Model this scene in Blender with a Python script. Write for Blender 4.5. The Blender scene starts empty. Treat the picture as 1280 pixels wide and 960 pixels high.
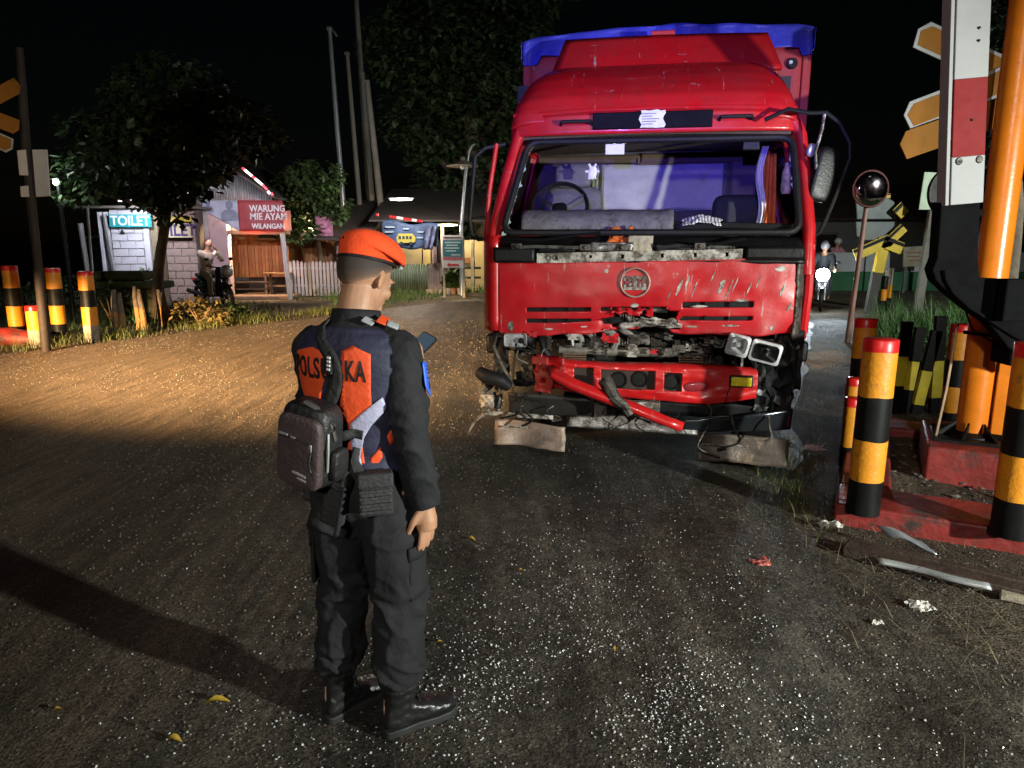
import bpy, bmesh, math, random
from mathutils import Vector, Matrix, Euler, noise
random.seed(7)
S = bpy.context.scene
COL = S.collection
R = math.radians

# ------------------------------------------------------------------ camera
CAM_H, FPX, PITCH = 1.65, 900.0, math.atan(180 / 900)
cam = bpy.data.cameras.new('camera'); cam_o = bpy.data.objects.new('camera', cam); COL.objects.link(cam_o)
cam.sensor_width = 36; cam.lens = 36 * FPX / 1280; cam.clip_start = 0.05; cam.clip_end = 2000
cam_o.location = (0, 0, CAM_H); cam_o.rotation_euler = (R(90) - PITCH, 0, 0)
S.camera = cam_o

# ------------------------------------------------------------------ world, moon, exposure
W = bpy.data.worlds.new('World'); S.world = W; W.use_nodes = True
nt = W.node_tree; bg = nt.nodes['Background']; sky = nt.nodes.new('ShaderNodeTexSky')
sky.sky_type = 'NISHITA'; sky.sun_disc = False; sky.sun_elevation = R(8); sky.sun_rotation = R(160)
nt.links.new(sky.outputs[0], bg.inputs[0]); bg.inputs[1].default_value = 0.0003
S.view_settings.view_transform = 'Standard'; S.view_settings.look = 'None'
S.view_settings.exposure = 0.0; S.view_settings.gamma = 1.0; S.view_settings.use_curve_mapping = False
S.render.engine = 'CYCLES'
S.cycles.use_denoising = True
S.cycles.max_bounces = 6; S.cycles.diffuse_bounces = 2; S.cycles.glossy_bounces = 2
S.cycles.transmission_bounces = 6; S.cycles.adaptive_threshold = 0.02; S.cycles.sample_clamp_indirect = 4.0
S.cycles.caustics_reflective = False; S.cycles.caustics_refractive = False


def aim(o, loc, tgt):
    o.location = loc
    o.rotation_euler = (Vector(tgt) - Vector(loc)).to_track_quat('-Z', 'Y').to_euler()


def spot(name, loc, tgt, power, col, size=60, blend=0.6, rad=0.08, scale=(1, 1, 1)):
    l = bpy.data.lights.new(name, 'SPOT'); l.energy = power; l.color = col
    l.spot_size = R(size); l.spot_blend = blend; l.shadow_soft_size = rad
    o = bpy.data.objects.new(name, l); COL.objects.link(o); aim(o, loc, tgt); o.scale = scale
    return o


def point(name, loc, power, col, rad=0.05):
    l = bpy.data.lights.new(name, 'POINT'); l.energy = power; l.color = col; l.shadow_soft_size = rad
    o = bpy.data.objects.new(name, l); COL.objects.link(o); o.location = loc
    return o


sl = bpy.data.lights.new('moon', 'SUN'); sl.energy = 0.012; sl.angle = R(0.5); sl.color = (0.75, 0.85, 1.0)
so = bpy.data.objects.new('moon', sl); COL.objects.link(so); so.rotation_euler = (R(50), 0, R(20))

# lamps of the place: crossing floodlight on the right behind the photographer,
# yellow headlights of a waiting lorry off to the left, blue beacon of the patrol car behind,
spot('crossing_floodlight', (4.9, -0.7, 1.62), (0.9, 3.9, 1.25), 2450, (0.95, 1.0, 0.90), 84, 0.8, 0.08, (1.0, 0.62, 1.0))
spot('headlight_beam', (-8.6, 0.4, 1.9), (-1.9, 12, -0.2), 68000, (1.0, 0.62, 0.29), 66, 0.85, 0.07, (1.0, 0.165, 1.0))
spot('patrol_beacon', (-0.9, -2.6, 2.3), (0.95, 5.6, 2.5), 2300, (0.12, 0.085, 1.0), 24, 0.7, 0.06, (1.0, 0.55, 1.0))


spot('patrol_car_lamp', (-1.3, -4.6, 4.0), (1.7, 3.8, 1.1), 800, (1.0, 0.95, 0.86), 52, 0.5, 0.25)

spot('left_sign_fill', (-9.0, 3.0, 4.4), (-8.1, 11.1, 2.9), 330, (1.0, 0.72, 0.4), 25, 0.6, 0.12)  # unseen spot added only to brighten the left crossing sign
spot('road_lamp', (10.5, 5.0, 4.6), (7.4, 13.5, 0.7), 4200, (0.92, 1.0, 0.92), 85, 0.6, 0.12)

# ------------------------------------------------------------------ survey: a pixel of the 1280x960 photograph to a place
_c, _s = math.cos(PITCH), math.sin(PITCH)


def ray(u, v):
    a = (480 - v) / FPX
    return Vector(((u - 640) / FPX, _c + a * _s, -_s + a * _c))


def gnd(u, v, z=0.0):
    d = ray(u, v); t = (z - CAM_H) / d.z
    return Vector((d.x * t, d.y * t, z))


def at(u, v, Y):
    d = ray(u, v); t = Y / d.y
    return Vector((d.x * t, Y, CAM_H + d.z * t))


# ------------------------------------------------------------------ mesh helper
class MB:
    def __init__(s): s.v = []; s.f = []

    def add(s, vs, fs):
        n = len(s.v); s.v += [tuple(q) for q in vs]; s.f += [tuple(i + n for i in q) for q in fs]; return s

    def box(s, c, size, rot=None, taper=1.0):
        hx, hy, hz = size[0] / 2, size[1] / 2, size[2] / 2
        vs = []
        for z in (-hz, hz):
            k = taper if z > 0 else 1
            for x, y in ((-hx, -hy), (hx, -hy), (hx, hy), (-hx, hy)): vs.append(Vector((x * k, y * k, z)))
        if rot is not None:
            m = rot if isinstance(rot, Matrix) else Euler(rot).to_matrix()
            vs = [m @ q for q in vs]
        vs = [q + Vector(c) for q in vs]
        return s.add(vs, [(0, 3, 2, 1), (4, 5, 6, 7), (0, 1, 5, 4), (1, 2, 6, 5), (2, 3, 7, 6), (3, 0, 4, 7)])

    def b2(s, lo, hi):
        return s.box([(lo[i] + hi[i]) / 2 for i in range(3)], [hi[i] - lo[i] for i in range(3)])

    def bar(s, p0, p1, w, h, up=(0, 0, 1)):
        p0, p1 = Vector(p0), Vector(p1); d = (p1 - p0).normalized(); u = Vector(up)
        sd = d.cross(u)
        if sd.length < 1e-4: sd = d.cross(Vector((0, 1, 0)))
        sd.normalize(); u = sd.cross(d)
        vs = []
        for p in (p0, p1):
            for a, b in ((-1, -1), (1, -1), (1, 1), (-1, 1)): vs.append(p + sd * (a * w / 2) + u * (b * h / 2))
        return s.add(vs, [(0, 1, 2, 3), (7, 6, 5, 4), (0, 4, 5, 1), (1, 5, 6, 2), (2, 6, 7, 3), (3, 7, 4, 0)])

    def tube(s, pts, r, n=8, cap=True, flat=1.0):
        pts = [Vector(p) for p in pts]; m = len(pts)
        rs = r if isinstance(r, (list, tuple)) else [r] * m
        ref = None; rings = []
        for i, p in enumerate(pts):
            d = (pts[min(i + 1, m - 1)] - pts[max(i - 1, 0)]).normalized()
            if ref is None:
                ref = Vector((0, 0, 1)) if abs(d.z) < 0.9 else Vector((0, 1, 0))
            a = d.cross(ref)
            if a.length < 1e-5: a = d.cross(Vector((1, 0, 0)))
            a.normalize(); b = a.cross(d).normalized(); ref = b
            rings.append([p + a * (math.cos(t) * rs[i]) + b * (math.sin(t) * rs[i] * flat) for t in [2 * math.pi * k / n for k in range(n)]])
        vs = [q for g in rings for q in g]; fs = []
        for i in range(m - 1):
            for k in range(n):
                k2 = (k + 1) % n
                fs.append((i * n + k, i * n + k2, (i + 1) * n + k2, (i + 1) * n + k))
        if cap: fs.append(tuple(range(n - 1, -1, -1))); fs.append(tuple((m - 1) * n + k for k in range(n)))
        return s.add(vs, fs)

    def cyl(s, p0, p1, r0, r1=None, n=16):
        return s.tube([p0, p1], [r0, r0 if r1 is None else r1], n)

    def loft(s, rings, cap=True):
        n = len(rings[0]); vs = [q for g in rings for q in g]; fs = []; m = len(rings)
        for i in range(m - 1):
            for k in range(n):
                k2 = (k + 1) % n
                fs.append((i * n + k, i * n + k2, (i + 1) * n + k2, (i + 1) * n + k))
        if cap: fs.append(tuple(range(n - 1, -1, -1))); fs.append(tuple((m - 1) * n + k for k in range(n)))
        return s.add(vs, fs)

    def grid(s, fn, nu, nv, keep=None):
        vs = [fn(i / nu, j / nv) for j in range(nv + 1) for i in range(nu + 1)]; fs = []
        for j in range(nv):
            for i in range(nu):
                if keep is None or keep((i + .5) / nu, (j + .5) / nv):
                    a = j * (nu + 1) + i; fs.append((a, a + 1, a + nu + 2, a + nu + 1))
        return s.add(vs, fs)

    def prism(s, pts, d):
        """pts: planar 3D loop, d: extrusion vector"""
        n = len(pts); d = Vector(d); vs = [Vector(p) for p in pts] + [Vector(p) + d for p in pts]
        fs = [tuple(range(n - 1, -1, -1)), tuple(range(n, 2 * n))] + [(k, (k + 1) % n, n + (k + 1) % n, n + k) for k in range(n)]
        return s.add(vs, fs)

    def torus(s, c, R_, r, m, n=8, N=28, arc=2 * math.pi):
        k = N if arc < 6.28 else N
        pts = [Vector(c) + m @ Vector((math.cos(arc * i / k) * R_, math.sin(arc * i / k) * R_, 0)) for i in range(k + 1)]
        return s.tube(pts, r, n, cap=arc < 6.28)

    def mesh(s, name='m'):
        me = bpy.data.meshes.new(name); me.from_pydata(s.v, [], s.f); me.validate(); return me

    def build(s, name, mat, parent=None, smooth=False, bevel=0, solid=0, label=None, fix=True, seg=2):
        me = s.mesh(name)
        if fix:
            bm = bmesh.new(); bm.from_mesh(me); bmesh.ops.remove_doubles(bm, verts=bm.verts, dist=1e-5)
            bmesh.ops.recalc_face_normals(bm, faces=bm.faces); bm.to_mesh(me); bm.free()
        return link(name, me, mat, parent, smooth, bevel, solid, label, seg)


def link(name, me, mat, parent=None, smooth=False, bevel=0, solid=0, label=None, seg=2):
    o = bpy.data.objects.new(name, me); COL.objects.link(o)
    if mat is not None and not me.materials: me.materials.append(mat)
    if smooth:
        me.polygons.foreach_set('use_smooth', [True] * len(me.polygons))
        if smooth != 'all':
            me.set_sharp_from_angle(angle=R(smooth if smooth is not True else 40))
    if solid:
        m = o.modifiers.new('thickness', 'SOLIDIFY'); m.thickness = solid; m.offset = 0
    if bevel:
        m = o.modifiers.new('edge', 'BEVEL'); m.width = bevel; m.segments = seg; m.limit_method = 'ANGLE'; m.angle_limit = R(50)
        if not smooth: me.polygons.foreach_set('use_smooth', [True] * len(me.polygons)); me.set_sharp_from_angle(angle=R(50))
    if parent is not None: o.parent = parent
    if label: o['label'] = label
    return o


def thing(name, label, cat, loc=(0, 0, 0), rz=0.0, group=None, kind=None):
    o = bpy.data.objects.new(name, None); COL.objects.link(o); o.empty_display_size = 0.2
    o.location = loc; o.rotation_euler = (0, 0, rz)
    return tag(o, label, cat, group, kind)


def tag(o, label, cat, group=None, kind=None):
    o['label'] = label; o['category'] = cat
    if group: o['group'] = group
    if kind: o['kind'] = kind
    return o


def copy_tree(o, parent=None):
    c = o.copy(); COL.objects.link(c); c.parent = parent
    for ch in list(o.children): copy_tree(ch, c)
    return c


def text_mesh(txt, size, depth=0.004, bold=0.0, sx=1.0, align='CENTER', spacing=1.0):
    cu = bpy.data.curves.new('t', 'FONT'); cu.body = txt; cu.size = size; cu.extrude = depth / 2
    cu.align_x = align; cu.align_y = 'CENTER'; cu.offset = bold; cu.resolution_u = 3; cu.space_character = spacing
    o = bpy.data.objects.new('t', cu); COL.objects.link(o)
    dg = bpy.context.evaluated_depsgraph_get(); dg.update()
    me = bpy.data.meshes.new_from_object(o.evaluated_get(dg)); me.materials.clear()
    bpy.data.objects.remove(o)
    for v in me.vertices: v.co.x *= sx
    return me


def evaluated(o):
    dg = bpy.context.evaluated_depsgraph_get(); dg.update()
    return bpy.data.meshes.new_from_object(o.evaluated_get(dg))


def remeshed(mb, vox, smooth_it=4, factor=0.5):
    """one continuous skin over overlapping lofts"""
    me = mb.mesh('tmp'); o = bpy.data.objects.new('tmp', me); COL.objects.link(o)
    bm = bmesh.new(); bm.from_mesh(me); bmesh.ops.recalc_face_normals(bm, faces=bm.faces); bm.to_mesh(me); bm.free()
    m = o.modifiers.new('r', 'REMESH'); m.mode = 'VOXEL'; m.voxel_size = vox
    if smooth_it:
        k = o.modifiers.new('s', 'SMOOTH'); k.iterations = smooth_it; k.factor = factor
    r = evaluated(o); bpy.data.objects.remove(o); r.materials.clear()
    return r


# ------------------------------------------------------------------ materials
MATS = {}


def mat(name, col, rough=0.6, metal=0.0, var=0.15, scale=6.0, bump=0.0, bscale=60.0, dirt=None, dirt_amt=0.0, dscale=3.0,
        emit=None, estr=0.0, spec=0.5, coat=0.0, alpha=1.0, trans=0.0, rvar=0.12):
    if name in MATS: return MATS[name]
    m = bpy.data.materials.new(name); m.use_nodes = True; MATS[name] = m
    t = m.node_tree; N = t.nodes; Lk = t.links; b = N['Principled BSDF']
    tc = N.new('ShaderNodeTexCoord')
    nz = N.new('ShaderNodeTexNoise'); nz.inputs['Scale'].default_value = scale; nz.inputs['Detail'].default_value = 6
    nz.inputs['Roughness'].default_value = 0.65
    Lk.new(tc.outputs['Object'], nz.inputs['Vector'])
    rp = N.new('ShaderNodeValToRGB'); e = rp.color_ramp.elements
    e[0].position = 0.3; e[1].position = 0.72
    e[0].color = (*[c * (1 - var) for c in col], 1); e[1].color = (*[min(1, c * (1 + var)) for c in col], 1)
    Lk.new(nz.outputs['Fac'], rp.inputs['Fac']); out = rp.outputs['Color']
    if dirt:
        n2 = N.new('ShaderNodeTexNoise'); n2.inputs['Scale'].default_value = dscale; n2.inputs['Detail'].default_value = 9
        n2.inputs['Roughness'].default_value = 0.75
        Lk.new(tc.outputs['Object'], n2.inputs['Vector'])
        r2 = N.new('ShaderNodeValToRGB'); q = r2.color_ramp.elements
        th = 0.62 - 0.3 * dirt_amt
        q[0].position = th; q[1].position = th + 0.12; q[0].color = (0, 0, 0, 1); q[1].color = (1, 1, 1, 1)
        Lk.new(n2.outputs['Fac'], r2.inputs['Fac'])
        mx = N.new('ShaderNodeMix'); mx.data_type = 'RGBA'
        Lk.new(r2.outputs['Color'], mx.inputs['Factor']); Lk.new(out, mx.inputs['A']); mx.inputs['B'].default_value = (*dirt, 1)
        out = mx.outputs['Result']
    Lk.new(out, b.inputs['Base Color'])
    mr = N.new('ShaderNodeMapRange'); mr.inputs['To Min'].default_value = max(0.02, rough - rvar); mr.inputs['To Max'].default_value = min(1, rough + rvar)
    n3 = N.new('ShaderNodeTexNoise'); n3.inputs['Scale'].default_value = scale * 2.3; n3.inputs['Detail'].default_value = 5
    Lk.new(tc.outputs['Object'], n3.inputs['Vector']); Lk.new(n3.outputs['Fac'], mr.inputs['Value']); Lk.new(mr.outputs['Result'], b.inputs['Roughness'])
    b.inputs['Metallic'].default_value = metal; b.inputs['Specular IOR Level'].default_value = spec
    b.inputs['Coat Weight'].default_value = coat; b.inputs['Coat Roughness'].default_value = 0.08
    b.inputs['Alpha'].default_value = alpha; b.inputs['Transmission Weight'].default_value = trans
    if emit:
        b.inputs['Emission Color'].default_value = (*emit, 1); b.inputs['Emission Strength'].default_value = estr
    if bump:
        n4 = N.new('ShaderNodeTexNoise'); n4.inputs['Scale'].default_value = bscale; n4.inputs['Detail'].default_value = 6
        Lk.new(tc.outputs['Object'], n4.inputs['Vector'])
        bp = N.new('ShaderNodeBump'); bp.inputs['Strength'].default_value = bump; bp.inputs['Distance'].default_value = 0.02
        Lk.new(n4.outputs['Fac'], bp.inputs['Height']); Lk.new(bp.outputs['Normal'], b.inputs['Normal'])
    return m


def ground_material(name, c0, c1, c2, rough, bumpk, dust=None):
    m = bpy.data.materials.new(name); m.use_nodes = True
    t = m.node_tree; N = t.nodes; Lk = t.links; b = N['Principled BSDF']; tc = N.new('ShaderNodeTexCoord')

    def nz(sc, det=8, ro=0.65, src=None):
        q = N.new('ShaderNodeTexNoise'); q.inputs['Scale'].default_value = sc; q.inputs['Detail'].default_value = det
        q.inputs['Roughness'].default_value = ro; Lk.new(src or tc.outputs['Object'], q.inputs['Vector']); return q.outputs['Fac']

    def ramp(src, p0, p1, a, b_):
        q = N.new('ShaderNodeValToRGB'); e = q.color_ramp.elements; e[0].position = p0; e[1].position = p1
        e[0].color = (*a, 1); e[1].color = (*b_, 1); Lk.new(src, q.inputs['Fac']); return q.outputs['Color']

    def mix(f, a, b_, mode='MIX'):
        q = N.new('ShaderNodeMix'); q.data_type = 'RGBA'; q.blend_type = mode
        for k, x in (('Factor', f), ('A', a), ('B', b_)):
            if isinstance(x, (int, float)): q.inputs[k].default_value = x
            elif isinstance(x, tuple): q.inputs[k].default_value = (*x, 1)
            else: Lk.new(x, q.inputs[k])
        return q.outputs['Result']
    big = nz(0.45, 5); mid = nz(3.0, 8, 0.7); fine = nz(95, 3, 0.7)
    # streaks along the lane
    mp = N.new('ShaderNodeMapping'); mp.inputs['Rotation'].default_value = (0, 0, R(-31)); mp.inputs['Scale'].default_value = (2.6, 0.25, 1)
    Lk.new(tc.outputs['Object'], mp.inputs['Vector']); streak = nz(1.3, 8, 0.7, mp.outputs['Vector'])
    col = ramp(mid, 0.32, 0.68, c0, c1)
    col = mix(ramp(streak, 0.46, 0.66, (0, 0, 0), (.8, .8, .8)), col, c2)
    vo = N.new('ShaderNodeTexVoronoi'); vo.inputs['Scale'].default_value = 120; Lk.new(tc.outputs['Object'], vo.inputs['Vector'])
    col = mix(0.9, col, ramp(vo.outputs['Color'], 0.05, 0.95, (0.30, 0.30, 0.30), (2.0, 1.95, 1.85)), 'MULTIPLY')
    v3 = N.new('ShaderNodeTexVoronoi'); v3.inputs['Scale'].default_value = 34; Lk.new(tc.outputs['Object'], v3.inputs['Vector'])
    col = mix(0.7, col, ramp(v3.outputs['Color'], 0.1, 0.9, (0.55, 0.55, 0.55), (1.45, 1.42, 1.38)), 'MULTIPLY')
    col = mix(0.6, col, ramp(fine, 0.35, 0.7, (0.5, 0.5, 0.5), (1.55, 1.55, 1.5)), 'MULTIPLY')
    col = mix(0.85, col, ramp(big, 0.36, 0.62, (0.42, 0.41, 0.40), (1.35, 1.35, 1.35)), 'MULTIPLY')
    col = mix(0.8, col, ramp(nz(1.6, 7, .75), 0.36, 0.56, (0.38, 0.37, 0.36), (1.15, 1.15, 1.15)), 'MULTIPLY')
    cr = N.new('ShaderNodeTexVoronoi'); cr.feature = 'DISTANCE_TO_EDGE'; cr.inputs['Scale'].default_value = 0.9
    wv = N.new('ShaderNodeVectorMath'); wv.operation = 'MULTIPLY_ADD'; wv.inputs[1].default_value = (.5, .5, 0)
    nc = N.new('ShaderNodeTexNoise'); nc.inputs['Scale'].default_value = 2.2; nc.inputs['Detail'].default_value = 8; Lk.new(tc.outputs['Object'], nc.inputs['Vector'])
    Lk.new(nc.outputs['Color'], wv.inputs[0]); Lk.new(tc.outputs['Object'], wv.inputs[2]); Lk.new(wv.outputs[0], cr.inputs['Vector'])
    ck = mix(1.0, ramp(cr.outputs['Distance'], 0.0, 0.012, (1, 1, 1), (0, 0, 0)), ramp(nz(.7, 3), .45, .6, (0, 0, 0), (.8, .8, .8)), 'MULTIPLY')
    col = mix(ck, col, (.012, .011, .010))
    if dust:
        sx = N.new('ShaderNodeSeparateXYZ'); Lk.new(tc.outputs['Object'], sx.inputs[0])
        md = N.new('ShaderNodeMath'); md.operation = 'MULTIPLY_ADD'; md.inputs[1].default_value = -0.11; md.inputs[2].default_value = 0.08; Lk.new(sx.outputs['X'], md.inputs[0])
        ad = N.new('ShaderNodeMath'); ad.operation = 'ADD'; Lk.new(md.outputs[0], ad.inputs[0]); Lk.new(nz(1.4, 9, .75, mp.outputs['Vector']), ad.inputs[1])
        col = mix(ramp(ad.outputs[0], 0.62, 1.0, (0, 0, 0), (.85, .85, .85)), col, mix(.9, mix(1.0, dust, ramp(vo.outputs['Color'], 0.1, 0.9, (0.3, 0.3, 0.3), (1.7, 1.7, 1.7)), 'MULTIPLY'), ramp(nz(4.5, 12, .8, mp.outputs['Vector']), 0.36, 0.66, (.25, .24, .23), (1.7, 1.7, 1.7)), 'MULTIPLY'))
    Lk.new(col, b.inputs['Base Color'])
    Lk.new(ramp(mid, 0.3, 0.75, (rough - .14,) * 3, (rough + .16,) * 3), b.inputs['Roughness'])
    b.inputs['Specular IOR Level'].default_value = 0.42
    v2 = N.new('ShaderNodeTexVoronoi'); v2.inputs['Scale'].default_value = 95; Lk.new(tc.outputs['Object'], v2.inputs['Vector'])
    b1 = N.new('ShaderNodeBump'); b1.inputs['Strength'].default_value = 0.8 * bumpk; b1.inputs['Distance'].default_value = 0.006; b1.invert = True
    Lk.new(v2.outputs['Distance'], b1.inputs['Height'])
    b2 = N.new('ShaderNodeBump'); b2.inputs['Strength'].default_value = 0.45 * bumpk; b2.inputs['Distance'].default_value = 0.035
    Lk.new(nz(5, 12, 0.78), b2.inputs['Height']); Lk.new(b1.outputs['Normal'], b2.inputs['Normal'])
    Lk.new(b2.outputs['Normal'], b.inputs['Normal'])
    return m

# ================================================================== ground and road
road_m = ground_material('worn_asphalt', (0.021, 0.0195, 0.0175), (0.066, 0.061, 0.053), (0.104, 0.095, 0.080), 0.66, 0.55, dust=(0.19, 0.14, 0.095))
dirt_m = ground_material('bare_earth', (0.045, 0.036, 0.026), (0.095, 0.076, 0.055), (0.13, 0.10, 0.07), 0.85, 1.3)

mb = MB(); mb.add([(-400, -120, 0), (400, -120, 0), (400, 600, 0), (-400, 600, 0)], [(0, 1, 2, 3)])
g = mb.build('ground', dirt_m); g['kind'] = 'structure'


def road_edge(x):
    return 0.0


def road_fn(u, v):
    # asphalt sheet: ragged left edge by the verge, ragged right edge by the kerb
    y = -14 + v * 74
    lx = -7.3 + (y - 10.5) * 0.60 + 0.22 * noise.noise((0.3, y * 0.8, 0)) + 0.1 * noise.noise((2.3, y * 3, 0))
    rx = 1.62 + (y - 4.0) * 0.42 + 0.2 * noise.noise((9.3, y * 0.9, 0)) + 0.1 * noise.noise((5.3, y * 4, 0))
    if y < 4: rx = 1.62 + (4 - y) * 0.25 + 0.2 * noise.noise((9.3, y * 0.9, 0)) + 0.1 * noise.noise((5.3, y * 4, 0))
    if y < 10.5: lx = -7.3 + (y - 10.5) * 0.62 + 0.2 * noise.noise((0.3, y * 0.8, 0)) + .1 * noise.noise((2.3, y * 3, 0))
    x = lx + (rx - lx) * u
    z = 0.006 + 0.012 * noise.noise((x * 0.5, y * 0.5, 3)) * min(1, 8 * u * (1 - u)) * (1 if y > 5.5 else 0.3) + 0.004
    return (x, y, z)


mb = MB(); mb.grid(road_fn, 24, 160)
rd = mb.build('road', road_m, smooth='all'); rd['kind'] = 'structure'


# ------------------------------------------------------------------ loose stuff on the ground
def chips(name, spots, mat_, label, cat, flat=(0.35, 0.8), squash=True):
    vs, fs = [], []
    for (x, y, z, r) in spots:
        a = random.uniform(0, 6.28); k = random.uniform(*flat); n = len(vs)
        ca, sa = math.cos(a), math.sin(a); e = random.uniform(0.6, 1.0)
        ring = [(r, 0), (r * .2, r * e), (-r * .9, r * .25), (-r * .3, -r * e)]
        for (px, py) in ring: vs.append((x + px * ca - py * sa, y + px * sa + py * ca, z + random.uniform(0, r * k * .7)))
        vs.append((x + random.uniform(-.3, .3) * r, y + random.uniform(-.3, .3) * r, z + r * k * random.uniform(.9, 1.4)))
        vs.append((x, y, z - 0.001))
        for q in range(4): fs.append((n + q, n + (q + 1) % 4, n + 4)); fs.append((n + (q + 1) % 4, n + q, n + 5))
    me = bpy.data.meshes.new(name); me.from_pydata(vs, [], fs)
    o = link(name, me, mat_); tag(o, label, cat, kind='stuff'); return o


rnd = random.Random(11)
sp = []
clusters = [(0.25, 2.25, 0.42, 0.38, 1300), (0.45, 2.75, 0.45, 0.5, 900), (0.75, 2.3, 0.5, 0.4, 700), (-0.1, 2.1, 0.45, 0.35, 560), (0.3, 3.3, 0.5, 0.5, 420), (0.55, 1.95, .6, .3, 600),
            (-0.7, 2.6, 0.5, 0.6, 230), (-1.1, 2.2, 0.5, 0.25, 100), (-1.2, 2.6, .9, .8, 110), (-1.6, 3.6, 1.0, 1.0, 70), (0.7, 4.2, 1.0, 0.7, 160), (0.2, 4.6, 1.2, 1.2, 90), (-2.5, 5, 1.5, 1.5, 30)]
for cx, cy, sx, sy, n in clusters:
    for _ in range(int(n * 2.1)):
        x, y = rnd.gauss(cx, sx), rnd.gauss(cy, sy)
        if noise.noise((x * 2.6, y * 2.6, 8)) < rnd.uniform(-0.5, 0.45): continue
        sp.append((x, y, 0.011, 0.0012 + 0.0054 * rnd.random() ** 2.2))
glass_m = mat('crumbled_windscreen_glass', (0.62, 0.66, 0.66), 0.15, var=0.6, scale=40, spec=0.8)
chips('glass_shards', sp, glass_m, 'crumbs of broken windscreen glass scattered over the road', 'glass', (0.6, 1.1))

sp = []
for _ in range(26000):
    t = rnd.random()
    y = 1.2 + 13 * t ** 1.25; x = rnd.uniform(-0.78 * y - .3, 0.62 * y + .4)
    if noise.noise((x * 0.7, y * 0.45, 1)) < rnd.uniform(-0.55, 0.5): continue
    sp.append((x, y, 0.009, rnd.uniform(0.003, 0.010) * (0.65 + 0.055 * y)))
for _ in range(16000):
    y = rnd.uniform(4.5, 15); x = rnd.uniform(-.72 * y - .5, -0.3 + .05 * y)
    if noise.noise((x * 1.1 + .55 * y, (y - .6 * x) * .35, 5)) < rnd.uniform(-.35, .5): continue
    sp.append((x, y, 0.008, rnd.uniform(0.004, 0.011) * (0.6 + 0.06 * y)))
gravel_m = mat('loose_gravel', (0.15, 0.13, 0.10), 0.85, var=0.6, scale=25)
chips('gravel', sp, gravel_m, 'loose gravel and grit lying over the road', 'gravel', (0.5, 1.0))


def blades(name, spots, mat_, label, cat, seg=3):
    """spots: (x,y,z0,height,lean,width)"""
    vs, fs = [], []
    for (x, y, z, h, lean, w) in spots:
        a = random.uniform(0, 6.28); ca, sa = math.cos(a), math.sin(a); n = len(vs)
        for k in range(seg + 1):
            t = k / seg; off = lean * h * t * t; ww = w * (1 - t * .92) / 2
            px, py = x + ca * off, y + sa * off; zz = z + h * (t - 0.25 * lean * t * t)
            vs.append((px - sa * ww, py + ca * ww, zz)); vs.append((px + sa * ww, py - ca * ww, zz))
        for k in range(seg): fs.append((n + 2 * k, n + 2 * k + 1, n + 2 * k + 3, n + 2 * k + 2))
    me = bpy.data.meshes.new(name); me.from_pydata(vs, [], fs); o = link(name, me, mat_)
    tag(o, label, cat, kind='stuff'); return o


grass_m = mat('verge_grass', (0.085, 0.105, 0.028), 0.7, var=0.5, scale=3)
hedge_m = mat('dark_grass', (0.045, 0.115, 0.02), 0.7, var=0.5, scale=4)
straw_m = mat('dry_straw', (0.17, 0.14, 0.085), 0.8, var=0.35, scale=7)


def verge_line(t):   # along the left road edge
    y = 9.6 + t * 9.5; return (-7.42 + (y - 10.5) * 0.60, y)


sp = []
for _ in range(5200):
    t = rnd.random(); x, y = verge_line(t); d = abs(rnd.gauss(0, 0.42))
    if noise.noise((x * 1.2, y * 1.2, 4)) + 0.25 < rnd.random() * .6: continue
    sp.append((x - 0.1 - d, y + rnd.uniform(-.2, .2), 0, rnd.uniform(.08, .26) * (1.15 - .35 * d), rnd.uniform(.2, 1.3), rnd.uniform(.008, .018)))
blades('verge_grass', sp, grass_m, 'yellowish grass tufts along the road edge below the left bollards', 'grass')
sp = []
for _ in range(4200):
    y = rnd.uniform(12.5, 26); x = -7.6 + (y - 10.5) * 0.6 - abs(rnd.gauss(0.3, 2.8)) - .5
    if noise.noise((x * .5, y * .5, 2)) < 0.0: continue
    sp.append((x, y, 0, rnd.uniform(.08, .4), rnd.uniform(.2, 1.0), rnd.uniform(.012, .03)))
blades('rough_grass', sp, hedge_m, 'dark rough grass behind the left bollards in front of the toilet block', 'grass')
sp = []
for _ in range(620):
    y = rnd.uniform(1.6, 7); x = 1.75 + (y - 4) * 0.4 * (1 if y > 4 else -.45) + rnd.gauss(0.1, 0.35)
    sp.append((x, y, 0.012, rnd.uniform(.05, .2), rnd.uniform(3.2, 4.2), rnd.uniform(.002, .005)))
for _ in range(700):
    t = rnd.random(); x, y = verge_line(t)
    sp.append((x + rnd.uniform(-.3, .15), y, 0.012, rnd.uniform(.05, .16), rnd.uniform(2.2, 3), rnd.uniform(.003, .007)))
blades('dry_straw', sp, straw_m, 'dry straw and stalks strewn along the dirt beside the road', 'straw')
sp = []
for _ in range(700):
    x0, y0 = rnd.choice([(1.95, 4.7), (1.98, 5.2), (2.1, 5.6), (1.9, 4.25), (2.35, 6.5)])
    sp.append((x0 + rnd.gauss(-.08, .12), y0 + rnd.gauss(0, .25), 0, rnd.uniform(.03, .13), rnd.uniform(.3, 1.6), rnd.uniform(.004, .009)))
blades('kerb_weeds', sp, grass_m, 'weeds growing at the foot of the red kerb beside the truck', 'grass')
sp = []
for _ in range(9000):
    x = rnd.uniform(3.3, 9.5); y = rnd.uniform(8.4, 13)
    if x < 4.5 + (y - 8.4) * .42: continue
    sp.append((x, y, 0, rnd.uniform(.3, .8) * (1 + .5 * noise.noise((x, y, 1))), rnd.uniform(.1, .9), rnd.uniform(.012, .03)))
blades('grass_bank', sp, hedge_m, 'lush green grass bank behind the right crossing posts', 'grass')

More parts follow.
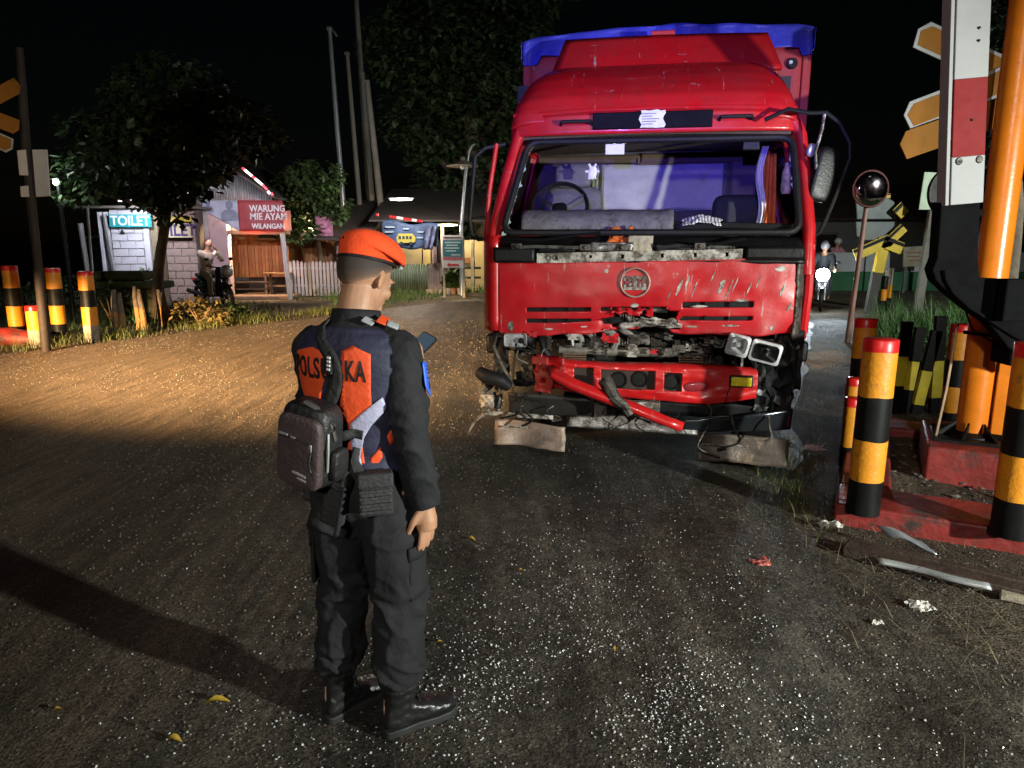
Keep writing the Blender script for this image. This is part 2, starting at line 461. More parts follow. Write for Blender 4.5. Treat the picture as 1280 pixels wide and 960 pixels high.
# ------------------------------------------------------------------ small litter, each a thing
leaf_m = mat('fallen_leaf', (0.42, 0.27, 0.03), 0.6, var=0.4, scale=30)
paper_m = mat('crumpled_paper', (0.62, 0.60, 0.55), 0.8, var=0.2, scale=20)
orange_m = mat('orange_wrapper', (0.55, 0.22, 0.03), 0.5, var=0.3, scale=20)


def leaf(u, v, L, w, rz, label, m=leaf_m):
    p = gnd(u, v); mb = MB()
    def fn(a, b):
        x = (a - .5) * L; ww = w * math.sin(math.pi * min(max(a, .03), .97)) ** .7
        return (x, (b - .5) * ww, 0.014 + 0.25 * ww * abs(b - .5) * 2 + 0.012 * math.sin(a * 3.5))
    mb.grid(fn, 8, 4); o = mb.build('fallen_leaf', m, smooth='all'); o.location = p; o.rotation_euler = (0, 0, rz)
    tag(o, label, 'leaf', 'fallen leaves on the road'); return o


leaf(272, 883, .085, .035, .3, 'largest yellow leaf left of the feet, in front of the man\'s shadow')
leaf(218, 931, .05, .028, .1, 'yellow leaf nearest the bottom edge, lower left corner of the road')
leaf(74, 894, .03, .022, .9, 'small yellow leaf at the far lower left of the road')
leaf(589, 678, .05, .032, -.1, 'yellow leaf just right of the man\'s hand, midway to the truck')
leaf(652, 718, .03, .022, .5, 'small dull leaf on the road below the truck\'s left mudflap')
leaf(551, 809, .04, .018, .7, 'yellow leaf to the right of the man\'s knee')
leaf(770, 816, .026, .016, 1.1, 'tiny yellow leaf among the densest glass crumbs')


def crumple(name, p, size, m, label, cat, seed=0, h=.45):
    mb = MB()
    def fn(a, b):
        x, y = (a - .5) * size, (b - .5) * size * .7
        return (x + .2 * size * noise.noise((a * 3, b * 3, seed)), y + .2 * size * noise.noise((a * 3, b * 3, seed + 9)),
                0.012 + size * h * abs(noise.noise((a * 3.3, b * 3.3, seed + 4))))
    mb.grid(fn, 7, 6); o = mb.build(name, m); o.location = p; tag(o, label, cat); return o


crumple('paper_wrapper', gnd(1150, 763), .11, paper_m, 'crumpled white paper scrap lying on the dirt below the loose rail', 'litter', 3)
crumple('food_packet', gnd(1036, 661), .12, paper_m, 'white and orange packet at the corner of the red kerb', 'litter', 5, .6)
crumple('torn_wrapper', gnd(950, 707), .09, mat('red_wrapper', (.5, .12, .1), .5, var=.8, scale=25), 'red and white torn wrapper lying on the road', 'litter', 8, .5)
crumple('plastic_scrap', gnd(1018, 563), .16, mat('pink_scrap', (.6, .4, .42), .4, var=.5, scale=25), 'pale pink plastic scrap beside the truck\'s right corner', 'litter', 12, .4)
crumple('foil_scrap', gnd(1096, 782), .05, paper_m, 'small silvery scrap on the dirt left of the paper', 'litter', 15, .5)

# ================================================================== truck
def catmull(pts, n=5):
    P = [Vector(p) for p in pts]; out = []
    for i in range(len(P) - 1):
        p0, p1, p2, p3 = P[max(i - 1, 0)], P[i], P[i + 1], P[min(i + 2, len(P) - 1)]
        for k in range(n):
            t = k / n; out.append(.5 * ((2 * p1) + (p2 - p0) * t + (2 * p0 - 5 * p1 + 4 * p2 - p3) * t * t + (3 * p1 - p0 - 3 * p2 + p3) * t ** 3))
    out.append(P[-1]); return out


TX, TY, YAW = 0.95, 5.0, R(10)
truck = thing('truck', 'wrecked red lorry with missing windscreen, crushed front and blue tarpaulin over its box', 'truck', (TX, TY, 0), -YAW)


def red_paint(name, scratch=0.0, base=(0.56, 0.008, 0.013), dull=0.0):
    m = bpy.data.materials.new(name); m.use_nodes = True
    t = m.node_tree; N = t.nodes; Lk = t.links; b = N['Principled BSDF']; tc = N.new('ShaderNodeTexCoord')

    def nz(sc, det=7, ro=0.65, src=None):
        q = N.new('ShaderNodeTexNoise'); q.inputs['Scale'].default_value = sc; q.inputs['Detail'].default_value = det
        q.inputs['Roughness'].default_value = ro; Lk.new(src or tc.outputs['Object'], q.inputs['Vector']); return q.outputs['Fac']

    def ramp(src, p0, p1, a, b_):
        q = N.new('ShaderNodeValToRGB'); e = q.color_ramp.elements; e[0].position = p0; e[1].position = p1
        e[0].color = (*a, 1); e[1].color = (*b_, 1); Lk.new(src, q.inputs['Fac']); return q.outputs['Color']

    def mix(f, a, b_, mode='MIX'):
        q = N.new('ShaderNodeMix'); q.data_type = 'RGBA'; q.blend_type = mode
        for k, x in (('Factor', f), ('A', a), ('B', b_)):
            if isinstance(x, (int, float)): q.inputs[k].default_value = x
            elif isinstance(x, tuple): q.inputs[k].default_value = (*x, 1)
            else: Lk.new(x, q.inputs[k])
        return q.outputs['Result']
    col = ramp(nz(2.2), 0.3, 0.75, tuple(c * .8 for c in base), tuple(c * 1.15 for c in base))
    col = mix(ramp(nz(1.3, 9, .72), 0.45, 0.68, (0, 0, 0), (.34, .34, .34)), col, (0.15, 0.045, 0.04))
    col = mix(ramp(nz(7, 9, .8), 0.56, 0.74, (0, 0, 0), (.5, .5, .5)), col, (0.12, 0.03, 0.025))
    if scratch:
        # slanting scratches, showing primer
        mp = N.new('ShaderNodeMapping'); mp.inputs['Rotation'].default_value = (0, R(32), 0); mp.inputs['Scale'].default_value = (7.5, 1, 0.75)
        Lk.new(tc.outputs['Object'], mp.inputs['Vector'])
        s1 = ramp(nz(2.6, 4, .75, mp.outputs['Vector']), 0.635, 0.675, (0, 0, 0), (1, 1, 1))
        mp2 = N.new('ShaderNodeMapping'); mp2.inputs['Rotation'].default_value = (0, R(6), 0); mp2.inputs['Scale'].default_value = (1.1, 1, 14)
        Lk.new(tc.outputs['Object'], mp2.inputs['Vector'])
        s2 = ramp(nz(3.1, 4, .7, mp2.outputs['Vector']), 0.69, 0.71, (0, 0, 0), (1, 1, 1))
        ch = ramp(nz(9, 8, .7), 0.665, 0.69, (0, 0, 0), (1, 1, 1))
        k = mix(1.0, mix(1.0, s1, s2, 'LIGHTEN'), ch, 'LIGHTEN')
        k = mix(1.0, k, ramp(nz(1.7, 3), 0.44 - .1 * scratch, 0.56, (0, 0, 0), (1, 1, 1)), 'MULTIPLY')
        col = mix(k, col, mix(nz(14), (0.20, 0.15, 0.14), (0.62, 0.55, 0.52)))
    Lk.new(col, b.inputs['Base Color'])
    Lk.new(ramp(nz(5), .3, .75, (.28 + dull,) * 3, (.52 + dull,) * 3), b.inputs['Roughness'])
    b.inputs['Coat Weight'].default_value = 0.22 if dull < .1 else 0.0; b.inputs['Coat Roughness'].default_value = 0.07
    bp = N.new('ShaderNodeBump'); bp.inputs['Strength'].default_value = 0.12; bp.inputs['Distance'].default_value = 0.03
    Lk.new(nz(6, 4), bp.inputs['Height']); Lk.new(bp.outputs['Normal'], b.inputs['Normal'])
    return m


redA = red_paint('red_cab_paint', 0.25)
redB = red_paint('scratched_red_paint', 1.0, (0.52, 0.009, 0.016))
redC = red_paint('bumper_red_paint', 0.8, (0.64, 0.011, 0.013))
redD = red_paint('dull_box_paint', 0.9, (0.40, 0.03, 0.035), .25)
blk = mat('black_plastic', (0.006, 0.006, 0.007), 0.4, spec=.3, var=.3, scale=12, bump=.1)
rub = mat('black_rubber', (0.008, 0.008, 0.009), 0.6, spec=.3, var=.3, scale=20, bump=.15)
grim = mat('greasy_steel', (0.13, 0.115, 0.10), 0.55, .55, var=.5, scale=14, dirt=(.02, .017, .014), dirt_amt=.5, dscale=9, bump=.25)
stl = mat('scuffed_steel', (0.30, 0.29, 0.28), 0.42, .75, var=.4, scale=11, dirt=(.06, .05, .042), dirt_amt=.55, dscale=8, bump=.15)
chrome = mat('chrome', (0.70, 0.70, 0.72), 0.3, .7, var=.1, scale=9)
primer = mat('bare_primer', (0.46, 0.43, 0.40), 0.6, .1, var=.3, scale=22, dirt=(.09, .07, .055), dirt_amt=.6, dscale=13, bump=.2)
rust = mat('rusty_plate', (0.30, 0.22, 0.18), 0.5, .3, var=.5, scale=6, dirt=(.40, .25, .17), dirt_amt=.35, dscale=5, bump=.25)
intr = mat('cab_trim_grey', (0.045, 0.037, 0.038), 0.75, var=.25, scale=8)
intb = mat('cab_trim_brown', (0.08, 0.05, 0.035), 0.8, var=.25, scale=8)
seatm = mat('seat_cover', (0.10, 0.095, 0.10), 0.6, var=.25, scale=14, bump=.2)
darkseat = mat('dark_seat_cover', (0.016, 0.018, 0.024), 0.7, var=.25, scale=14, bump=.2)
pale = mat('pale_curtain', (0.36, 0.35, 0.36), 0.85, var=.18, scale=4, dirt=(.30, .27, .22), dirt_amt=.3, dscale=3, bump=.2, bscale=14)
white = mat('white_paper', (0.75, 0.74, 0.72), 0.8, var=.1, scale=15)
tarp_m = mat('blue_tarpaulin', (0.045, 0.05, 0.56), 0.42, var=.25, scale=5, bump=.25, bscale=30)


def rr(hx, hz, r, n=6, cx=0.0, cz=0.0):
    """rounded rectangle loop (x,z)"""
    out = []
    for (sx, sz, a0) in ((1, 1, 0), (-1, 1, 90), (-1, -1, 180), (1, -1, 270)):
        for k in range(n + 1):
            a = R(a0 + 90 * k / n); out.append((cx + sx * (hx - r) + r * math.cos(a), cz + sz * (hz - r) + r * math.sin(a)))
    return out


# ---------------------------------------------------------------- cab
CX = -0.035
ws_in = [(-1.045, .06, 1.70), (-.90, .33, 2.345), (.925, .33, 2.34), (.965, .06, 1.70)]

# high roof
prof = [(.305, 2.47, .985), (.32, 2.56, .985), (.36, 2.645, .98), (.44, 2.72, .975), (.56, 2.81, .965), (.70, 2.89, .955), (.86, 2.95, .945), (1.1, 2.99, .94), (1.42, 2.99, .93)]


def roof_fn(u, v):
    f = v * (len(prof) - 1); i = min(int(f), len(prof) - 2); t = f - i
    y, zt, hw = [prof[i][k] * (1 - t) + prof[i + 1][k] * t for k in range(3)]
    a = math.pi * (1 - u); n = 0.3
    c, s_ = math.cos(a), math.sin(a)
    x = CX + hw * math.copysign(abs(c) ** n, c); z = 2.40 + (zt - 2.40) * abs(s_) ** n
    if abs(c) > .999: z = 2.36
    return (x, y + .05 * abs(c) ** 6, z)


mb = MB(); mb.grid(roof_fn, 56, 32); roof = mb.build('cab_roof', redA, truck, smooth=50, solid=.02)
# header band above the windscreen
mb = MB()
def header_fn(u, v):
    x = CX + (u - .5) * 1.97; e = abs(u - .5) * 2
    return (x, .285 + .07 * e ** 5 + .0 * v + .015 * (v), 2.385 + .125 * v + .03 * v * (1 - e ** 2))
mb.grid(header_fn, 30, 6); mb.build('header_panel', redA, truck, smooth=50, solid=.03)
# seam ridge between header and roof
mb = MB(); mb.tube([(CX + (u / 20 - .5) * 1.96, .30 + .06 * abs(u / 10 - 1) ** 5, 2.535 + .022 * (1 - abs(u / 10 - 1) ** 2)) for u in range(21)], .014, 6)
mb.build('roof_seam', redA, roof, smooth=True)
# black visor strip and its stuck-on notice
mb = MB(); mb.b2((-.435, .255, 2.412), (.385, .29, 2.525)); visor = mb.build('visor_strip', mat('visor_black', (.003, .003, .004), .5, spec=.08, var=.2), truck, bevel=.006)
mb = MB(); mb.grid(lambda u, v: (-.105 + .165 * u + .01 * math.sin(v * 9), .249 + .006 * noise.noise((u * 3, v * 3, 1)), 2.415 + .115 * v + .008 * noise.noise((u * 4, v * 2, 5))), 6, 6)
nt_ = mb.build('notice_sheet', white, visor, solid=.002)
mb = MB()
for k in range(5): mb.b2((-.09, .2435, 2.436 + k * .017), (-.09 + .07 + .045 * ((k * 7) % 3) / 2, .2445, 2.442 + k * .017))
mb.build('printed_line', mat('grey_print', (.25, .24, .3), .8), visor)
for x0, z0 in ((-.66, 2.455), (.43, 2.46)):
    mb = MB(); mb.tube([(x0, .275, z0), (x0 + .01, .235, z0 + .012), (x0 + .21, .235, z0 + .012), (x0 + .22, .275, z0)], .014, 8)
    mb.build('grab_handle', rub, truck, smooth=True)
# pillars
mb = MB(); mb.tube([(-1.125, .12, 1.58), (-1.115, .15, 1.72), (-1.045, .27, 2.1), (-.99, .36, 2.36), (-.965, .38, 2.44)], [.05, .05, .046, .044, .05], 10)
mb.build('windscreen_pillar', redA, truck, smooth=True)
mb = MB(); mb.tube([(1.045, .10, 1.42), (1.04, .13, 1.72), (1.012, .27, 2.1), (.985, .36, 2.36), (.94, .38, 2.44)], [.045, .042, .04, .042, .05], 10)
mb.build('windscreen_pillar', redA, truck, smooth=True)
# rubber gasket of the missing windscreen
loop = []
cor = [Vector(p) for p in ws_in]
def seglerp(a, b, n): return [a.lerp(b, k / n) for k in range(n)]
raw = []
for i in range(4):
    a, b = cor[i], cor[(i + 1) % 4]; L_ = (b - a).length; r = .09
    p0, p1 = a.lerp(b, r / L_), b.lerp(a, r / L_)
    raw += seglerp(p0, p1, 10)
    c2 = b.lerp(cor[(i + 2) % 4], r / (cor[(i + 2) % 4] - b).length)
    for k in range(5):
        t = k / 5; raw.append(p1 * (1 - t) ** 2 + b * 2 * t * (1 - t) + c2 * t * t)
raw.append(raw[0])
mb = MB(); mb.tube([(p.x, p.y + .0 - .01, p.z) for p in raw], .024, 8, cap=False); mb.build('windscreen_gasket', rub, truck, smooth=True)
mb = MB(); mb.tube([(p.x * .985, p.y - .005, 2.02 + (p.z - 2.02) * .965) for p in raw], .011, 6, cap=False); mb.build('gasket_trim', stl, truck, smooth=True)
# rim of glass still hanging in the frame
edge_m = mat('glass_rim', (.42, .50, .48), .25, var=.3, scale=30, spec=.8)
mb = MB()
for (a, b, n, w, ph) in ((Vector((-1.05, .045, 1.68)), Vector((-.93, .27, 2.2)), 34, .045, 1), (Vector((.915, .285, 2.25)), Vector((.958, .06, 1.72)), 30, .02, 4), (Vector((-.6, .315, 2.335)), Vector((.85, .315, 2.33)), 50, .012, 6)):
    for k in range(n):
        p, q = a.lerp(b, k / n), a.lerp(b, (k + 1) / n)
        ins = Vector((1 if a.x < -.7 and b.x < -.7 else (-1 if a.x > .7 else 0), 0, 0 if abs(a.x) > .7 else -1))
        w0 = w * (.35 + abs(noise.noise((k * .41, ph, 0))) * 1.5); w1 = w * (.35 + abs(noise.noise(((k + 1) * .41, ph, 0))) * 1.5)
        mb.add([p, q, q + ins * w1, p + ins * w0], [(0, 1, 2, 3)])
mb.build('glass_rim', edge_m, truck, solid=.008)

# front corners below the windscreen
mb = MB()
def cornL(u, v):
    z = 1.0 + v * .68; a = u * math.pi / 2
    return (-1.075 - .145 * math.sin(a) ** .8, .06 + .30 * (1 - math.cos(a)), z)
mb.grid(cornL, 8, 10); mb.build('corner_panel', redA, truck, smooth=60, solid=.02)
mb = MB()
def cornR(u, v):
    z = .98 + v * .56; a = u * math.pi / 2; k = noise.noise((u * 4, v * 6, 2))
    return (.965 + .085 * math.sin(a) + .02 * k, .05 + .28 * (1 - math.cos(a)) + .035 * k, z)
mb.grid(cornR, 10, 14); mb.build('corner_panel', grim, truck, smooth=30, solid=.02, label='crumpled blackened front corner panel')
mb = MB(); mb.tube([(1.06, .16, 1.02), (1.065, .13, 1.3), (1.055, .11, 1.62)], [.03, .032, .03], 8); mb.build('corner_edge', redA, truck, smooth=True)

# doors, both sides
for sx, xo in ((-1, -1.185), (1, 1.10)):
    d = thing('door', '', ''); del d['label'], d['category']; d.parent = truck; d.name = 'door'
    mb = MB(); mb.b2((xo - .025, .34, .95), (xo + .025, 1.40, 1.66)); mb.build('door_skin', redA, d, bevel=.012)
    xt = xo - sx * .17
    mb = MB(); mb.tube([(xo, .37, 1.64), (xt, .55, 2.34), (xt, 1.36, 2.36), (xo, 1.38, 1.64)], .035, 8); mb.build('window_frame', redA, d, smooth=True)
    mb = MB(); mb.add([(xo, .38, 1.66), (xt, .55, 2.33), (xt, 1.35, 2.34), (xo, 1.37, 1.66)], [(0, 1, 2, 3)])
    gm = mat('tinted_side_glass', (.012, .014, .016), .12, var=.1, spec=.6)
    mb.build('side_glass', gm, d, solid=.006)
    mb = MB(); mb.tube([(xo + sx * .03, 1.2, 1.5), (xo + sx * .06, 1.22, 1.5), (xo + sx * .06, 1.34, 1.5), (xo + sx * .03, 1.36, 1.5)], .012, 6); mb.build('door_handle', blk, d, smooth=True)
    mb = MB(); mb.b2((min(xo, xt) - .01, 1.385, .95), (max(xo, xt) + .01, 1.45, 2.42)); mb.build('rear_pillar', redA, truck, bevel=.02)
    mb = MB(); mb.b2((xo - .05, .36, .78), (xo + .05, 1.3, .93)); mb.build('step_panel', blk, truck, bevel=.02)
# back wall, floor and headlining
mb = MB(); mb.b2((-1.16, 1.40, .95), (1.08, 1.44, 2.95)); bw = mb.build('cab_back_wall', intr, truck)
mb = MB(); mb.b2((-1.16, .30, .95), (1.08, 1.40, 1.0)); mb.build('cab_floor', blk, truck)
mb = MB(); mb.grid(lambda u, v: (-.98 + 1.9 * u, .36 + 1.03 * v, 2.375 + .02 * math.sin(u * 3.14)), 8, 6); mb.build('headlining', intb, truck, solid=.02)
mb = MB(); mb.b2((-.1, 1.34, 2.29), (.95, 1.395, 2.37)); mb.b2((-.98, 1.34, 2.29), (-.1, 1.385, 2.36)); mb.build('roof_console', intb, truck, bevel=.02)
# curtain behind the seats in its dark surround
mb = MB(); 
rrp = rr(.56, .205, .05, 5, .06, 2.095)
mb.prism([(x, 1.375, z) for x, z in rrp], (0, .02, 0)); mb.build('rear_surround', blk, bw, label='dark surround of the rear panel')
def curtain(u, v):
    x = -.475 + 1.06 * u; z = 1.905 + .37 * v
    return (x, 1.352 + .012 * math.sin(u * 21 + 2 * v) * (.4 + .6 * noise.noise((u * 2, 3, 1))) + .012 * noise.noise((u * 5, v * 5, 0)), z - .012 * noise.noise((u * 3, v, 7)))
mb = MB(); mb.grid(curtain, 46, 12); mb.build('rear_curtain', pale, truck, smooth='all', solid=.004)
mb = MB(); mb.b2((.655, 1.36, 1.80), (1.0, 1.39, 2.36)); mb.build('rear_trim', mat('mauve_trim', (.12, .085, .09), .8, var=.2, scale=5), truck, bevel=.02)
mb = MB(); mb.grid(lambda u, v: (-.50 + .10 * u, 1.345 + .02 * math.sin(u * 5), 1.90 + .38 * v), 6, 6); mb.build('curtain_edge', mat('olive_cloth', (.2, .2, .14), .9), truck, solid=.004)
# bench below the curtain
mb = MB(); mb.b2((-.9, .95, 1.55), (.95, 1.36, 1.80)); mb.build('bunk', darkseat, truck, bevel=.04)

# driver seat, passenger seat
def pillow(c, sx, sy, sz, rot=(0, 0, 0), n=.55, nu=20, nv=12):
    m = Euler(rot).to_matrix(); mb = MB()
    def fn(u, v):
        a, b = 2 * math.pi * u, math.pi * (v - .5)
        pw = lambda q: math.copysign(abs(q) ** n, q)
        return Vector(c) + m @ Vector((sx / 2 * pw(math.cos(a)) * pw(math.cos(b)), sy / 2 * pw(math.sin(a)) * pw(math.cos(b)), sz / 2 * pw(math.sin(b))))
    mb.grid(fn, nu, nv); return mb
sd = thing('driver_seat', '', ''); del sd['label'], sd['category']; sd.parent = truck
pillow((-.63, 1.02, 1.86), .48, .16, .44, (R(-10), 0, 0), .4).build('seat_back', seatm, sd, smooth='all')
pillow((-.63, 1.0, 2.16), .30, .12, .20, (R(-8), 0, 0), .45).build('headrest', seatm, sd, smooth='all')
pillow((-.63, .78, 1.56), .5, .5, .16, (0, 0, 0), .4).build('seat_cushion', seatm, sd, smooth='all')
ps = thing('passenger_seat', '', ''); del ps['label'], ps['category']; ps.parent = truck
pillow((.68, .90, 1.82), .42, .14, .34, (R(-12), 0, 0), .35).build('seat_back', darkseat, ps, smooth='all')
pillow((.68, .70, 1.58), .46, .46, .16, (0, 0, 0), .4).build('seat_cushion', darkseat, ps, smooth='all')
# steering wheel
swm = Euler((R(58), 0, 0)).to_matrix(); st = MB(); st.torus((-.70, .60, 1.90), .215, .016, swm, 8, 36)
sw = st.build('steering_wheel', blk, truck, smooth=True)
mb = MB()
for a in (30, 150, 270): mb.bar(Vector((-.70, .60, 1.90)) + swm @ Vector((0, 0, -.03)), Vector((-.70, .60, 1.90)) + swm @ Vector((.21 * math.cos(R(a)), .21 * math.sin(R(a)), 0)), .035, .014)
mb.build('spoke', blk, sw)
pillow((-.70, .61, 1.88), .12, .12, .05, (R(58), 0, 0), .7).build('horn_pad', blk, sw, smooth='all')
mb = MB(); mb.cyl((-.70, .62, 1.87), (-.70, .35, 1.6), .03, .04, 10); mb.build('steering_column', blk, truck, smooth=True)
# dashboard
def dash(u, v):
    x = -.93 + 1.08 * u; a = v * math.pi
    return (x, .36 - .17 * math.cos(a) + .01 * noise.noise((u * 9, v * 4, 0)), 1.70 + .155 * math.sin(a) ** .6 + .008 * noise.noise((u * 14, v * 5, 3)))
mb = MB(); mb.grid(dash, 36, 12); mb.build('dashboard', mat('worn_dashboard', (.13, .12, .125), .6, var=.3, scale=18, dirt=(.06, .055, .05), dirt_amt=.35, dscale=12, bump=.3), truck, smooth=60, solid=.02)
mb = MB(); mb.b2((-.93, .12, 1.675), (-.38, .16, 1.705)); mb.build('dash_trim', redA, truck, bevel=.006)
mb = MB(); mb.b2((.13, .20, 1.56), (.97, .52, 1.73)); mb.b2((-.98, .22, 1.45), (.97, .5, 1.68)); mb.build('lower_dash', blk, truck, bevel=.02)
mb = MB(); mb.tube([(.2, .18, 1.735), (.5, .16, 1.75), (.95, .16, 1.735)], .022, 8); mb.build('dash_rail', rub, truck, smooth=True)
# bits in the cab
def cloth(name, m, pts_fn, nu=14, nv=12, parent=truck, label=None, solid=.004):
    mb = MB(); mb.grid(pts_fn, nu, nv); return mb.build(name, m, parent, smooth='all', solid=solid, label=label)
orange_c = mat('orange_cloth', (.62, .13, .02), .85, var=.25, scale=12)
cloth('hanging_cloth', orange_c, lambda u, v: (.80 + .085 * u + .05 * (1 - v) * (u - .4), .66 + .03 * math.sin(u * 12) + .02 * v, 1.74 + .56 * v - .03 * u), label='orange cloth hanging by the passenger window')
cloth('hanging_towel', white, lambda u, v: (.765 + .045 * u + .02 * math.sin(v * 7), .64 + .02 * math.sin(u * 9 + v * 3), 1.74 + .58 * v), label='white towel edge hanging by the passenger window')
cloth('crumpled_cloth', orange_c, lambda u, v: (-.30 + .17 * u + .03 * noise.noise((u * 4, v * 4, 1)), .03 + .10 * v + .04 * noise.noise((u * 5, v * 5, 4)), 1.57 + .16 * v + .05 * noise.noise((u * 5, v * 5, 2))), label='crumpled orange cloth on the scuttle')
cloth('cardboard_scrap', mat('dirty_cardboard', (.42, .36, .28), .9, var=.35, scale=14), lambda u, v: (-.165 + .17 * u + .01 * v, -.01 + .07 * v + .012 * noise.noise((u * 4, v * 4, 7)), 1.555 + .15 * v + .012 * noise.noise((u * 6, 1, 2))), label='dirty cardboard scrap on the scuttle')
strp = bpy.data.materials.new('striped_cloth'); strp.use_nodes = True
_n = strp.node_tree.nodes; _w = _n.new('ShaderNodeTexWave'); _w.inputs['Scale'].default_value = 14; _w.inputs['Distortion'].default_value = 3
_r = _n.new('ShaderNodeValToRGB'); _r.color_ramp.elements[0].color = (.16, .15, .15, 1); _r.color_ramp.elements[1].color = (.75, .74, .72, 1); _r.color_ramp.elements[0].position = .25; _r.color_ramp.elements[1].position = .5
_t = _n.new('ShaderNodeTexCoord'); strp.node_tree.links.new(_t.outputs['Object'], _w.inputs['Vector']); strp.node_tree.links.new(_w.outputs['Fac'], _r.inputs['Fac']); strp.node_tree.links.new(_r.outputs['Color'], _n['Principled BSDF'].inputs['Base Color'])
cloth('striped_cloth', strp, lambda u, v: (.20 + .27 * u + .03 * noise.noise((u * 3, v * 3, 0)), .12 + .10 * v, 1.745 + .05 * v + .055 * (1 - abs(2 * u - 1)) * (.5 + noise.noise((u * 5, v * 5, 3)))), label='grey striped cloth on the dashboard')
mb = MB(); mb.tube([(.925, .42, 1.97), (.925, .42, 2.0), (.93, .42, 2.12), (.93, .42, 2.15), (.93, .42, 2.18)], [.03, .038, .038, .026, .026], 10); mb.build('bottle', mat('bottle_label', (.5, .38, .30), .5, var=.6, scale=22), truck, smooth=True)
mb = MB(); mb.b2((-.345, .33, 2.25), (-.21, .345, 2.335)); mb.build('sun_visor_card', white, truck, bevel=.004)
mb = MB(); mb.b2((.6, .34, 2.26), (.72, .36, 2.325)); mb.build('sun_visor_clip', blk, truck, bevel=.01)
# stuffed charm hanging by the driver
mb = pillow((-.46, .72, 2.16), .07, .035, .10, (0, .2, 0), .8)
for a in range(0, 360, 60): mb.tube([(-.46, .72, 2.17), (-.46 + .055 * math.cos(R(a)), .715, 2.17 + .065 * math.sin(R(a)))], [.014, .009], 6)
mb.build('hanging_charm', white, truck, smooth=True)

# ---------------------------------------------------------------- scuttle between windscreen and front panel
def scut(u, v):
    return (-1.09 + 2.1 * u, .02 + .14 * v + .012 * noise.noise((u * 9, v * 3, 0)), 1.50 + .14 * v + .012 * noise.noise((u * 12, v * 4, 5)) + .03 * (v > .3))
mb = MB(); mb.grid(scut, 40, 8); scu = mb.build('scuttle', blk, truck, smooth=35, solid=.02)
mb = MB(); mb.b2((-1.10, -.015, 1.49), (-.80, .05, 1.60)); mb.build('scuttle_end', blk, truck, bevel=.02)
mb = MB(); mb.b2((.62, -.01, 1.52), (1.0, .05, 1.61)); mb.build('scuttle_end', blk, truck, bevel=.02)
def rail_fn(u, v): 
    return (-.785 + 1.385 * u, -.012 + .006 * noise.noise((u * 14, v, 0)), 1.490 + .035 * u + .068 * v + .004 * noise.noise((u * 11, v, 3)))
holes = [(.10, .5), (.27, .55), (.43, .5), (.62, .5), (.78, .5), (.93, .5)]
mb = MB(); mb.grid(rail_fn, 140, 7, lambda u, v: not any(abs(u - a) < .008 and abs(v - b) < .16 for a, b in holes)); mb.build('cross_rail', primer, truck, solid=.012)
mb = MB(); mb.torus((-.70, -.022, 1.528), .016, .005, Euler((R(90), 0, 0)).to_matrix(), 6, 14); mb.torus((-.655, -.022, 1.53), .016, .005, Euler((R(90), 0, 0)).to_matrix(), 6, 14); mb.build('rail_washer', stl, truck, smooth=True)
# wiper linkage and arms
for pts, r in (([(-.93, .0, 1.60), (-.80, -.02, 1.605), (-.45, -.015, 1.598)], .012), ([(-1.03, .04, 1.66), (-.75, -.02, 1.65), (-.48, -.01, 1.685), (-.35, .02, 1.70)], .010), ([(-.30, .02, 1.60), (.0, .03, 1.61), (.35, .0, 1.605), (.55, .0, 1.60)], .012), ([(.25, .02, 1.63), (.45, -.01, 1.625), (.62, .02, 1.66)], .009)):
    mb = MB(); mb.tube(pts, r, 6); mb.build('wiper_arm', stl if r > .011 else blk, truck, smooth=True)
for x, z in ((-.93, 1.605), (-.45, 1.6), (-.20, 1.60), (.32, 1.61)):
    mb = MB(); mb.box((x, -.01, z), (.075, .04, .045)); mb.cyl((x, -.025, z), (x, -.045, z), .014, .012, 8); mb.build('wiper_pivot', grim, truck, bevel=.006)
def scrap_fn(x0, x1, z0, z1, y, seed, amp=.03):
    return lambda u, v: (x0 + (x1 - x0) * u + amp * .5 * noise.noise((u * 3, v * 3, seed)), y + amp * noise.noise((u * 4, v * 4, seed + 1)), z0 + (z1 - z0) * v + amp * .6 * noise.noise((u * 4, v * 3, seed + 2)))
for k, (x0, x1, z0, z1) in enumerate(((-.42, -.12, 1.575, 1.635), (.02, .4, 1.565, 1.625), (-.78, -.52, 1.57, 1.60))):
    mb = MB(); mb.grid(scrap_fn(x0, x1, z0, z1, -.005, 10 + k, .02), 12, 5); mb.build('scuttle_strip', stl if k < 1 else blk, truck, smooth='all', solid=.005)

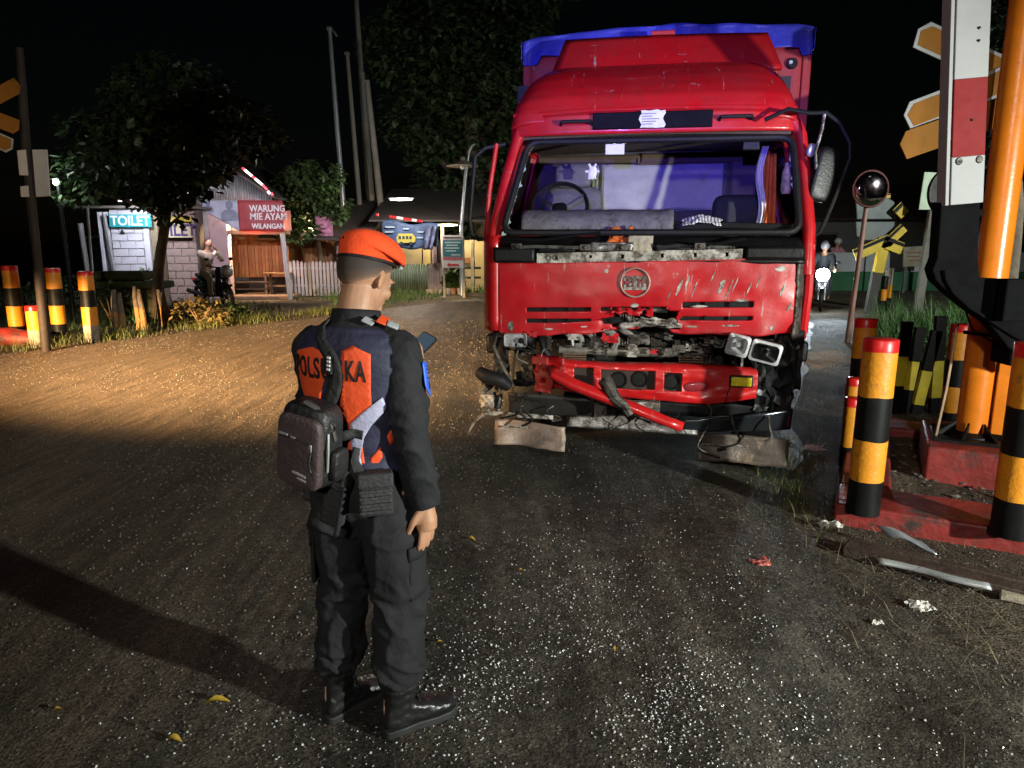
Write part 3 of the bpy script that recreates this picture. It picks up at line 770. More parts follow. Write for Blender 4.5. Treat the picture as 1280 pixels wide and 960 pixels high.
# ---------------------------------------------------------------- front panel with grille slots and torn centre
PX0, PX1, PZ0, PZ1 = -1.072, .965, .995, 1.515
slots = [(-.86, -.405, 1.165, 1.198), (-.86, -.405, 1.082, 1.113), (-.33, .12, 1.165, 1.198), (-.33, -.18, 1.082, 1.113), (.225, .70, 1.186, 1.222), (.225, .70, 1.098, 1.13)]
def panel_pos(x, z):
    e = (x - CX) / 1.02
    y = .05 * abs(e) ** 4 + .018 * ((z - 1.25) / .26) ** 2
    d = math.exp(-((x + .05) / .33) ** 2) * math.exp(-((z - 1.06) / .13) ** 2)
    y += .085 * d + .05 * d * noise.noise((x * 9, z * 14, 1)) + .03 * math.exp(-((z - 1.0) / .07) ** 2) * noise.noise((x * 6, z * 4, 31))
    y += .022 * math.exp(-((x - .5) / .25) ** 2 - ((z - 1.3) / .12) ** 2) * (1 + noise.noise((x * 5, z * 6, 2)))
    y += .014 * noise.noise((x * 2.6, z * 3, 6)) + .005 * noise.noise((x * 8, z * 9, 16)) + .03 * max(0, .05 - (z - .995)) * 4 * noise.noise((x * 5, 0, 8))
    tilt = (x - CX) * .0235
    zz = z + tilt + (.018 * math.exp(-((x + .12) / .3) ** 2) if z < 1.1 else 0)
    if z < 1.01: zz += .02 * noise.noise((x * 6, 3, 1)) + .022 * math.exp(-((x + .1) / .25) ** 2)
    return (x, y, zz)
def pk(u, v):
    x = PX0 + (PX1 - PX0) * u; z = PZ0 + (PZ1 - PZ0) * v
    for a, b, c, d in slots:
        if a < x < b and c < z < d: return False
    # torn centre
    n = noise.noise((x * 7, z * 9, 3)) * .07
    if -.22 + n < x < .21 + n and 1.02 + .3 * n < z < 1.165 + n * .6: return False
    if -.06 < x + n < .16 and z < 1.03: return False
    return True
mb = MB(); mb.grid(lambda u, v: panel_pos(PX0 + (PX1 - PX0) * u, PZ0 + (PZ1 - PZ0) * v), 204, 52, pk)
fp = mb.build('front_panel', redB, truck, smooth='all', solid=.012)
# slot backs with mesh bars
for (a, b, c, d) in slots:
    tl = ((a + b) / 2 - CX) * .0235
    mb = MB(); mb.b2((a - .01, .045, c - .01 + tl), (b + .01, .055, d + .01 + tl)); s_o = mb.build('grille_slot', blk, fp)
    n = max(2, int((b - a) / .15))
    for k in range(1, n):
        mb = MB(); mb.b2((a + (b - a) * k / n - .006, .012, c + tl), (a + (b - a) * k / n + .006, .05, d + tl)); mb.build('slot_divider', blk, fp)
# peeled bare-metal lips of the tear
mb = MB(); mb.grid(lambda u, v: (-.20 + .43 * u, .05 - .04 * v + .02 * noise.noise((u * 8, v * 3, 1)), 1.03 + .012 * u + .04 * v + .014 * noise.noise((u * 7, v * 4, 4)) + .02 * math.sin(u * 3.1)), 26, 5); mb.build('torn_lip', primer, fp, smooth='all', solid=.008)
mb = MB(); mb.grid(lambda u, v: (-.16 + .35 * u, .03 - .03 * v, 1.085 + .05 * v + .03 * noise.noise((u * 6, v * 3, 8)) - .03 * u), 20, 4, lambda u, v: noise.noise((u * 5, v * 4, 2)) > -.2); mb.build('torn_lip', primer, fp, smooth='all', solid=.006)
mb = MB(); mb.grid(lambda u, v: (-.27 + .30 * u, .02 - .025 * v, 1.185 - .05 * v + .03 * noise.noise((u * 7, v * 3, 5))), 20, 4, lambda u, v: noise.noise((u * 6, v * 4, 7)) > -.15); mb.build('torn_lip', redB, fp, smooth='all', solid=.006)
# paint chips to bare primer
for (x, z, w, h, sd_) in ((-.98, 1.06, .05, .075, 1), (.86, 1.44, .07, .035, 2), (-.30, 1.445, .03, .03, 3), (.34, 1.195, .11, .016, 4), (.62, 1.232, .09, .016, 5), (.83, 1.04, .03, .03, 6), (-.1, 1.205, .06, .03, 7), (.04, 1.17, .10, .02, 8), (.48, 1.33, .03, .10, 9), (.20, 1.33, .022, .12, 10), (.25, 1.36, .016, .09, 11), (.30, 1.31, .010, .13, 12), (.53, 1.30, .012, .14, 13), (.57, 1.34, .008, .10, 14), (.66, 1.31, .010, .08, 15), (.72, 1.36, .008, .09, 16), (.13, 1.27, .010, .07, 17), (.42, 1.40, .008, .07, 18), (.88, 1.30, .02, .09, 19), (.93, 1.18, .02, .06, 20), (-.45, 1.05, .05, .012, 21), (-.7, 1.04, .06, .012, 22), (.55, 1.06, .12, .014, 23), (.3, 1.05, .10, .012, 24)):
    mb = MB(); n = 14; slant = .35 if h > w * 1.6 else 0
    pts = [(x + w / 2 * math.cos(2 * math.pi * k / n) * (1 + .6 * noise.noise((k * .9, sd_, 1))) + slant * h / 2 * math.sin(2 * math.pi * k / n), z + h / 2 * math.sin(2 * math.pi * k / n) * (1 + .6 * noise.noise((k * .9, sd_, 5)))) for k in range(n)]
    P3 = [panel_pos(a, b) for a, b in pts]
    mb.add([(p[0], p[1] - .009, p[2]) for p in P3], [tuple(range(n))]); mb.build('paint_chip', primer, fp)
# emblem
lx, ly, lz = -.10, -.015, 1.362; em = Euler((R(90), 0, 0)).to_matrix()
mb = MB(); mb.torus((lx, ly, lz), .098, .007, em, 8, 40); emb = mb.build('emblem_ring', mat('worn_emblem', (.42, .25, .22), .5, .2, var=.4, scale=20), fp, smooth=True)
mb = MB(); mb.grid(lambda u, v: (lx - .075 + .15 * u, ly - .004 + .003 * noise.noise((u * 6, v * 6, 1)), lz - .05 + .095 * v), 12, 8, lambda u, v: noise.noise((u * 3.3, v * 3, 11)) > -.32); mb.build('emblem_plate', primer, emb, solid=.004)
mb = MB()
for k, x in enumerate((-.05, -.02, .02, .045)): mb.b2((lx + x, ly - .012, lz - .028), (lx + x + .012, ly - .009, lz + .028))
mb.b2((lx - .05, ly - .012, lz - .03), (lx - .008, ly - .009, lz - .02)); mb.build('emblem_mark', mat('dark_red_mark', (.16, .05, .05), .6), emb)

# ---------------------------------------------------------------- engine bay behind the gap
mb = MB(); mb.b2((-.95, .55, .50), (.95, .62, 1.5)); mb.build('engine_bulkhead', mat('engine_bay_black', (.012, .011, .011), .8), truck)  # plain near-black backing plate behind the engine parts
# radiator with fins
rad = MB(); rad.b2((-.22, .36, .86), (.32, .44, 1.14)); rado = rad.build('radiator', grim, truck, bevel=.01)
mb = MB()
for k in range(27): mb.b2((-.205 + k * .0195, .345, .87), (-.205 + k * .0195 + .008, .36, 1.12))
fin = mb.build('radiator_fins', mat('fin_metal', (.24, .22, .20), .5, .6, var=.3, scale=20), rado); fin['kind'] = 'stuff'
# hoses
for k, pts in enumerate(([(-.62, .3, 1.05), (-.60, .24, .99), (-.55, .22, .95), (-.50, .22, .96), (-.47, .22, .92), (-.47, .22, .87)],
                         [(-.50, .28, 1.06), (-.47, .22, 1.0), (-.41, .2, .97), (-.38, .2, .93), (-.40, .2, .88)],
                         [(-.36, .28, 1.05), (-.31, .22, 1.0), (-.25, .2, .97), (-.22, .2, .92), (-.24, .2, .86)],
                         [(-.22, .28, 1.05), (-.18, .2, 1.0), (-.12, .18, .97), (-.10, .18, .92), (-.14, .18, .87)],
                         [(.34, .3, 1.05), (.40, .22, 1.0), (.44, .2, .93), (.42, .22, .86)],
                         [(-.80, .2, .98), (-.76, .12, .92), (-.74, .1, .86), (-.70, .12, .80)])):
    mb = MB(); mb.tube([(x, y - .12, z + .02) for x, y, z in catmull(pts, 4)] if k < 5 else pts, .021 + .004 * (k % 3), 8); mb.build('coolant_hose', mat('grey_hose', (.24, .225, .21), .55, var=.3, scale=14) if k < 4 else rub, truck, smooth=True)
# cross tube and small hardware
mb = MB(); mb.tube([(-.63, .1, .865), (-.2, .09, .862), (.2, .1, .868), (.42, .11, .875)], [.03, .034, .036, .03], 10); mb.build('cross_tube', mat('dusty_tube', (.24, .21, .18), .6, .4, var=.35, scale=12, bump=.2), truck, smooth=True)
for x0, x1 in ((.02, .10), (.24, .30)):
    mb = MB(); mb.b2((x0, .06, .838), (x1, .13, .905)); mb.build('tube_bracket', grim, truck, bevel=.008)
for x0 in (-.60, .22):
    mb = MB()
    for k in range(4): mb.tube([(x0, .06, .79 + k * .017), (x0 + .17, .06, .79 + k * .017)], .006, 6)
    mb.build('leaf_spring', mat('rusty_spring', (.22, .14, .09), .6, .4), truck, smooth=True)
rq = random.Random(5)
for k in range(34):
    x = rq.choice([rq.uniform(-.82, -.5), rq.uniform(-.82, .6), rq.uniform(.30, .62)]); z = rq.uniform(.82, 1.04); y = rq.uniform(.10, .34)
    mb = MB(); kind = k % 4
    if kind == 0: mb.box((x, y, z), (rq.uniform(.03, .09), .05, rq.uniform(.03, .11)), (0, rq.uniform(-.5, .5), 0))
    elif kind == 1: mb.cyl((x, y, z - .05), (x + rq.uniform(-.03, .03), y, z + .05), .016, .02, 10)
    elif kind == 2: mb.bar((x - .07, y, z + rq.uniform(-.04, .04)), (x + .07, y - .02, z + rq.uniform(-.04, .04)), .012, .03)
    else: mb.cyl((x, y - .03, z), (x, y + .03, z), .03, .026, 12); mb.cyl((x, y - .045, z), (x, y - .03, z), .012, .012, 6)
    mb.build(['engine_bracket', 'filter_canister', 'control_rod', 'pulley'][kind], [grim, stl, grim, grim][rq.randrange(4)], truck, bevel=.005, smooth=True)
for k in range(9):
    x = rq.uniform(-.8, .55); z0 = rq.uniform(.95, 1.04)
    pts = [(x + .05 * j * rq.uniform(-.2, 1), .1 + .03 * math.sin(j), z0 - .035 * j + .02 * rq.random()) for j in range(5)]
    mb = MB(); mb.tube(pts, .006, 6); mb.build('wiring', blk, truck, smooth=True)
# torn hoses, springs and wires hanging in and under the gap
def catm(pts, n=4): return catmull(pts, n)
for k in range(22):
    x = rq.uniform(-.95, .85); z0 = rq.choice([rq.uniform(.9, 1.0), rq.uniform(.55, .75), rq.uniform(.42, .5)]); y0 = -.02 if z0 > .8 else rq.uniform(-.17, -.12)
    L_ = rq.uniform(.08, .24); pts = [(x, y0 + .05, z0), (x + rq.uniform(-.05, .05), y0, z0 - L_ * .35), (x + rq.uniform(-.09, .09), y0 - .02, z0 - L_ * .75), (x + rq.uniform(-.12, .12), y0 - .01, z0 - L_)]
    mb = MB(); mb.tube(catm(pts), rq.choice([.0035, .005, .008]), 6); mb.build('dangling_wire', [blk, rub, grim, stl][k % 4], truck, smooth=True)
for (x, y, z, L_) in ((-.70, -.01, .93, .10), (.40, -.02, .94, .10), (-.30, -.02, .90, .12)):
    mb = MB(); mb.tube([(x + .02 * math.cos(t * .9), y + .02 * math.sin(t * .9), z - L_ / 2 + L_ * t / 40) for t in range(41)], .005, 5); mb.build('coil_spring', grim, truck, smooth=True)
for k in range(16):
    x = rq.uniform(-.85, .6); z = rq.uniform(.86, 1.0); w_ = rq.uniform(.05, .13)
    mb = MB(); mb.grid(lambda u, v: (x + w_ * u + .02 * noise.noise((u * 3, v * 3, k)), -.01 + .05 * noise.noise((u * 4, v * 4, k + 7)), z + w_ * .6 * (v - .5) + .02 * noise.noise((u * 4, v * 3, k + 3))), 4, 4, lambda u, v: noise.noise((u * 3, v * 3, k + 11)) > -.25); mb.build('torn_metal', [grim, primer, stl, redB][k % 4], truck, solid=.004)
# headlights
hl = thing('headlight', '', ''); del hl['label'], hl['category']; hl.parent = truck; hl['label'] = 'empty left headlight bracket with its lamp gone'; hl.location = (0, -.10, 0)
rp_ = rr(.085, .052, .02, 4, -.935, .945)
mb = MB(); mb.loft([[(x, .07, z) for x, z in rp_], [(-.935 + (x + .935) * .93, .05, .945 + (z - .945) * .9) for x, z in rp_], [(-.935 + (x + .935) * .8, .09, .945 + (z - .945) * .75) for x, z in rp_]], cap=True)
mb.build('lamp_bracket', mat('galvanised', (.46, .46, .48), .4, .5, var=.3, scale=16, dirt=(.15, .13, .12), dirt_amt=.3, dscale=14, bump=.2), hl, smooth=35)
mb = MB(); mb.cyl((-.89, .088, .945), (-.89, .035, .945), .02, .02, 12); mb.build('bulb_hole', blk, hl)
hr = thing('headlight', '', ''); del hr['label'], hr['category']; hr.parent = truck; hr['label'] = 'right headlight knocked askew in its chrome bezel'
hr.location = (.70, -.06, .925); hr.rotation_euler = (0, R(13), R(-6))
mb = MB(); mb.b2((-.185, .066, -.075), (.185, .14, .075)); mb.build('lamp_housing', blk, hr, bevel=.02)
for cx, hw in ((-.10, .075), (.085, .10)):
    o_, i_ = rr(hw, .072, .02, 4, cx, 0), rr(hw - .016, .056, .03, 4, cx, 0)
    mb = MB(); n = len(o_); vs = [(x, .0, z) for x, z in o_] + [(x, -.006, z) for x, z in i_] + [(cx + (x - cx) * .4, .06, z * .4) for x, z in i_] + [(x, .05, z) for x, z in o_]
    fs = []
    for k in range(n):
        k2 = (k + 1) % n; fs += [(k, k2, n + k2, n + k), (n + k, n + k2, 2 * n + k2, 2 * n + k), (k, k2, 3 * n + k2, 3 * n + k)]
    fs.append(tuple(2 * n + k for k in range(n))); mb.add(vs, fs); mb.build('bezel', mat('lamp_reflector', (.58, .58, .60), .32, .35, var=.2, scale=20), hr, smooth=35)
    mb = MB(); mb.cyl((cx, .055, 0), (cx, .012, 0), .02, .014, 12); mb.build('bulb', mat('bulb_glass', (.5, .5, .5), .15, .3), hr, smooth=True)
mb = MB(); mb.prism([(x, -.012, z) for x, z in rr(.082, .054, .025, 4, .085, 0)], (0, .004, 0))
lens = bpy.data.materials.new('clear_lens'); lens.use_nodes = True; lb = lens.node_tree.nodes['Principled BSDF']; lb.inputs['Base Color'].default_value = (.9, .95, .95, 1); lb.inputs['Transmission Weight'].default_value = 1; lb.inputs['Roughness'].default_value = .06
MATS['clear_lens'] = lens
mb.build('lens', lens, hr)
mb = MB(); mb.b2((-.03, -.02, -.2), (-.012, .0, .06)); mb.build('dangling_strip', stl, truck, bevel=.003).location = (.66, .0, .93)

# ---------------------------------------------------------------- red bumper, bent
def bump_top(x): return .828 - .022 * (x + .78) + .008 * math.sin(x * 5)
def bump_bot(x):
    if x < .42: return .60 - (x + .78) * .058
    return .53 + (x - .42) * .16
wins = [(-.50, -.365, .64, .775), (-.31, .055, .635, .765), (.115, .235, .63, .76)]
def bump_pos(u, v):
    x = -.79 + 1.53 * u; z = bump_bot(x) + (bump_top(x) - bump_bot(x)) * v
    y = -.10 + .10 * abs(u - .5) ** 3 * 4 - .035 * math.sin(v * math.pi) ** .5
    y += .05 * math.exp(-((x - .33) / .10) ** 2 - ((v - .45) / .22) ** 2)
    if x < -.58: y += .09 * ((-.58 - x) / .2) * (1 + .7 * noise.noise((x * 9, v * 4, 1)))
    y += .016 * noise.noise((x * 4, v * 2.5, 5)) + .008 * noise.noise((x * 11, v * 7, 25))
    if v > .93: y += .05 * (v - .93) / .07
    if v < .06: y += .05 * (.06 - v) / .06
    return (x, y, z + (.02 * noise.noise((x * 9, v * 3, 4)) if x < -.55 else 0))
def bump_keep(u, v):
    x = -.79 + 1.53 * u; z = bump_bot(x) + (bump_top(x) - bump_bot(x)) * v
    return not any(a < x < b and c < z < d for a, b, c, d in wins)
mb = MB(); mb.grid(bump_pos, 170, 34, bump_keep); bmp = mb.build('bumper', redC, truck, smooth='all', solid=.012)
for (a, b, c, d) in wins:
    mb = MB(); mb.b2((a - .03, -.085, c - .02), (b + .03, -.075, d + .02)); mb.build('bumper_backing', mat('dark_brown_plate', (.05, .035, .028), .6, .3, var=.3, scale=15), bmp)
for cx, cz in ((-.19, .69), (-.045, .70), (.17, .69)):
    mb = MB(); mb.torus((cx, -.09, cz), .052, .008, em, 6, 24); mb.build('tow_ring', blk, bmp, smooth=True)
    mb = MB(); mb.cyl((cx, -.088, cz), (cx, -.07, cz), .05, .05, 20); mb.build('tow_hole', mat('hole_black', (.004, .004, .004), .9), bmp)
# dent with crushed paint
mb = pillow((.33, -.098, .665), .19, .05, .075, (0, R(-8), 0), .8); mb.build('dent', red_paint('crushed_paint', 1, (.28, .02, .03)), bmp, smooth='all')
# fog lamp
fogm = mat('yellow_lens', (.62, .50, .02), .2, var=.35, scale=40, spec=.7, emit=(.9, .7, .02), estr=.05)
mb = MB(); mb.b2((.552, -.128, .672), (.706, -.09, .752)); fl = mb.build('fog_lamp', blk, bmp, bevel=.006)
mb = MB(); mb.b2((.563, -.136, .682), (.695, -.127, .742)); mb.build('fog_lens', fogm, fl, bevel=.004)
# twisted left end
mb = MB(); mb.grid(lambda u, v: (-.80 + .13 * u + .02 * math.sin(v * 5), -.04 - .06 * u - .03 * math.sin(v * 4), .58 + .25 * v), 8, 14, lambda u, v: noise.noise((u * 3, v * 5, 3)) > -.25); mb.build('twisted_end', red_paint('torn_red', 1.0, (.5, .05, .05)), bmp, smooth='all', solid=.01)
# the long red tube hanging across
mb = MB(); mb.tube([(-.66, -.13, .76), (-.62, -.21, .735), (-.50, -.25, .68), (-.30, -.28, .615), (-.08, -.31, .545), (.05, -.33, .50), (.14, -.34, .468), (.245, -.35, .437)], [.04, .05, .047, .044, .041, .040, .037, .036], 14, cap=False, flat=.8)
mb.build('bent_tube', redC, truck, smooth=True, solid=.006)
mb = MB(); mb.tube([(-.28, -.26, .72), (-.24, -.30, .66), (-.20, -.32, .60), (-.14, -.33, .56), (-.10, -.34, .50)], [.05, .045, .04, .035, .03], 8); mb.build('snapped_bracket', grim, truck, smooth=True)
mb = MB(); mb.b2((-.19, -.12, .50), (.10, -.06, .545)); mb.build('tow_plate', primer, truck, bevel=.008)

# ---------------------------------------------------------------- lower valance, flaps, wreckage
def plate(name, m, fn, nu=20, nv=6, solid=.008, label=None, keep=None, sm='all'):
    mb = MB(); mb.grid(fn, nu, nv, keep); return mb.build(name, m, truck, smooth=sm, solid=solid, label=label)
plate('valance', mat('black_valance', (.03, .028, .027), .45, .3, var=.4, scale=8, bump=.2), lambda u, v: (-.98 + .62 * u, -.02 - .05 * v, .40 + .17 * v - .03 * u + .008 * noise.noise((u * 6, v * 3, 1))))
plate('valance', stl, lambda u, v: (-.56 + .92 * u, -.09 - .03 * (1 - v), .345 + (.115 - .05 * abs(2 * u - 1)) * v - .02 * u + .006 * noise.noise((u * 7, v * 3, 5))), 24, 6, label='bare grey steel valance plate')
plate('valance', mat('glossy_black_valance', (.05, .055, .065), .16, .7, var=.3, scale=5, bump=.15, bscale=8), lambda u, v: (.25 + .74 * u, -.10 + .10 * u ** 3 - .04 * v, .345 + (.085 + .07 * u) * v + .02 * u + .01 * noise.noise((u * 5, v * 3, 8))), 24, 6, label='shiny dark right valance plate')
plate('valance', blk, lambda u, v: (-.1 + .95 * u, -.02, .44 + .09 * v + .02 * noise.noise((u * 5, v * 3, 2))), 20, 5)
for x0, x1 in ((-.36, -.27), (.02, .10)):
    mb = MB(); mb.b2((x0, -.06, .40), (x1, -.045, .60)); mb.build('hanger_strap', grim, truck, bevel=.004)
plate('fender_lip', primer, lambda u, v: (-1.27 + .62 * u, -.13 + .05 * u + .02 * v, .335 + .075 * min(1, u * 4) ** .6 - .03 * u + .028 * v - (.09 * (1 - u * 5) ** 2 if u < .2 else 0)), 24, 4, .006, 'pale bent fender lip')
# mud flaps
plate('mud_flap', rust, lambda u, v: (-1.09 + .53 * u + .012 * noise.noise((u * 3, v * 3, 1)), -.03 + .035 * math.sin(u * 5) - .05 * (1 - v) ** 2 + .02 * noise.noise((u * 4, v * 3, 9)), .175 + .17 * v - .02 * u + .01 * v * (1 - u) + .012 * noise.noise((u * 5, 2, 1)) * (1 - v)), 16, 8, .004)
plate('mud_flap', mat('brown_flap', (.10, .075, .06), .5, .3, var=.4, scale=5, dirt=(.36, .24, .16), dirt_amt=.22, dscale=4.5, bump=.2), lambda u, v: (.37 + .61 * u, -.03 + .03 * math.sin(u * 4) - .05 * (1 - v) ** 2 + .02 * noise.noise((u * 4, v * 3, 19)), .125 + .19 * v - .012 * u + .012 * noise.noise((u * 5, 2, 7)) * (1 - v)), 16, 8, .004)
for (x0, x1, z) in ((-1.04, -.84, .30), (.40, .72, .235)):
    plate('flap_strip', primer, lambda u, v, x0=x0, x1=x1, z=z: (x0 + (x1 - x0) * u, -.047, z + .012 * v + .004 * noise.noise((u * 8, v, 3))), 12, 2, .004)
# wreckage at the left corner
plate('crumpled_fender', mat('crumpled_sheet', (.16, .15, .145), .5, .5, var=.5, scale=9, dirt=(.5, .47, .42), dirt_amt=.25, dscale=7, bump=.3), lambda u, v: (-1.23 + .17 * u + .05 * v, .02 + .08 * noise.noise((u * 4, v * 4, 3)), .40 + .26 * v + .04 * noise.noise((u * 5, v * 4, 8))), 7, 8, sm=False)
plate('inner_fender', rub, lambda u, v: (-1.12 + .32 * u, .10 + .07 * noise.noise((u * 4, v * 4, 12)), .58 + .42 * v + .03 * noise.noise((u * 6, v * 5, 1))), 14, 16, keep=lambda u, v: not (.35 < u < .9 and .1 < v < .62))
mb = MB(); mb.tube([(-1.20, -.02, .70), (-1.15, -.06, .68), (-1.09, -.06, .665), (-1.03, -.04, .64), (-.98, -.02, .60)], [.045, .055, .05, .056, .04], 10); mb.build('air_hose', rub, truck, smooth=True)
mb = MB(); mb.tube([(-1.08, .06, .98), (-1.10, .02, .88), (-1.04, .0, .76), (-.95, -.02, .60)], .014, 6); mb.build('bent_rod', grim, truck, smooth=True)
plate('bracket_scrap', primer, lambda u, v: (-1.19 + .10 * u, -.05 + .03 * noise.noise((u * 3, v * 3, 0)), .44 + .10 * v), 6, 6)
plate('bracket_scrap', grim, lambda u, v: (-.92 + .12 * u, .12, .62 + .12 * v + .03 * noise.noise((u * 3, v * 3, 6))), 6, 6)
mb = MB(); mb.b2((-.93, .2, .60), (-.80, .26, .68)); mb.build('jute_packing', mat('tan_packing', (.25, .19, .11), .8, var=.3), truck, bevel=.01)
# crushed right corner
plate('crumpled_fender', mat('crushed_black_sheet', (.035, .036, .038), .35, .4, var=.5, scale=9, bump=.35, bscale=14), lambda u, v: (.74 + .26 * u + .04 * noise.noise((v * 4, u * 3, 7)), -.04 + .10 * u + .16 * noise.noise((u * 7, v * 7, 3)), .42 + .44 * v + .03 * noise.noise((u * 5, v * 4, 8))), 8, 11, sm=False, label='crushed black fender sheet at the right corner')
plate('inner_fender', rub, lambda u, v: (.86 + .2 * u, .12 + .08 * noise.noise((u * 4, v * 4, 22)), .62 + .42 * v), 12, 14)
mb = MB(); mb.b2((1.03, .16, .72), (1.05, .2, .90)); mb.build('side_marker', mat('amber_lens', (.4, .12, .01), .3), truck, bevel=.004)
for k in range(10):
    x = rq.uniform(.86, 1.02); z = rq.uniform(.78, 1.0)
    mb = MB(); mb.box((x, rq.uniform(.08, .2), z), (rq.uniform(.04, .1), .03, rq.uniform(.03, .08)), (rq.uniform(-.5, .5), rq.uniform(-.8, .8), 0)); mb.build('wreck_fragment', grim if k % 3 else blk, truck, bevel=.004)
for k in range(10):
    x = rq.uniform(-1.1, -.72); z = rq.uniform(.62, .98)
    mb = MB(); mb.box((x, rq.uniform(.04, .2), z), (rq.uniform(.03, .08), .03, rq.uniform(.03, .09)), (rq.uniform(-.5, .5), rq.uniform(-.8, .8), 0)); mb.build('wreck_fragment', grim if k % 3 else blk, truck, bevel=.004)

# ---------------------------------------------------------------- chassis, wheels
for x in (-.42, .42):
    mb = MB(); mb.b2((x - .04, .2, .55), (x + .04, 6.2, .80)); mb.build('chassis_rail', blk, truck, bevel=.01)
def wheel(x, y, w):
    wr = thing('wheel', '', ''); del wr['label'], wr['category']; wr.parent = truck; wr.location = (x, y, .48)
    prof_ = [(-w / 2, .30), (-w / 2, .42), (-w / 2 + .03, .47), (-w / 4, .48), (w / 4, .48), (w / 2 - .03, .47), (w / 2, .42), (w / 2, .30)]
    n = 32; mb = MB(); rings = [[(px, r * math.cos(2 * math.pi * k / n), r * math.sin(2 * math.pi * k / n)) for k in range(n)] for px, r in prof_]
    mb.loft(rings, cap=False); mb.build('tyre', rub, wr, smooth=True)
    mb = MB(); mb.loft([[(px, r * math.cos(2 * math.pi * k / n), r * math.sin(2 * math.pi * k / n)) for k in range(n)] for px, r in ((-w / 2 + .01, .30), (-w / 2 + .06, .26), (-w / 2 + .07, .12), (-w / 2 + .01, .10), (w / 2 - .01, .10), (w / 2 - .06, .26), (w / 2 - .01, .3))]); mb.build('rim', grim, wr, smooth=True)
for x in (-.93, .86): wheel(x, .95, .26)
for x in (-.88, .82): wheel(x, 4.9, .46)
mb = MB(); mb.cyl((-.9, .95, .48), (.85, .95, .48), .06, .06, 10); mb.cyl((-.85, 4.9, .48), (.8, 4.9, .48), .09, .09, 10); mb.build('axle', grim, truck, smooth=True)
mb = MB(); mb.b2((-.3, .62, .55), (.3, 1.6, 1.2)); mb.build('engine_block', grim, truck, bevel=.03)
mb = MB(); mb.b2((-.82, .5, .34), (.8, .54, .60)); mb.build('rear_apron', rub, truck)

# ---------------------------------------------------------------- cargo box and tarpaulin
BX0, BX1, BY0, BY1, BZ0, BZ1 = -1.10, 1.215, 1.55, 6.4, .88, 3.24
box = thing('cargo_box', '', ''); del box['label'], box['category']; box.parent = truck
mb = MB(); mb.grid(lambda u, v: (BX0 + (BX1 - BX0) * u, BY0 + .012 * noise.noise((u * 5, v * 6, 1)), BZ0 + (BZ1 - BZ0) * v), 24, 24); mb.build('front_wall', redD, box, smooth='all', solid=.04)
for x in (BX0, BX1):
    mb = MB(); mb.b2((x - .02, BY0 + .03, BZ0), (x + .02, BY1, BZ1)); mb.build('side_wall', redD, box, bevel=.01)
    for k in range(7):
        mb = MB(); sx = -1 if x < 0 else 1; mb.b2((x + sx * .02 - .018, BY0 + .1 + k * .75, BZ0), (x + sx * .02 + .018, BY0 + .17 + k * .75, BZ1)); mb.build('side_stake', redD, box, bevel=.006)
mb = MB(); mb.b2((BX0, BY1 - .04, BZ0), (BX1, BY1, BZ1)); mb.build('tail_wall', redD, box)
mb = MB(); mb.b2((BX0, BY0, BZ0 - .08), (BX1, BY1, BZ0)); mb.build('box_floor', blk, box)
for x in (BX0, BX1):
    mb = MB(); mb.b2((x - .035, BY0 - .035, BZ0), (x + .035, BY0 + .02, BZ1 + .005)); mb.build('corner_post', redD, box, bevel=.01)
mb = MB(); mb.b2((BX0, BY0 - .03, BZ1 - .05), (BX1, BY0 + .02, BZ1 + .01)); mb.build('top_rail', redD, box, bevel=.01)
# roof deflector board standing on the cab roof
mb = MB(); mb.grid(lambda u, v: (-.82 + 1.755 * u + (.085 - .17 * u) * v, .93 + .26 * v + .05 * (2 * u - 1) ** 2 + .006 * noise.noise((u * 4, v * 3, 2)), 2.93 + .315 * v - .012 * u), 24, 8); mb.build('wind_deflector', redA, truck, smooth='all', solid=.03)
mb = MB(); mb.b2((-.05, 1.19, 3.25), (.14, 1.22, 3.285)); mb.build('deflector_tab', redA, truck, bevel=.006)
# corner lamp hole
mb = MB(); mb.cyl((1.10, BY0 - .03, 3.07), (1.10, BY0 - .055, 3.07), .045, .04, 14); mb.build('marker_lamp', blk, box, smooth=True)
mb = MB(); mb.cyl((1.085, BY0 - .05, 3.075), (1.085, BY0 - .062, 3.075), .018, .015, 10); mb.build('marker_lens', chrome, box, smooth=True)
# tarpaulin: sheet over the top with a hanging, folded edge
def tarp(u, v):
    x = BX0 - .03 + (BX1 - BX0 + .06) * u; e = 1 - abs(2 * u - 1)
    crown = .06 + .09 * math.sin(math.pi * u) ** .7
    if v < .28:       # front hanging edge
        t = v / .28; drop = (.05 + .06 * noise.noise((u * 5, 1, 1)) + (.06 if u < .06 or u > .96 else 0)) * (1 - t)
        y = BY0 - .075 + .03 * t + .020 * math.sin(u * 46 + 3 * noise.noise((u * 4, 0, 0))) * (1 - t * .5)
        z = BZ1 + crown * t - drop + .02 * t
        return (x, y, z + .012 * noise.noise((u * 11, v * 4, 2)))
    t = (v - .28) / .72; y = BY0 - .045 + (BY1 - BY0 + .1) * t
    return (x + .02 * noise.noise((u * 3, y, 1)), y, BZ1 + .02 + crown * (1 - .25 * math.sin(t * 40) ** 2 * .3) + .02 * noise.noise((u * 9, y * 3, 4)))
mb = MB(); mb.grid(tarp, 90, 50); tp = mb.build('tarpaulin', tarp_m, truck, smooth='all', solid=.006)
for sx, x in ((-1, BX0 - .03), (1, BX1 + .03)):
    mb = MB(); mb.grid(lambda u, v: (x + sx * (.012 + .012 * math.sin(u * 60)), BY0 - .07 + (BY1 - BY0 + .1) * u, BZ1 + .085 - (.15 + .05 * noise.noise((u * 9, x, 1))) * (1 - v)), 60, 5); mb.build('tarpaulin_skirt', tarp_m, tp, smooth='all', solid=.006)

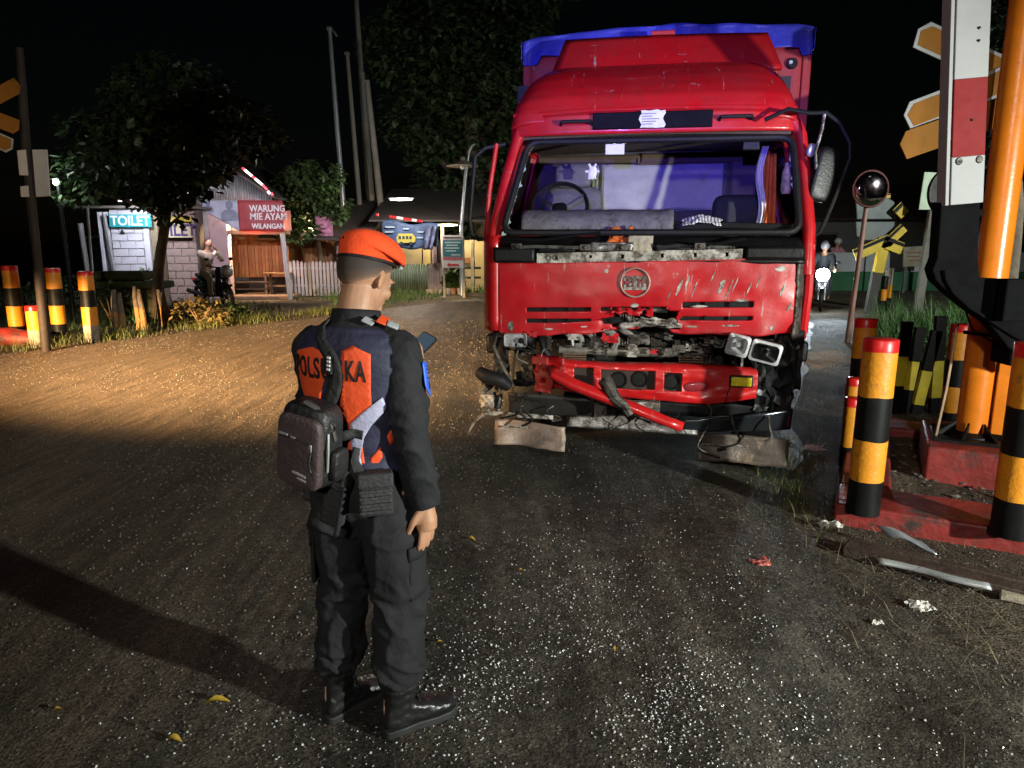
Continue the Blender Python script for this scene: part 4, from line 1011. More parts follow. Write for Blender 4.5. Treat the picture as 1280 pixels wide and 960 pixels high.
# ---------------------------------------------------------------- mirrors
mr_ = thing('side_mirror', '', ''); del mr_['label'], mr_['category']; mr_.parent = truck
mb = MB(); mb.tube([(.72, .22, 2.44), (.86, .18, 2.50), (1.0, .18, 2.47), (1.10, .18, 2.47), (1.19, .18, 2.40), (1.26, .18, 2.28), (1.27, .18, 2.18), (1.22, .18, 2.0), (1.15, .18, 1.78), (1.12, .18, 1.70), (1.06, .20, 1.66)], .014, 8); mb.build('mirror_bracket', rub, mr_, smooth=True)
mb = MB(); mb.tube([(1.09, .18, 2.47), (1.08, .18, 2.36), (1.05, .18, 2.22), (1.07, .19, 2.1)], .011, 8); mb.build('mirror_stay', stl, mr_, smooth=True)
pillow((1.12, .22, 2.08), .15, .07, .36, (0, R(12), R(15)), .4).build('mirror_head', blk, mr_, smooth='all')
ml_ = thing('side_mirror', '', ''); del ml_['label'], ml_['category']; ml_.parent = truck
mb = MB(); mb.tube([(-1.17, .22, 1.66), (-1.25, .2, 1.655), (-1.30, .2, 1.69), (-1.315, .2, 1.80), (-1.29, .2, 2.05), (-1.27, .2, 2.24), (-1.20, .22, 2.30), (-1.06, .26, 2.33)], .016, 8); mb.build('mirror_bracket', rub, ml_, smooth=True)
mb = MB(); mb.tube([(-1.20, .22, 1.66), (-1.17, .22, 2.0), (-1.12, .24, 2.33)], .018, 8); mb.build('mirror_stay', redA, ml_, smooth=True)
# broken bits hanging on the right pillar
pillow((1.03, .22, 2.24), .06, .05, .09, (0, .2, 0), .8).build('marker_bulb', chrome, truck, smooth='all')

# ================================================================== the man in uniform
def ell(mb, c, r, rot=None, nu=20, nv=12, M=None, pw=1.0):
    m = Euler(rot).to_matrix() if rot else Matrix.Identity(3)
    q = lambda t: math.copysign(abs(t) ** pw, t)
    rings = []
    for j in range(1, nv):
        b = math.pi * (j / nv - .5)
        ring = []
        for i in range(nu):
            a = 2 * math.pi * i / nu
            p = Vector(c) + m @ Vector((r[0] * q(math.cos(a)) * math.cos(b), r[1] * q(math.sin(a)) * math.cos(b), r[2] * math.sin(b)))
            ring.append(M @ p if M else p)
        rings.append(ring)
    return mb.loft(rings)


def limb(mb, pts, rs, n=16, flat=1.0, sub=5):
    P = catmull(pts, sub); m = len(pts) - 1; r = []
    for i in range(len(P)):
        f = i / sub; k = min(int(f), m - 1); t = f - k; r.append(rs[k] * (1 - t) + rs[k + 1] * t)
    return mb.tube(P, r, n, flat=flat)


PH = R(20); MS = 1.0
man = thing('person', 'uniformed man in orange beret and vest, standing with his back turned, looking at a phone', 'person', (-0.482, 2.24, 0.012), -PH); man.scale = (MS,) * 3
skin = mat('skin', (0.40, 0.205, 0.12), 0.55, var=.12, scale=20, bump=.05, bscale=200)
hairm = mat('cropped_hair', (0.035, 0.022, 0.016), 0.75, var=.5, scale=60, dirt=(0.20, 0.11, 0.07), dirt_amt=-.08, dscale=55, bump=.3, bscale=400)
cloth_b = mat('black_uniform_cloth', (0.016, 0.016, 0.019), 0.8, var=.25, scale=9, bump=.35, bscale=35, spec=.3)
trous = mat('charcoal_trousers', (0.014, 0.014, 0.016), 0.85, var=.25, scale=7, bump=.4, bscale=28, spec=.3)
navy = mat('navy_vest_cloth', (0.018, 0.019, 0.048), 0.7, var=.2, scale=12, bump=.25, bscale=40)
orng = mat('orange_vest_cloth', (0.80, 0.085, 0.018), 0.65, var=.1, scale=12, bump=.25, bscale=40)
lav = mat('reflective_stripe', (0.40, 0.40, 0.56), 0.45, var=.2, scale=18, bump=.2)
beret_m = mat('orange_felt', (0.86, 0.072, 0.010), 0.85, var=.08, scale=14, bump=.15, bscale=120)
boot_m = mat('boot_leather', (0.014, 0.014, 0.015), 0.32, var=.3, scale=16, bump=.2)

# head frame: turned to the right and bowed
HM = Matrix.Translation((.006, .015, 1.44)) @ Matrix.Rotation(R(-12), 4, 'Z') @ Matrix.Rotation(R(-25), 4, 'X') @ Matrix.Translation((0, -.015, -1.44))
body = MB()
# head: skull, face, jaw, nose, ears, brow, lips
ell(body, (0, -.012, 1.552), (.073, .092, .088), M=HM)
ell(body, (0, .022, 1.508), (.060, .072, .088), M=HM, pw=.9)
ell(body, (0, .062, 1.452), (.036, .032, .028), M=HM)
ell(body, (0, .098, 1.514), (.012, .018, .028), (R(18), 0, 0), 12, 8, M=HM)
ell(body, (0, .110, 1.502), (.017, .013, .011), None, 12, 8, M=HM)
for sx in (-1, 1):
    ell(body, (sx * .0745, -.004, 1.515), (.007, .019, .033), (R(-12), 0, sx * R(24)), 14, 10, M=HM)
    ell(body, (sx * .077, -.012, 1.522), (.006, .008, .028), (R(-12), 0, sx * R(28)), 12, 8, M=HM)
    ell(body, (sx * .030, .082, 1.545), (.022, .010, .008), None, 12, 8, M=HM)
    ell(body, (sx * .045, .055, 1.495), (.022, .02, .02), None, 12, 8, M=HM)
ell(body, (0, .092, 1.478), (.022, .008, .006), None, 12, 8, M=HM); ell(body, (0, .090, 1.468), (.019, .009, .007), None, 12, 8, M=HM)
limb(body, [(0, -.02, 1.33), (0, -.012, 1.40), HM @ Vector((0, -.006, 1.46)), HM @ Vector((0, 0, 1.51))], [.075, .060, .057, .054], 18)
# trunk and limbs under the clothes
limb(body, [(0, 0, .84), (0, .0, 1.0), (0, -.005, 1.2), (0, -.015, 1.34)], [.115, .10, .11, .085], 20)
SH_R, EL_R, WR_R = Vector((.158, -.02, 1.312)), Vector((.200, -.045, 1.06)), Vector((.222, -.005, .825))
SH_L, EL_L, WR_L = Vector((-.160, -.015, 1.312)), Vector((-.225, .09, 1.075)), Vector((-.06, .315, 1.175))
for A, B_, C in ((SH_R, EL_R, WR_R), (SH_L, EL_L, WR_L)):
    limb(body, [A * .6 + Vector((0, 0, 1.33 * .4)), A, A.lerp(B_, .5), B_, B_.lerp(C, .45), C], [.05, .048, .043, .038, .036, .026], 14)
for sx in (-1, 1):
    limb(body, [(sx * .085, 0, .86), (sx * .105, .01, .66), (sx * .115, .015, .46), (sx * .115, -.012, .26), (sx * .119, -.02, .09)], [.085, .072, .052, .046, .024], 14)


def hand(mb, wr, d, palm_n, side, curl, scale=1.0, spread=.10, thumb_out=.6):
    """wrist point, finger direction, palm normal (towards which fingers curl)"""
    d = Vector(d).normalized(); pn = Vector(palm_n); pn = (pn - d * pn.dot(d)).normalized(); lat = d.cross(pn).normalized() * side
    k = scale
    ring_pts = []
    limb(mb, [wr - d * .02, wr + d * .02 * k, wr + d * .055 * k, wr + d * .088 * k], [.027 * k, .030 * k, .036 * k, .033 * k], 14, flat=1.0)
    for (o, L_, r) in ((-.027, .072, .0082), (-.009, .082, .0085), (.010, .076, .0082), (.028, .060, .0074)):
        b = wr + d * (.085 * k) + lat * (o * k); dd = (d + lat * (o * spread / .028)).normalized(); P = [b - dd * .02 * k, b]; a = 0; p = b
        for s_, c_ in ((.45, curl), (.32, curl * 1.2), (.26, curl * .9)):
            a += c_; p = p + (dd * math.cos(a) + pn * math.sin(a)) * L_ * k * s_; P.append(p)
        limb(mb, P, [r * k * 1.08, r * k * 1.05, r * k, r * k * .93, r * k * .8], 10, sub=3)
    b = wr + d * .025 * k - lat * .028 * k; q = (d * .75 - lat * thumb_out + pn * .35).normalized()
    q2 = (d * .95 - lat * .15 + pn * .45).normalized()
    limb(mb, [b - q * .012, b + q * .03 * k, b + q * .03 * k + q2 * .03 * k, b + q * .03 * k + q2 * .055 * k], [.013 * k, .0115 * k, .0098 * k, .0078 * k], 10, sub=3)


hand(body, WR_R, (.03, .04, -1), (-1, .25, 0), 1, .12, spread=.05)
hand(body, WR_L, (.62, .62, .35), (.0, -.5, .9), 1, .55, thumb_out=.8)
bm_ = remeshed(body, .0052, 3, .4)
ob = link('body', bm_, skin, man, smooth='all')
for sx in (-1, 1):
    mb = MB(); ell(mb, (sx * .031, .0745, 1.528), (.010, .008, .006), None, 14, 10, M=HM); e = mb.build('eye', mat('eye_white', (.7, .68, .65), .3), man, smooth='all')
    mb = MB(); ell(mb, (sx * .031, .0832, 1.527), (.0045, .003, .0045), None, 12, 8, M=HM); mb.build('iris', mat('iris_dark', (.02, .012, .008), .3), e, smooth='all')
    mb = MB(); mb.tube([HM @ Vector((sx * x, y, z)) for x, y, z in ((.012, .096, 1.546), (.030, .093, 1.552), (.048, .078, 1.546))], [.004, .005, .003], 6); mb.build('eyebrow', hairm, man, smooth=True)
# cropped hair: a cap hugging the skull
def hair_fn(u, v):
    a = 2 * math.pi * u; b = math.pi * (.5 - v * .60)
    # lower hairline: nape low at the back, above the ear at the sides, high at the brow
    lo = {0: 0}
    fr = math.sin(a)       # +1 front, -1 back
    bmin = .42 if fr > .5 else (-.12 if fr > -.2 else -.78)
    bmin = -.92 + (.5 + .5 * fr) ** 1.1 * 1.38
    b = math.pi / 2 + (bmin - math.pi / 2) * v
    r = 1.026 + .02 * v * (v > .7)
    p = Vector((.073 * r * math.cos(a) * math.cos(b), -.012 + .092 * r * math.sin(a) * math.cos(b), 1.552 + .088 * r * math.sin(b)))
    return HM @ p
mb = MB(); mb.grid(hair_fn, 40, 18); hme = mb.mesh('hair')
fa = hme.attributes.new('fade', 'FLOAT', 'POINT')
for j in range(19):
    for i in range(41): fa.data[j * 41 + i].value = j / 18
fadem = bpy.data.materials.new('faded_crop'); fadem.use_nodes = True; _N = fadem.node_tree.nodes; _L = fadem.node_tree.links
_a = _N.new('ShaderNodeAttribute'); _a.attribute_name = 'fade'; _z = _N.new('ShaderNodeTexNoise'); _z.inputs['Scale'].default_value = 260; _z.inputs['Detail'].default_value = 2
_m = _N.new('ShaderNodeMath'); _m.operation = 'MULTIPLY_ADD'; _m.inputs[1].default_value = .22; _L.new(_z.outputs['Fac'], _m.inputs[0]); _k = _N.new('ShaderNodeMath'); _k.operation = 'MULTIPLY'; _k.inputs[1].default_value = .86; _L.new(_a.outputs['Fac'], _k.inputs[0]); _L.new(_k.outputs[0], _m.inputs[2])
_r = _N.new('ShaderNodeValToRGB'); _r.color_ramp.elements[0].position = .80; _r.color_ramp.elements[0].color = (.03, .02, .016, 1); _r.color_ramp.elements[1].position = 1.0; _r.color_ramp.elements[1].color = (.36, .185, .11, 1)
_e = _r.color_ramp.elements.new(.93); _e.color = (.10, .06, .042, 1); _L.new(_m.outputs[0], _r.inputs['Fac']); _L.new(_r.outputs['Color'], _N['Principled BSDF'].inputs['Base Color']); _N['Principled BSDF'].inputs['Roughness'].default_value = .75
link('hair', hme, fadem, man, smooth='all')

# ---------------------------------------------------------------- trousers
tr = MB()
def ering(c, rx, ry, n=24, pw=.9, yaw=0.0):
    out = []
    for k in range(n):
        a = 2 * math.pi * k / n; x = rx * math.copysign(abs(math.cos(a)) ** pw, math.cos(a)); y = ry * math.copysign(abs(math.sin(a)) ** pw, math.sin(a))
        out.append(Vector((c[0] + x * math.cos(yaw) - y * math.sin(yaw), c[1] + x * math.sin(yaw) + y * math.cos(yaw), c[2])))
    return out
tr.loft([ering(c, rx, ry) for c, rx, ry in (((0, 0, .735), .12, .08), ((0, -.004, .79), .158, .108), ((0, -.008, .85), .166, .122), ((0, -.006, .90), .162, .116), ((0, 0, .955), .150, .105))])
tr.loft([ering(c, rx, ry) for c, rx, ry in (((.085, -.005, .84), .085, .10), ((.092, 0, .72), .095, .106), ((.102, .005, .60), .090, .098), ((.112, .012, .50), .082, .088), ((.110, .005, .44), .080, .086), ((.113, -.012, .34), .079, .086), ((.116, -.02, .24), .074, .080), ((.118, -.02, .205), .064, .072), ((.118, -.02, .185), .055, .062))])
tr.loft([ering(c, rx, ry) for c, rx, ry in (((-.085, -.005, .84), .085, .10), ((-.092, .0, .72), .090, .102), ((-.100, .01, .60), .083, .094), ((-.106, .022, .50), .075, .084), ((-.108, .015, .44), .076, .084), ((-.112, -.005, .34), .075, .082), ((-.118, -.015, .24), .070, .078), ((-.12, -.018, .205), .060, .070), ((-.12, -.018, .185), .052, .060))])
tm = remeshed(tr, .0075, 6, .5)


def wrinkle(me, fn):
    me.update(); nv = [v.normal.copy() for v in me.vertices]
    for v, n in zip(me.vertices, nv): v.co += n * fn(v.co)
    me.update()


def trouser_wr(p):
    w = .003 * noise.noise((p.x * 14, p.y * 14, p.z * 10))
    k = math.exp(-((p.z - .47) / .07) ** 2) + math.exp(-((p.z - .24) / .055) ** 2) * 1.2 + .8 * math.exp(-((p.z - .74) / .05) ** 2)
    w += .020 * k * max(0, 1 - abs(noise.noise((p.x * 6, p.y * 6, p.z * 15 + 7 * p.x))) * 3.2) ** 1.5
    w += .007 * max(0, 1 - abs(noise.noise((p.x * 9 + 3, p.y * 9, p.z * 4.5 + 6 * p.y))) * 4) ** 1.5
    w += .0045 * noise.noise((p.x * 10 + p.z * 12, p.y * 8, p.z * 16 - p.x * 10))
    return w
wrinkle(tm, trouser_wr); tr_o = link('trousers', tm, trous, man, smooth='all')
# cargo pockets, cuffs bloused over the boot tops
for sx in (-1, 1):
    mb = MB(); cx = .108 * sx
    def pocket(u, v, sx=sx):
        a = (-.55 + 1.0 * u) ; r = 1.05
        return (sx * (.100 + .096 * math.cos(a)), .005 + .104 * math.sin(a), .50 + .17 * v)
    mb.grid(pocket, 10, 6); mb.build('cargo_pocket', trous, tr_o, smooth='all', solid=.012)
    mb = MB(); mb.grid(lambda u, v, sx=sx: (sx * (.100 + .101 * math.cos(-.58 + 1.06 * u)), .005 + .109 * math.sin(-.58 + 1.06 * u), .635 + .045 * v), 10, 2); mb.build('pocket_flap', trous, tr_o, smooth='all', solid=.008)

# ---------------------------------------------------------------- boots
for sx, fx, yaw in ((1, .118, -R(36)), (-1, -.12, -R(22))):
    b = MB(); M4 = Matrix.Translation((fx, -.02, 0)) @ Matrix.Rotation(yaw, 4, 'Z')
    def T(c, rx, ry): return [M4 @ q for q in ering(c, rx, ry, 22, .8)]
    # shaft
    b.loft([T(c, rx, ry) for c, rx, ry in (((0, 0, .03), .038, .050), ((0, -.004, .07), .038, .050), ((0, -.002, .12), .042, .052), ((0, 0, .17), .050, .058), ((0, 0, .235), .054, .062))])
    # foot
    rings = []
    for y, w, z0, hh in ((-.062, .022, .025, .05), (-.052, .034, .024, .075), (-.02, .038, .024, .085), (.03, .039, .024, .088), (.075, .043, .024, .07), (.12, .049, .024, .056), (.165, .047, .024, .047), (.195, .034, .024, .038), (.208, .018, .026, .026)):
        ring = []
        for k in range(20):
            a = 2 * math.pi * k / 20; c_, s_ = math.cos(a), math.sin(a)
            ring.append(M4 @ Vector((w * math.copysign(abs(c_) ** .75, c_), y, z0 + hh / 2 + hh / 2 * math.copysign(abs(s_) ** .75, s_))))
        rings.append(ring)
    b.loft(rings)
    bm2 = remeshed(b, .006, 4, .5)
    wrinkle(bm2, lambda p: .0016 * math.sin(p.z * 160 + 3 * noise.noise((p.x * 30, p.y * 30, 0))) * (1 if p.z < .14 else 1.6))
    bo = link('boot', bm2, boot_m, man, smooth='all')
    sole = MB(); out = [M4 @ Vector((w * s_, y, 0)) for y, w in ((-.066, .026), (-.055, .036), (0, .04), (.05, .039), (.12, .051), (.17, .049), (.2, .034), (.213, .012)) for s_ in (1,)]
    left = [M4 @ Vector((-w, y, 0)) for y, w in ((.213, .012), (.2, .034), (.17, .049), (.12, .051), (.05, .039), (0, .04), (-.055, .036), (-.066, .026))]
    sole.prism(out + left, (0, 0, .028)); sole.build('sole', mat('boot_sole', (.02, .02, .02), .6, var=.3, scale=30), bo, bevel=.004)
    mb = MB()
    for k in range(5): mb.tube([M4 @ Vector((-.022, .05 - k * .008 + .012, .098 + k * .02)), M4 @ Vector((0, .066 - k * .008, .104 + k * .02)), M4 @ Vector((.022, .05 - k * .008 + .012, .098 + k * .02))], .0032, 5)
    mb.build('laces', mat('boot_lace', (.02, .02, .02), .8), bo, smooth=True)
    mb = MB(); mb.tube([M4 @ Vector((0, -.058, .062)), M4 @ Vector((0, -.061, .10)), M4 @ Vector((0, -.058, .135))], [.003, .004, .003], 8, flat=.5); mb.build('heel_tab', mat('heel_reflector', (.30, .18, .13), .3, .5), bo, smooth=True)

# ---------------------------------------------------------------- torso surface used by jacket and vest
TS = [(.905, .150, .108, -.002), (.96, .146, .104, .0), (1.03, .150, .106, .0), (1.12, .163, .114, -.004), (1.20, .174, .120, -.010), (1.27, .184, .120, -.016), (1.315, .182, .110, -.020), (1.345, .163, .098, -.022), (1.378, .120, .082, -.020), (1.405, .080, .066, -.016)]
def tors(th, z, off=0.0):
    """th: 0 = straight back, + towards his right"""
    z = min(max(z, TS[0][0]), TS[-1][0])
    for i in range(len(TS) - 1):
        if TS[i][0] <= z <= TS[i + 1][0]: break
    t = (z - TS[i][0]) / (TS[i + 1][0] - TS[i][0]); t2 = t * t * (3 - 2 * t)
    rx, ry, cy = [TS[i][k] * (1 - t2) + TS[i + 1][k] * t2 for k in (1, 2, 3)]
    rx = rx * .93 + off; ry += off
    c_, s_ = math.cos(th), math.sin(th); pw = .82
    x = rx * math.copysign(abs(s_) ** pw, s_); y = cy - ry * math.copysign(abs(c_) ** pw, c_)
    w = .0035 * noise.noise((x * 9, y * 9, z * 14)) + .003 * math.sin(z * 60 + x * 22 + 4 * noise.noise((x * 6, y * 6, z * 6))) * math.exp(-((z - .98) / .09) ** 2) * 1.6
    return Vector((x * (1 + w * 5), y * (1 + w * 5), z))
jk = MB()
jk.loft([[tors(2 * math.pi * k / 36, z) for k in range(36)] for z, *_ in TS])
limb(jk, [SH_R + Vector((-.07, 0, .015)), SH_R + Vector((0, 0, -.005)), SH_R.lerp(EL_R, .35), SH_R.lerp(EL_R, .7), EL_R, EL_R.lerp(WR_R, .4), EL_R.lerp(WR_R, .8), WR_R + Vector((0, 0, -.012))], [.050, .060, .063, .060, .056, .053, .047, .043], 20)
limb(jk, [SH_L + Vector((.07, 0, .015)), SH_L + Vector((0, 0, -.005)), SH_L.lerp(EL_L, .35), SH_L.lerp(EL_L, .7), EL_L, EL_L.lerp(WR_L, .4), EL_L.lerp(WR_L, .8), WR_L], [.048, .058, .061, .058, .055, .052, .045, .041], 20)
jm = remeshed(jk, .0075, 6, .5)
def jacket_wr(p):
    out = abs(p.x) > .16
    w = .003 * noise.noise((p.x * 12, p.y * 12, p.z * 9))
    if out:
        k = math.exp(-((p.z - 1.08) / .07) ** 2) + .7 * math.exp(-((p.z - .89) / .05) ** 2) + .4
        w += .015 * k * max(0, 1 - abs(noise.noise((p.x * 7, p.y * 7, p.z * 13 + 11 * p.y))) * 3.2) ** 1.5
    return w
wrinkle(jm, jacket_wr); jk_o = link('jacket', jm, cloth_b, man, smooth='all')
# collar
mb = MB(); mb.grid(lambda u, v: (.082 * math.sin(2 * math.pi * u) * (1 - .16 * v), -.014 - .072 * math.cos(2 * math.pi * u) * (1 - .06 * v) + .012 * v, 1.375 + .05 * v + .010 * math.cos(2 * math.pi * u) * v), 36, 5); mb.build('collar', cloth_b, jk_o, smooth='all', solid=.010)
# vest
def vest_fn(u, v):
    th = (u - .5) * 2 * math.pi; top = 1.372 + .012 * math.cos(th)
    z = .93 + (top - .93) * v
    return tors(th, z, .011 + .006 * math.exp(-((z - .94) / .03) ** 2))
def vest_keep(u, v):
    th = (u - .5) * 2 * math.pi; z = .93 + .455 * v
    for s_ in (1, -1):     # arm holes
        a = (th - s_ * math.pi / 2) / .50; b = (z - 1.295) / .105
        if a * a + b * b < 1: return False
    return True
mb = MB(); mb.grid(vest_fn, 96, 44, vest_keep); vest = mb.build('vest', navy, man, smooth='all', solid=.006)


def patch(name, m, poly, off=.0155, parent=None, n=22, solid=.002):
    """poly in (s,z): s = metres along the back, cut from a fine grid"""
    xs = [p[0] for p in poly]; zs = [p[1] for p in poly]; x0, x1, z0, z1 = min(xs), max(xs), min(zs), max(zs)
    def inside(x, z):
        r = False; j = len(poly) - 1
        for i in range(len(poly)):
            (xa, za), (xb, zb) = poly[i], poly[j]
            if (za > z) != (zb > z) and x < (xb - xa) * (z - za) / (zb - za) + xa: r = not r
            j = i
        return r
    me = bpy.data.meshes.new(name); bm = bmesh.new()
    vs = [bm.verts.new((x, z, 0)) for x, z in poly]; bm.faces.new(vs)
    bmesh.ops.triangulate(bm, faces=bm.faces)
    for _ in range(5):
        es = [e for e in bm.edges if e.calc_length() > .016]
        if not es: break
        bmesh.ops.subdivide_edges(bm, edges=es, cuts=1)
        bmesh.ops.triangulate(bm, faces=bm.faces)
    for v in bm.verts:
        s_, z = v.co.x, v.co.y; v.co = tors(sth(s_), z, off)
    bmesh.ops.recalc_face_normals(bm, faces=bm.faces); bm.to_mesh(me); bm.free()
    return link(name, me, m, parent, smooth='all', solid=solid)
def sth(s_):
    """metres across the back to angle: x grows like sin"""
    r = .185; k = max(-1.0, min(1.0, s_ / r)); return math.copysign(abs(math.asin(abs(k))) ** 1.0, k) if abs(k) < .999 else math.copysign(math.pi / 2, k)
def tors_x(x): return x
# the orange back panels (s to his right is positive = right in the picture)
patch('orange_panel', orng, [(-.160, 1.27), (-.148, 1.305), (-.06, 1.325), (-.022, 1.312), (-.012, 1.245), (-.10, 1.045), (-.138, 1.04)], parent=vest)
patch('orange_panel', orng, [(.022, 1.318), (.055, 1.335), (.108, 1.310), (.108, 1.12), (.07, 1.03), (.078, .965), (.02, .955), (.0, .98), (.035, 1.06), (.008, 1.12), (.018, 1.24)], parent=vest)
patch('reflective_stripe', lav, [(.035, 1.095), (.075, 1.13), (.140, 1.180), (.152, 1.140), (.105, 1.09), (.078, 1.05), (.062, .99), (.07, .945), (.035, .942), (.03, 1.0)], off=.0185, parent=vest)
patch('orange_panel', orng, [(.10, .985), (.135, 1.02), (.14, .985), (.12, .955), (.10, .955)], parent=vest)
patch('orange_panel', orng, [(.155, 1.05), (.172, 1.085), (.176, 1.03), (.162, 1.02)], parent=vest)
patch('reflective_stripe', lav, [(-.150, 1.06), (-.138, 1.075), (-.130, 1.035), (-.142, 1.035)], off=.0185, parent=vest)
# lettering across the back
tmsh = text_mesh('POLSUSKA', .088, .0015, .0018, .88, spacing=1.12)
xs = [v.co.x for v in tmsh.vertices]; w_ = max(xs) - min(xs)
bm = bmesh.new(); bm.from_mesh(tmsh)
bmesh.ops.triangulate(bm, faces=bm.faces)
for _ in range(3):
    es = [e for e in bm.edges if e.calc_length() > .02]
    if es: bmesh.ops.subdivide_edges(bm, edges=es, cuts=1); bmesh.ops.triangulate(bm, faces=bm.faces)
for v in bm.verts:
    s_ = (v.co.x - (max(xs) + min(xs)) / 2) / w_ * .232 - .022; z = 1.258 + v.co.y - .03 * s_
    v.co = tors(sth(s_), z, .0185 + v.co.z)
bm.to_mesh(tmsh); bm.free(); link('lettering', tmsh, mat('black_print', (.01, .01, .012), .6), vest, label='black lettering POLSUSKA across the back')
# shoulder tabs
tab = mat('grey_tab', (.34, .36, .38), .5, var=.2, scale=20)
for s_, y_, z_, rz in ((.085, -.075, 1.405, .2), (.150, -.045, 1.392, .5)):
    mb = MB(); mb.box((s_, y_, z_ - .004), (.036, .03, .008), (R(20), R(24), rz)); mb.build('shoulder_tab', tab, vest, bevel=.003)
mb = MB(); mb.box((.118, -.045, 1.402), (.03, .055, .006), (R(14), R(22), .3)); mb.build('shoulder_stripe', orng, vest, bevel=.002)
# sleeve badge
sl_m = mat('blue_badge', (.03, .12, .70), .5, var=.2, scale=30)
a0 = SH_R.lerp(EL_R, .30); ax = (EL_R - SH_R).normalized(); outw = Vector((.85, .30, 0)); outw = (outw - ax * outw.dot(ax)).normalized(); sdv = ax.cross(outw)
def badge(u, v, r=.0735):
    wv = .030 * (1 if v < .7 else (1 - (v - .7) / .3 * .75)); a = (u - .5) * 2 * wv / .068
    return a0 + ax * (.105 * v - .03) + outw * (r * math.cos(a)) + sdv * (r * math.sin(a))
mb = MB(); mb.grid(badge, 8, 12); bd = mb.build('sleeve_badge', sl_m, jk_o, smooth='all', solid=.003)
mb = MB()
for v0, v1, u0, u1 in ((.10, .13, .2, .8), (.20, .24, .25, .75), (.30, .33, .2, .6), (.45, .49, .3, .8), (.58, .80, .35, .65)): mb.grid(lambda u, v: badge(u0 + (u1 - u0) * u, v0 + (v1 - v0) * v, .0765), 4, 2)
mb.build('badge_marking', mat('badge_navy', (.01, .02, .12), .6), bd)

# ---------------------------------------------------------------- beret
def beret_fn(u, v):
    a = 2 * math.pi * u; fr, rt = math.sin(a), math.cos(a)     # front, right
    # v 0 band -> 1 crown centre
    bx, by, bz = .078 * rt, -.008 + .096 * fr, 1.577 + .020 * fr
    slump = max(0, .70 * rt + .42 * fr + .12)
    if v < .45:
        t = v / .45; o = .009 * math.sin(t * math.pi / 2) + .020 * slump * t
        return HM @ Vector((bx * (1 + o / .08), by + (by + .008) * o / .09, bz + .056 * t - .058 * slump * t * t + .004 * noise.noise((rt * 3, fr * 3, t * 3))))
    t = (v - .45) / .55; k = math.cos(t * math.pi / 2); t = math.sin(t * math.pi / 2); o = .009 + .020 * slump
    zt = bz + .056 - .058 * slump
    zc = 1.577 + .090
    return HM @ Vector((bx * (1 + o / .08) * k + .012 * t, (by + (by + .008) * o / .09) * k, zt + (zc - zt) * t + .004 * noise.noise((rt * k * 3, fr * k * 3, 5))))
mb = MB(); mb.grid(beret_fn, 48, 22); brt = mb.build('beret', beret_m, man, smooth='all', solid=.003)
mb = MB(); mb.tube([HM @ Vector((.0795 * math.cos(a), -.008 + .0975 * math.sin(a), 1.575 + .020 * math.sin(a))) for a in [2 * math.pi * k / 40 for k in range(41)]], .0052, 8, cap=False); mb.build('beret_band', mat('beret_band_leather', (.012, .012, .013), .5), brt, smooth=True)
for a in (-2.05, -1.78):
    p = Vector(beret_fn((a % (2 * math.pi)) / (2 * math.pi), .40)); q = HM @ Vector((0, 0, 1.585)); n_ = (p - q).normalized()
    mb = MB(); mb.cyl(p - n_ * .002, p + n_ * .003, .0042, .0042, 10); mb.build('eyelet', mat('eyelet_black', (.01, .01, .01), .5), brt)
pb = Vector(beret_fn(.13, .08)); mb = MB(); mb.box(pb + Vector((.006, .006, -.004)), (.02, .012, .024), (0, .3, -.7)); mb.build('beret_badge', mat('white_metal', (.7, .7, .7), .3, .5), brt, bevel=.003)

# ---------------------------------------------------------------- belt kit
mb = MB(); mb.grid(lambda u, v: tors(2 * math.pi * u, .925 + .04 * v, .013), 48, 2); belt = mb.build('belt', mat('black_webbing', (.012, .012, .013), .7, var=.2, scale=30, bump=.3), man, smooth='all', solid=.005)
pouchm = mat('pouch_nylon', (.022, .022, .024), .75, var=.3, scale=20, bump=.35, bscale=80)
def pouch(th, z, w, d, h, name, tilt=0.0):
    p = tors(th, .94, .02 + d / 2); rz = th
    o = thing(name, '', ''); del o['label'], o['category']; o.parent = man; o.location = (p.x, p.y, z); o.rotation_euler = (0, tilt, rz)
    mb = MB(); mb.box((0, 0, 0), (w, d, h), None, .94); mb.build('pouch_body', pouchm, o, bevel=.012, seg=3)
    mb = MB(); mb.box((0, -.004, h * .34), (w * 1.04, d * 1.06, h * .36)); mb.build('pouch_flap', pouchm, o, bevel=.01, seg=3)
    return o
p1 = pouch(.62, .885, .105, .05, .135, 'belt_pouch')
for k in range(4):
    mb = MB(); mb.box((0, -.031, -.05 + k * .022), (.10, .006, .010)); mb.build('webbing_row', pouchm, p1, bevel=.002)
p2 = pouch(-.02, .865, .075, .045, .19, 'holster', R(14))
mb = MB(); mb.box((.035, -.02, -.03), (.012, .02, .17)); mb.build('holster_edge', cloth_b, p2, bevel=.003)
p3 = pouch(-1.5, .83, .05, .06, .09, 'belt_pouch')
mb = MB(); mb.tube([tors(.28, 1.02, .02), tors(.22, .98, .03), tors(.30, .95, .035), tors(.34, .92, .03), tors(.30, .88, .03)], [.012, .016, .022, .016, .01], 8); mb.build('key_fob', pouchm, man, smooth=True)

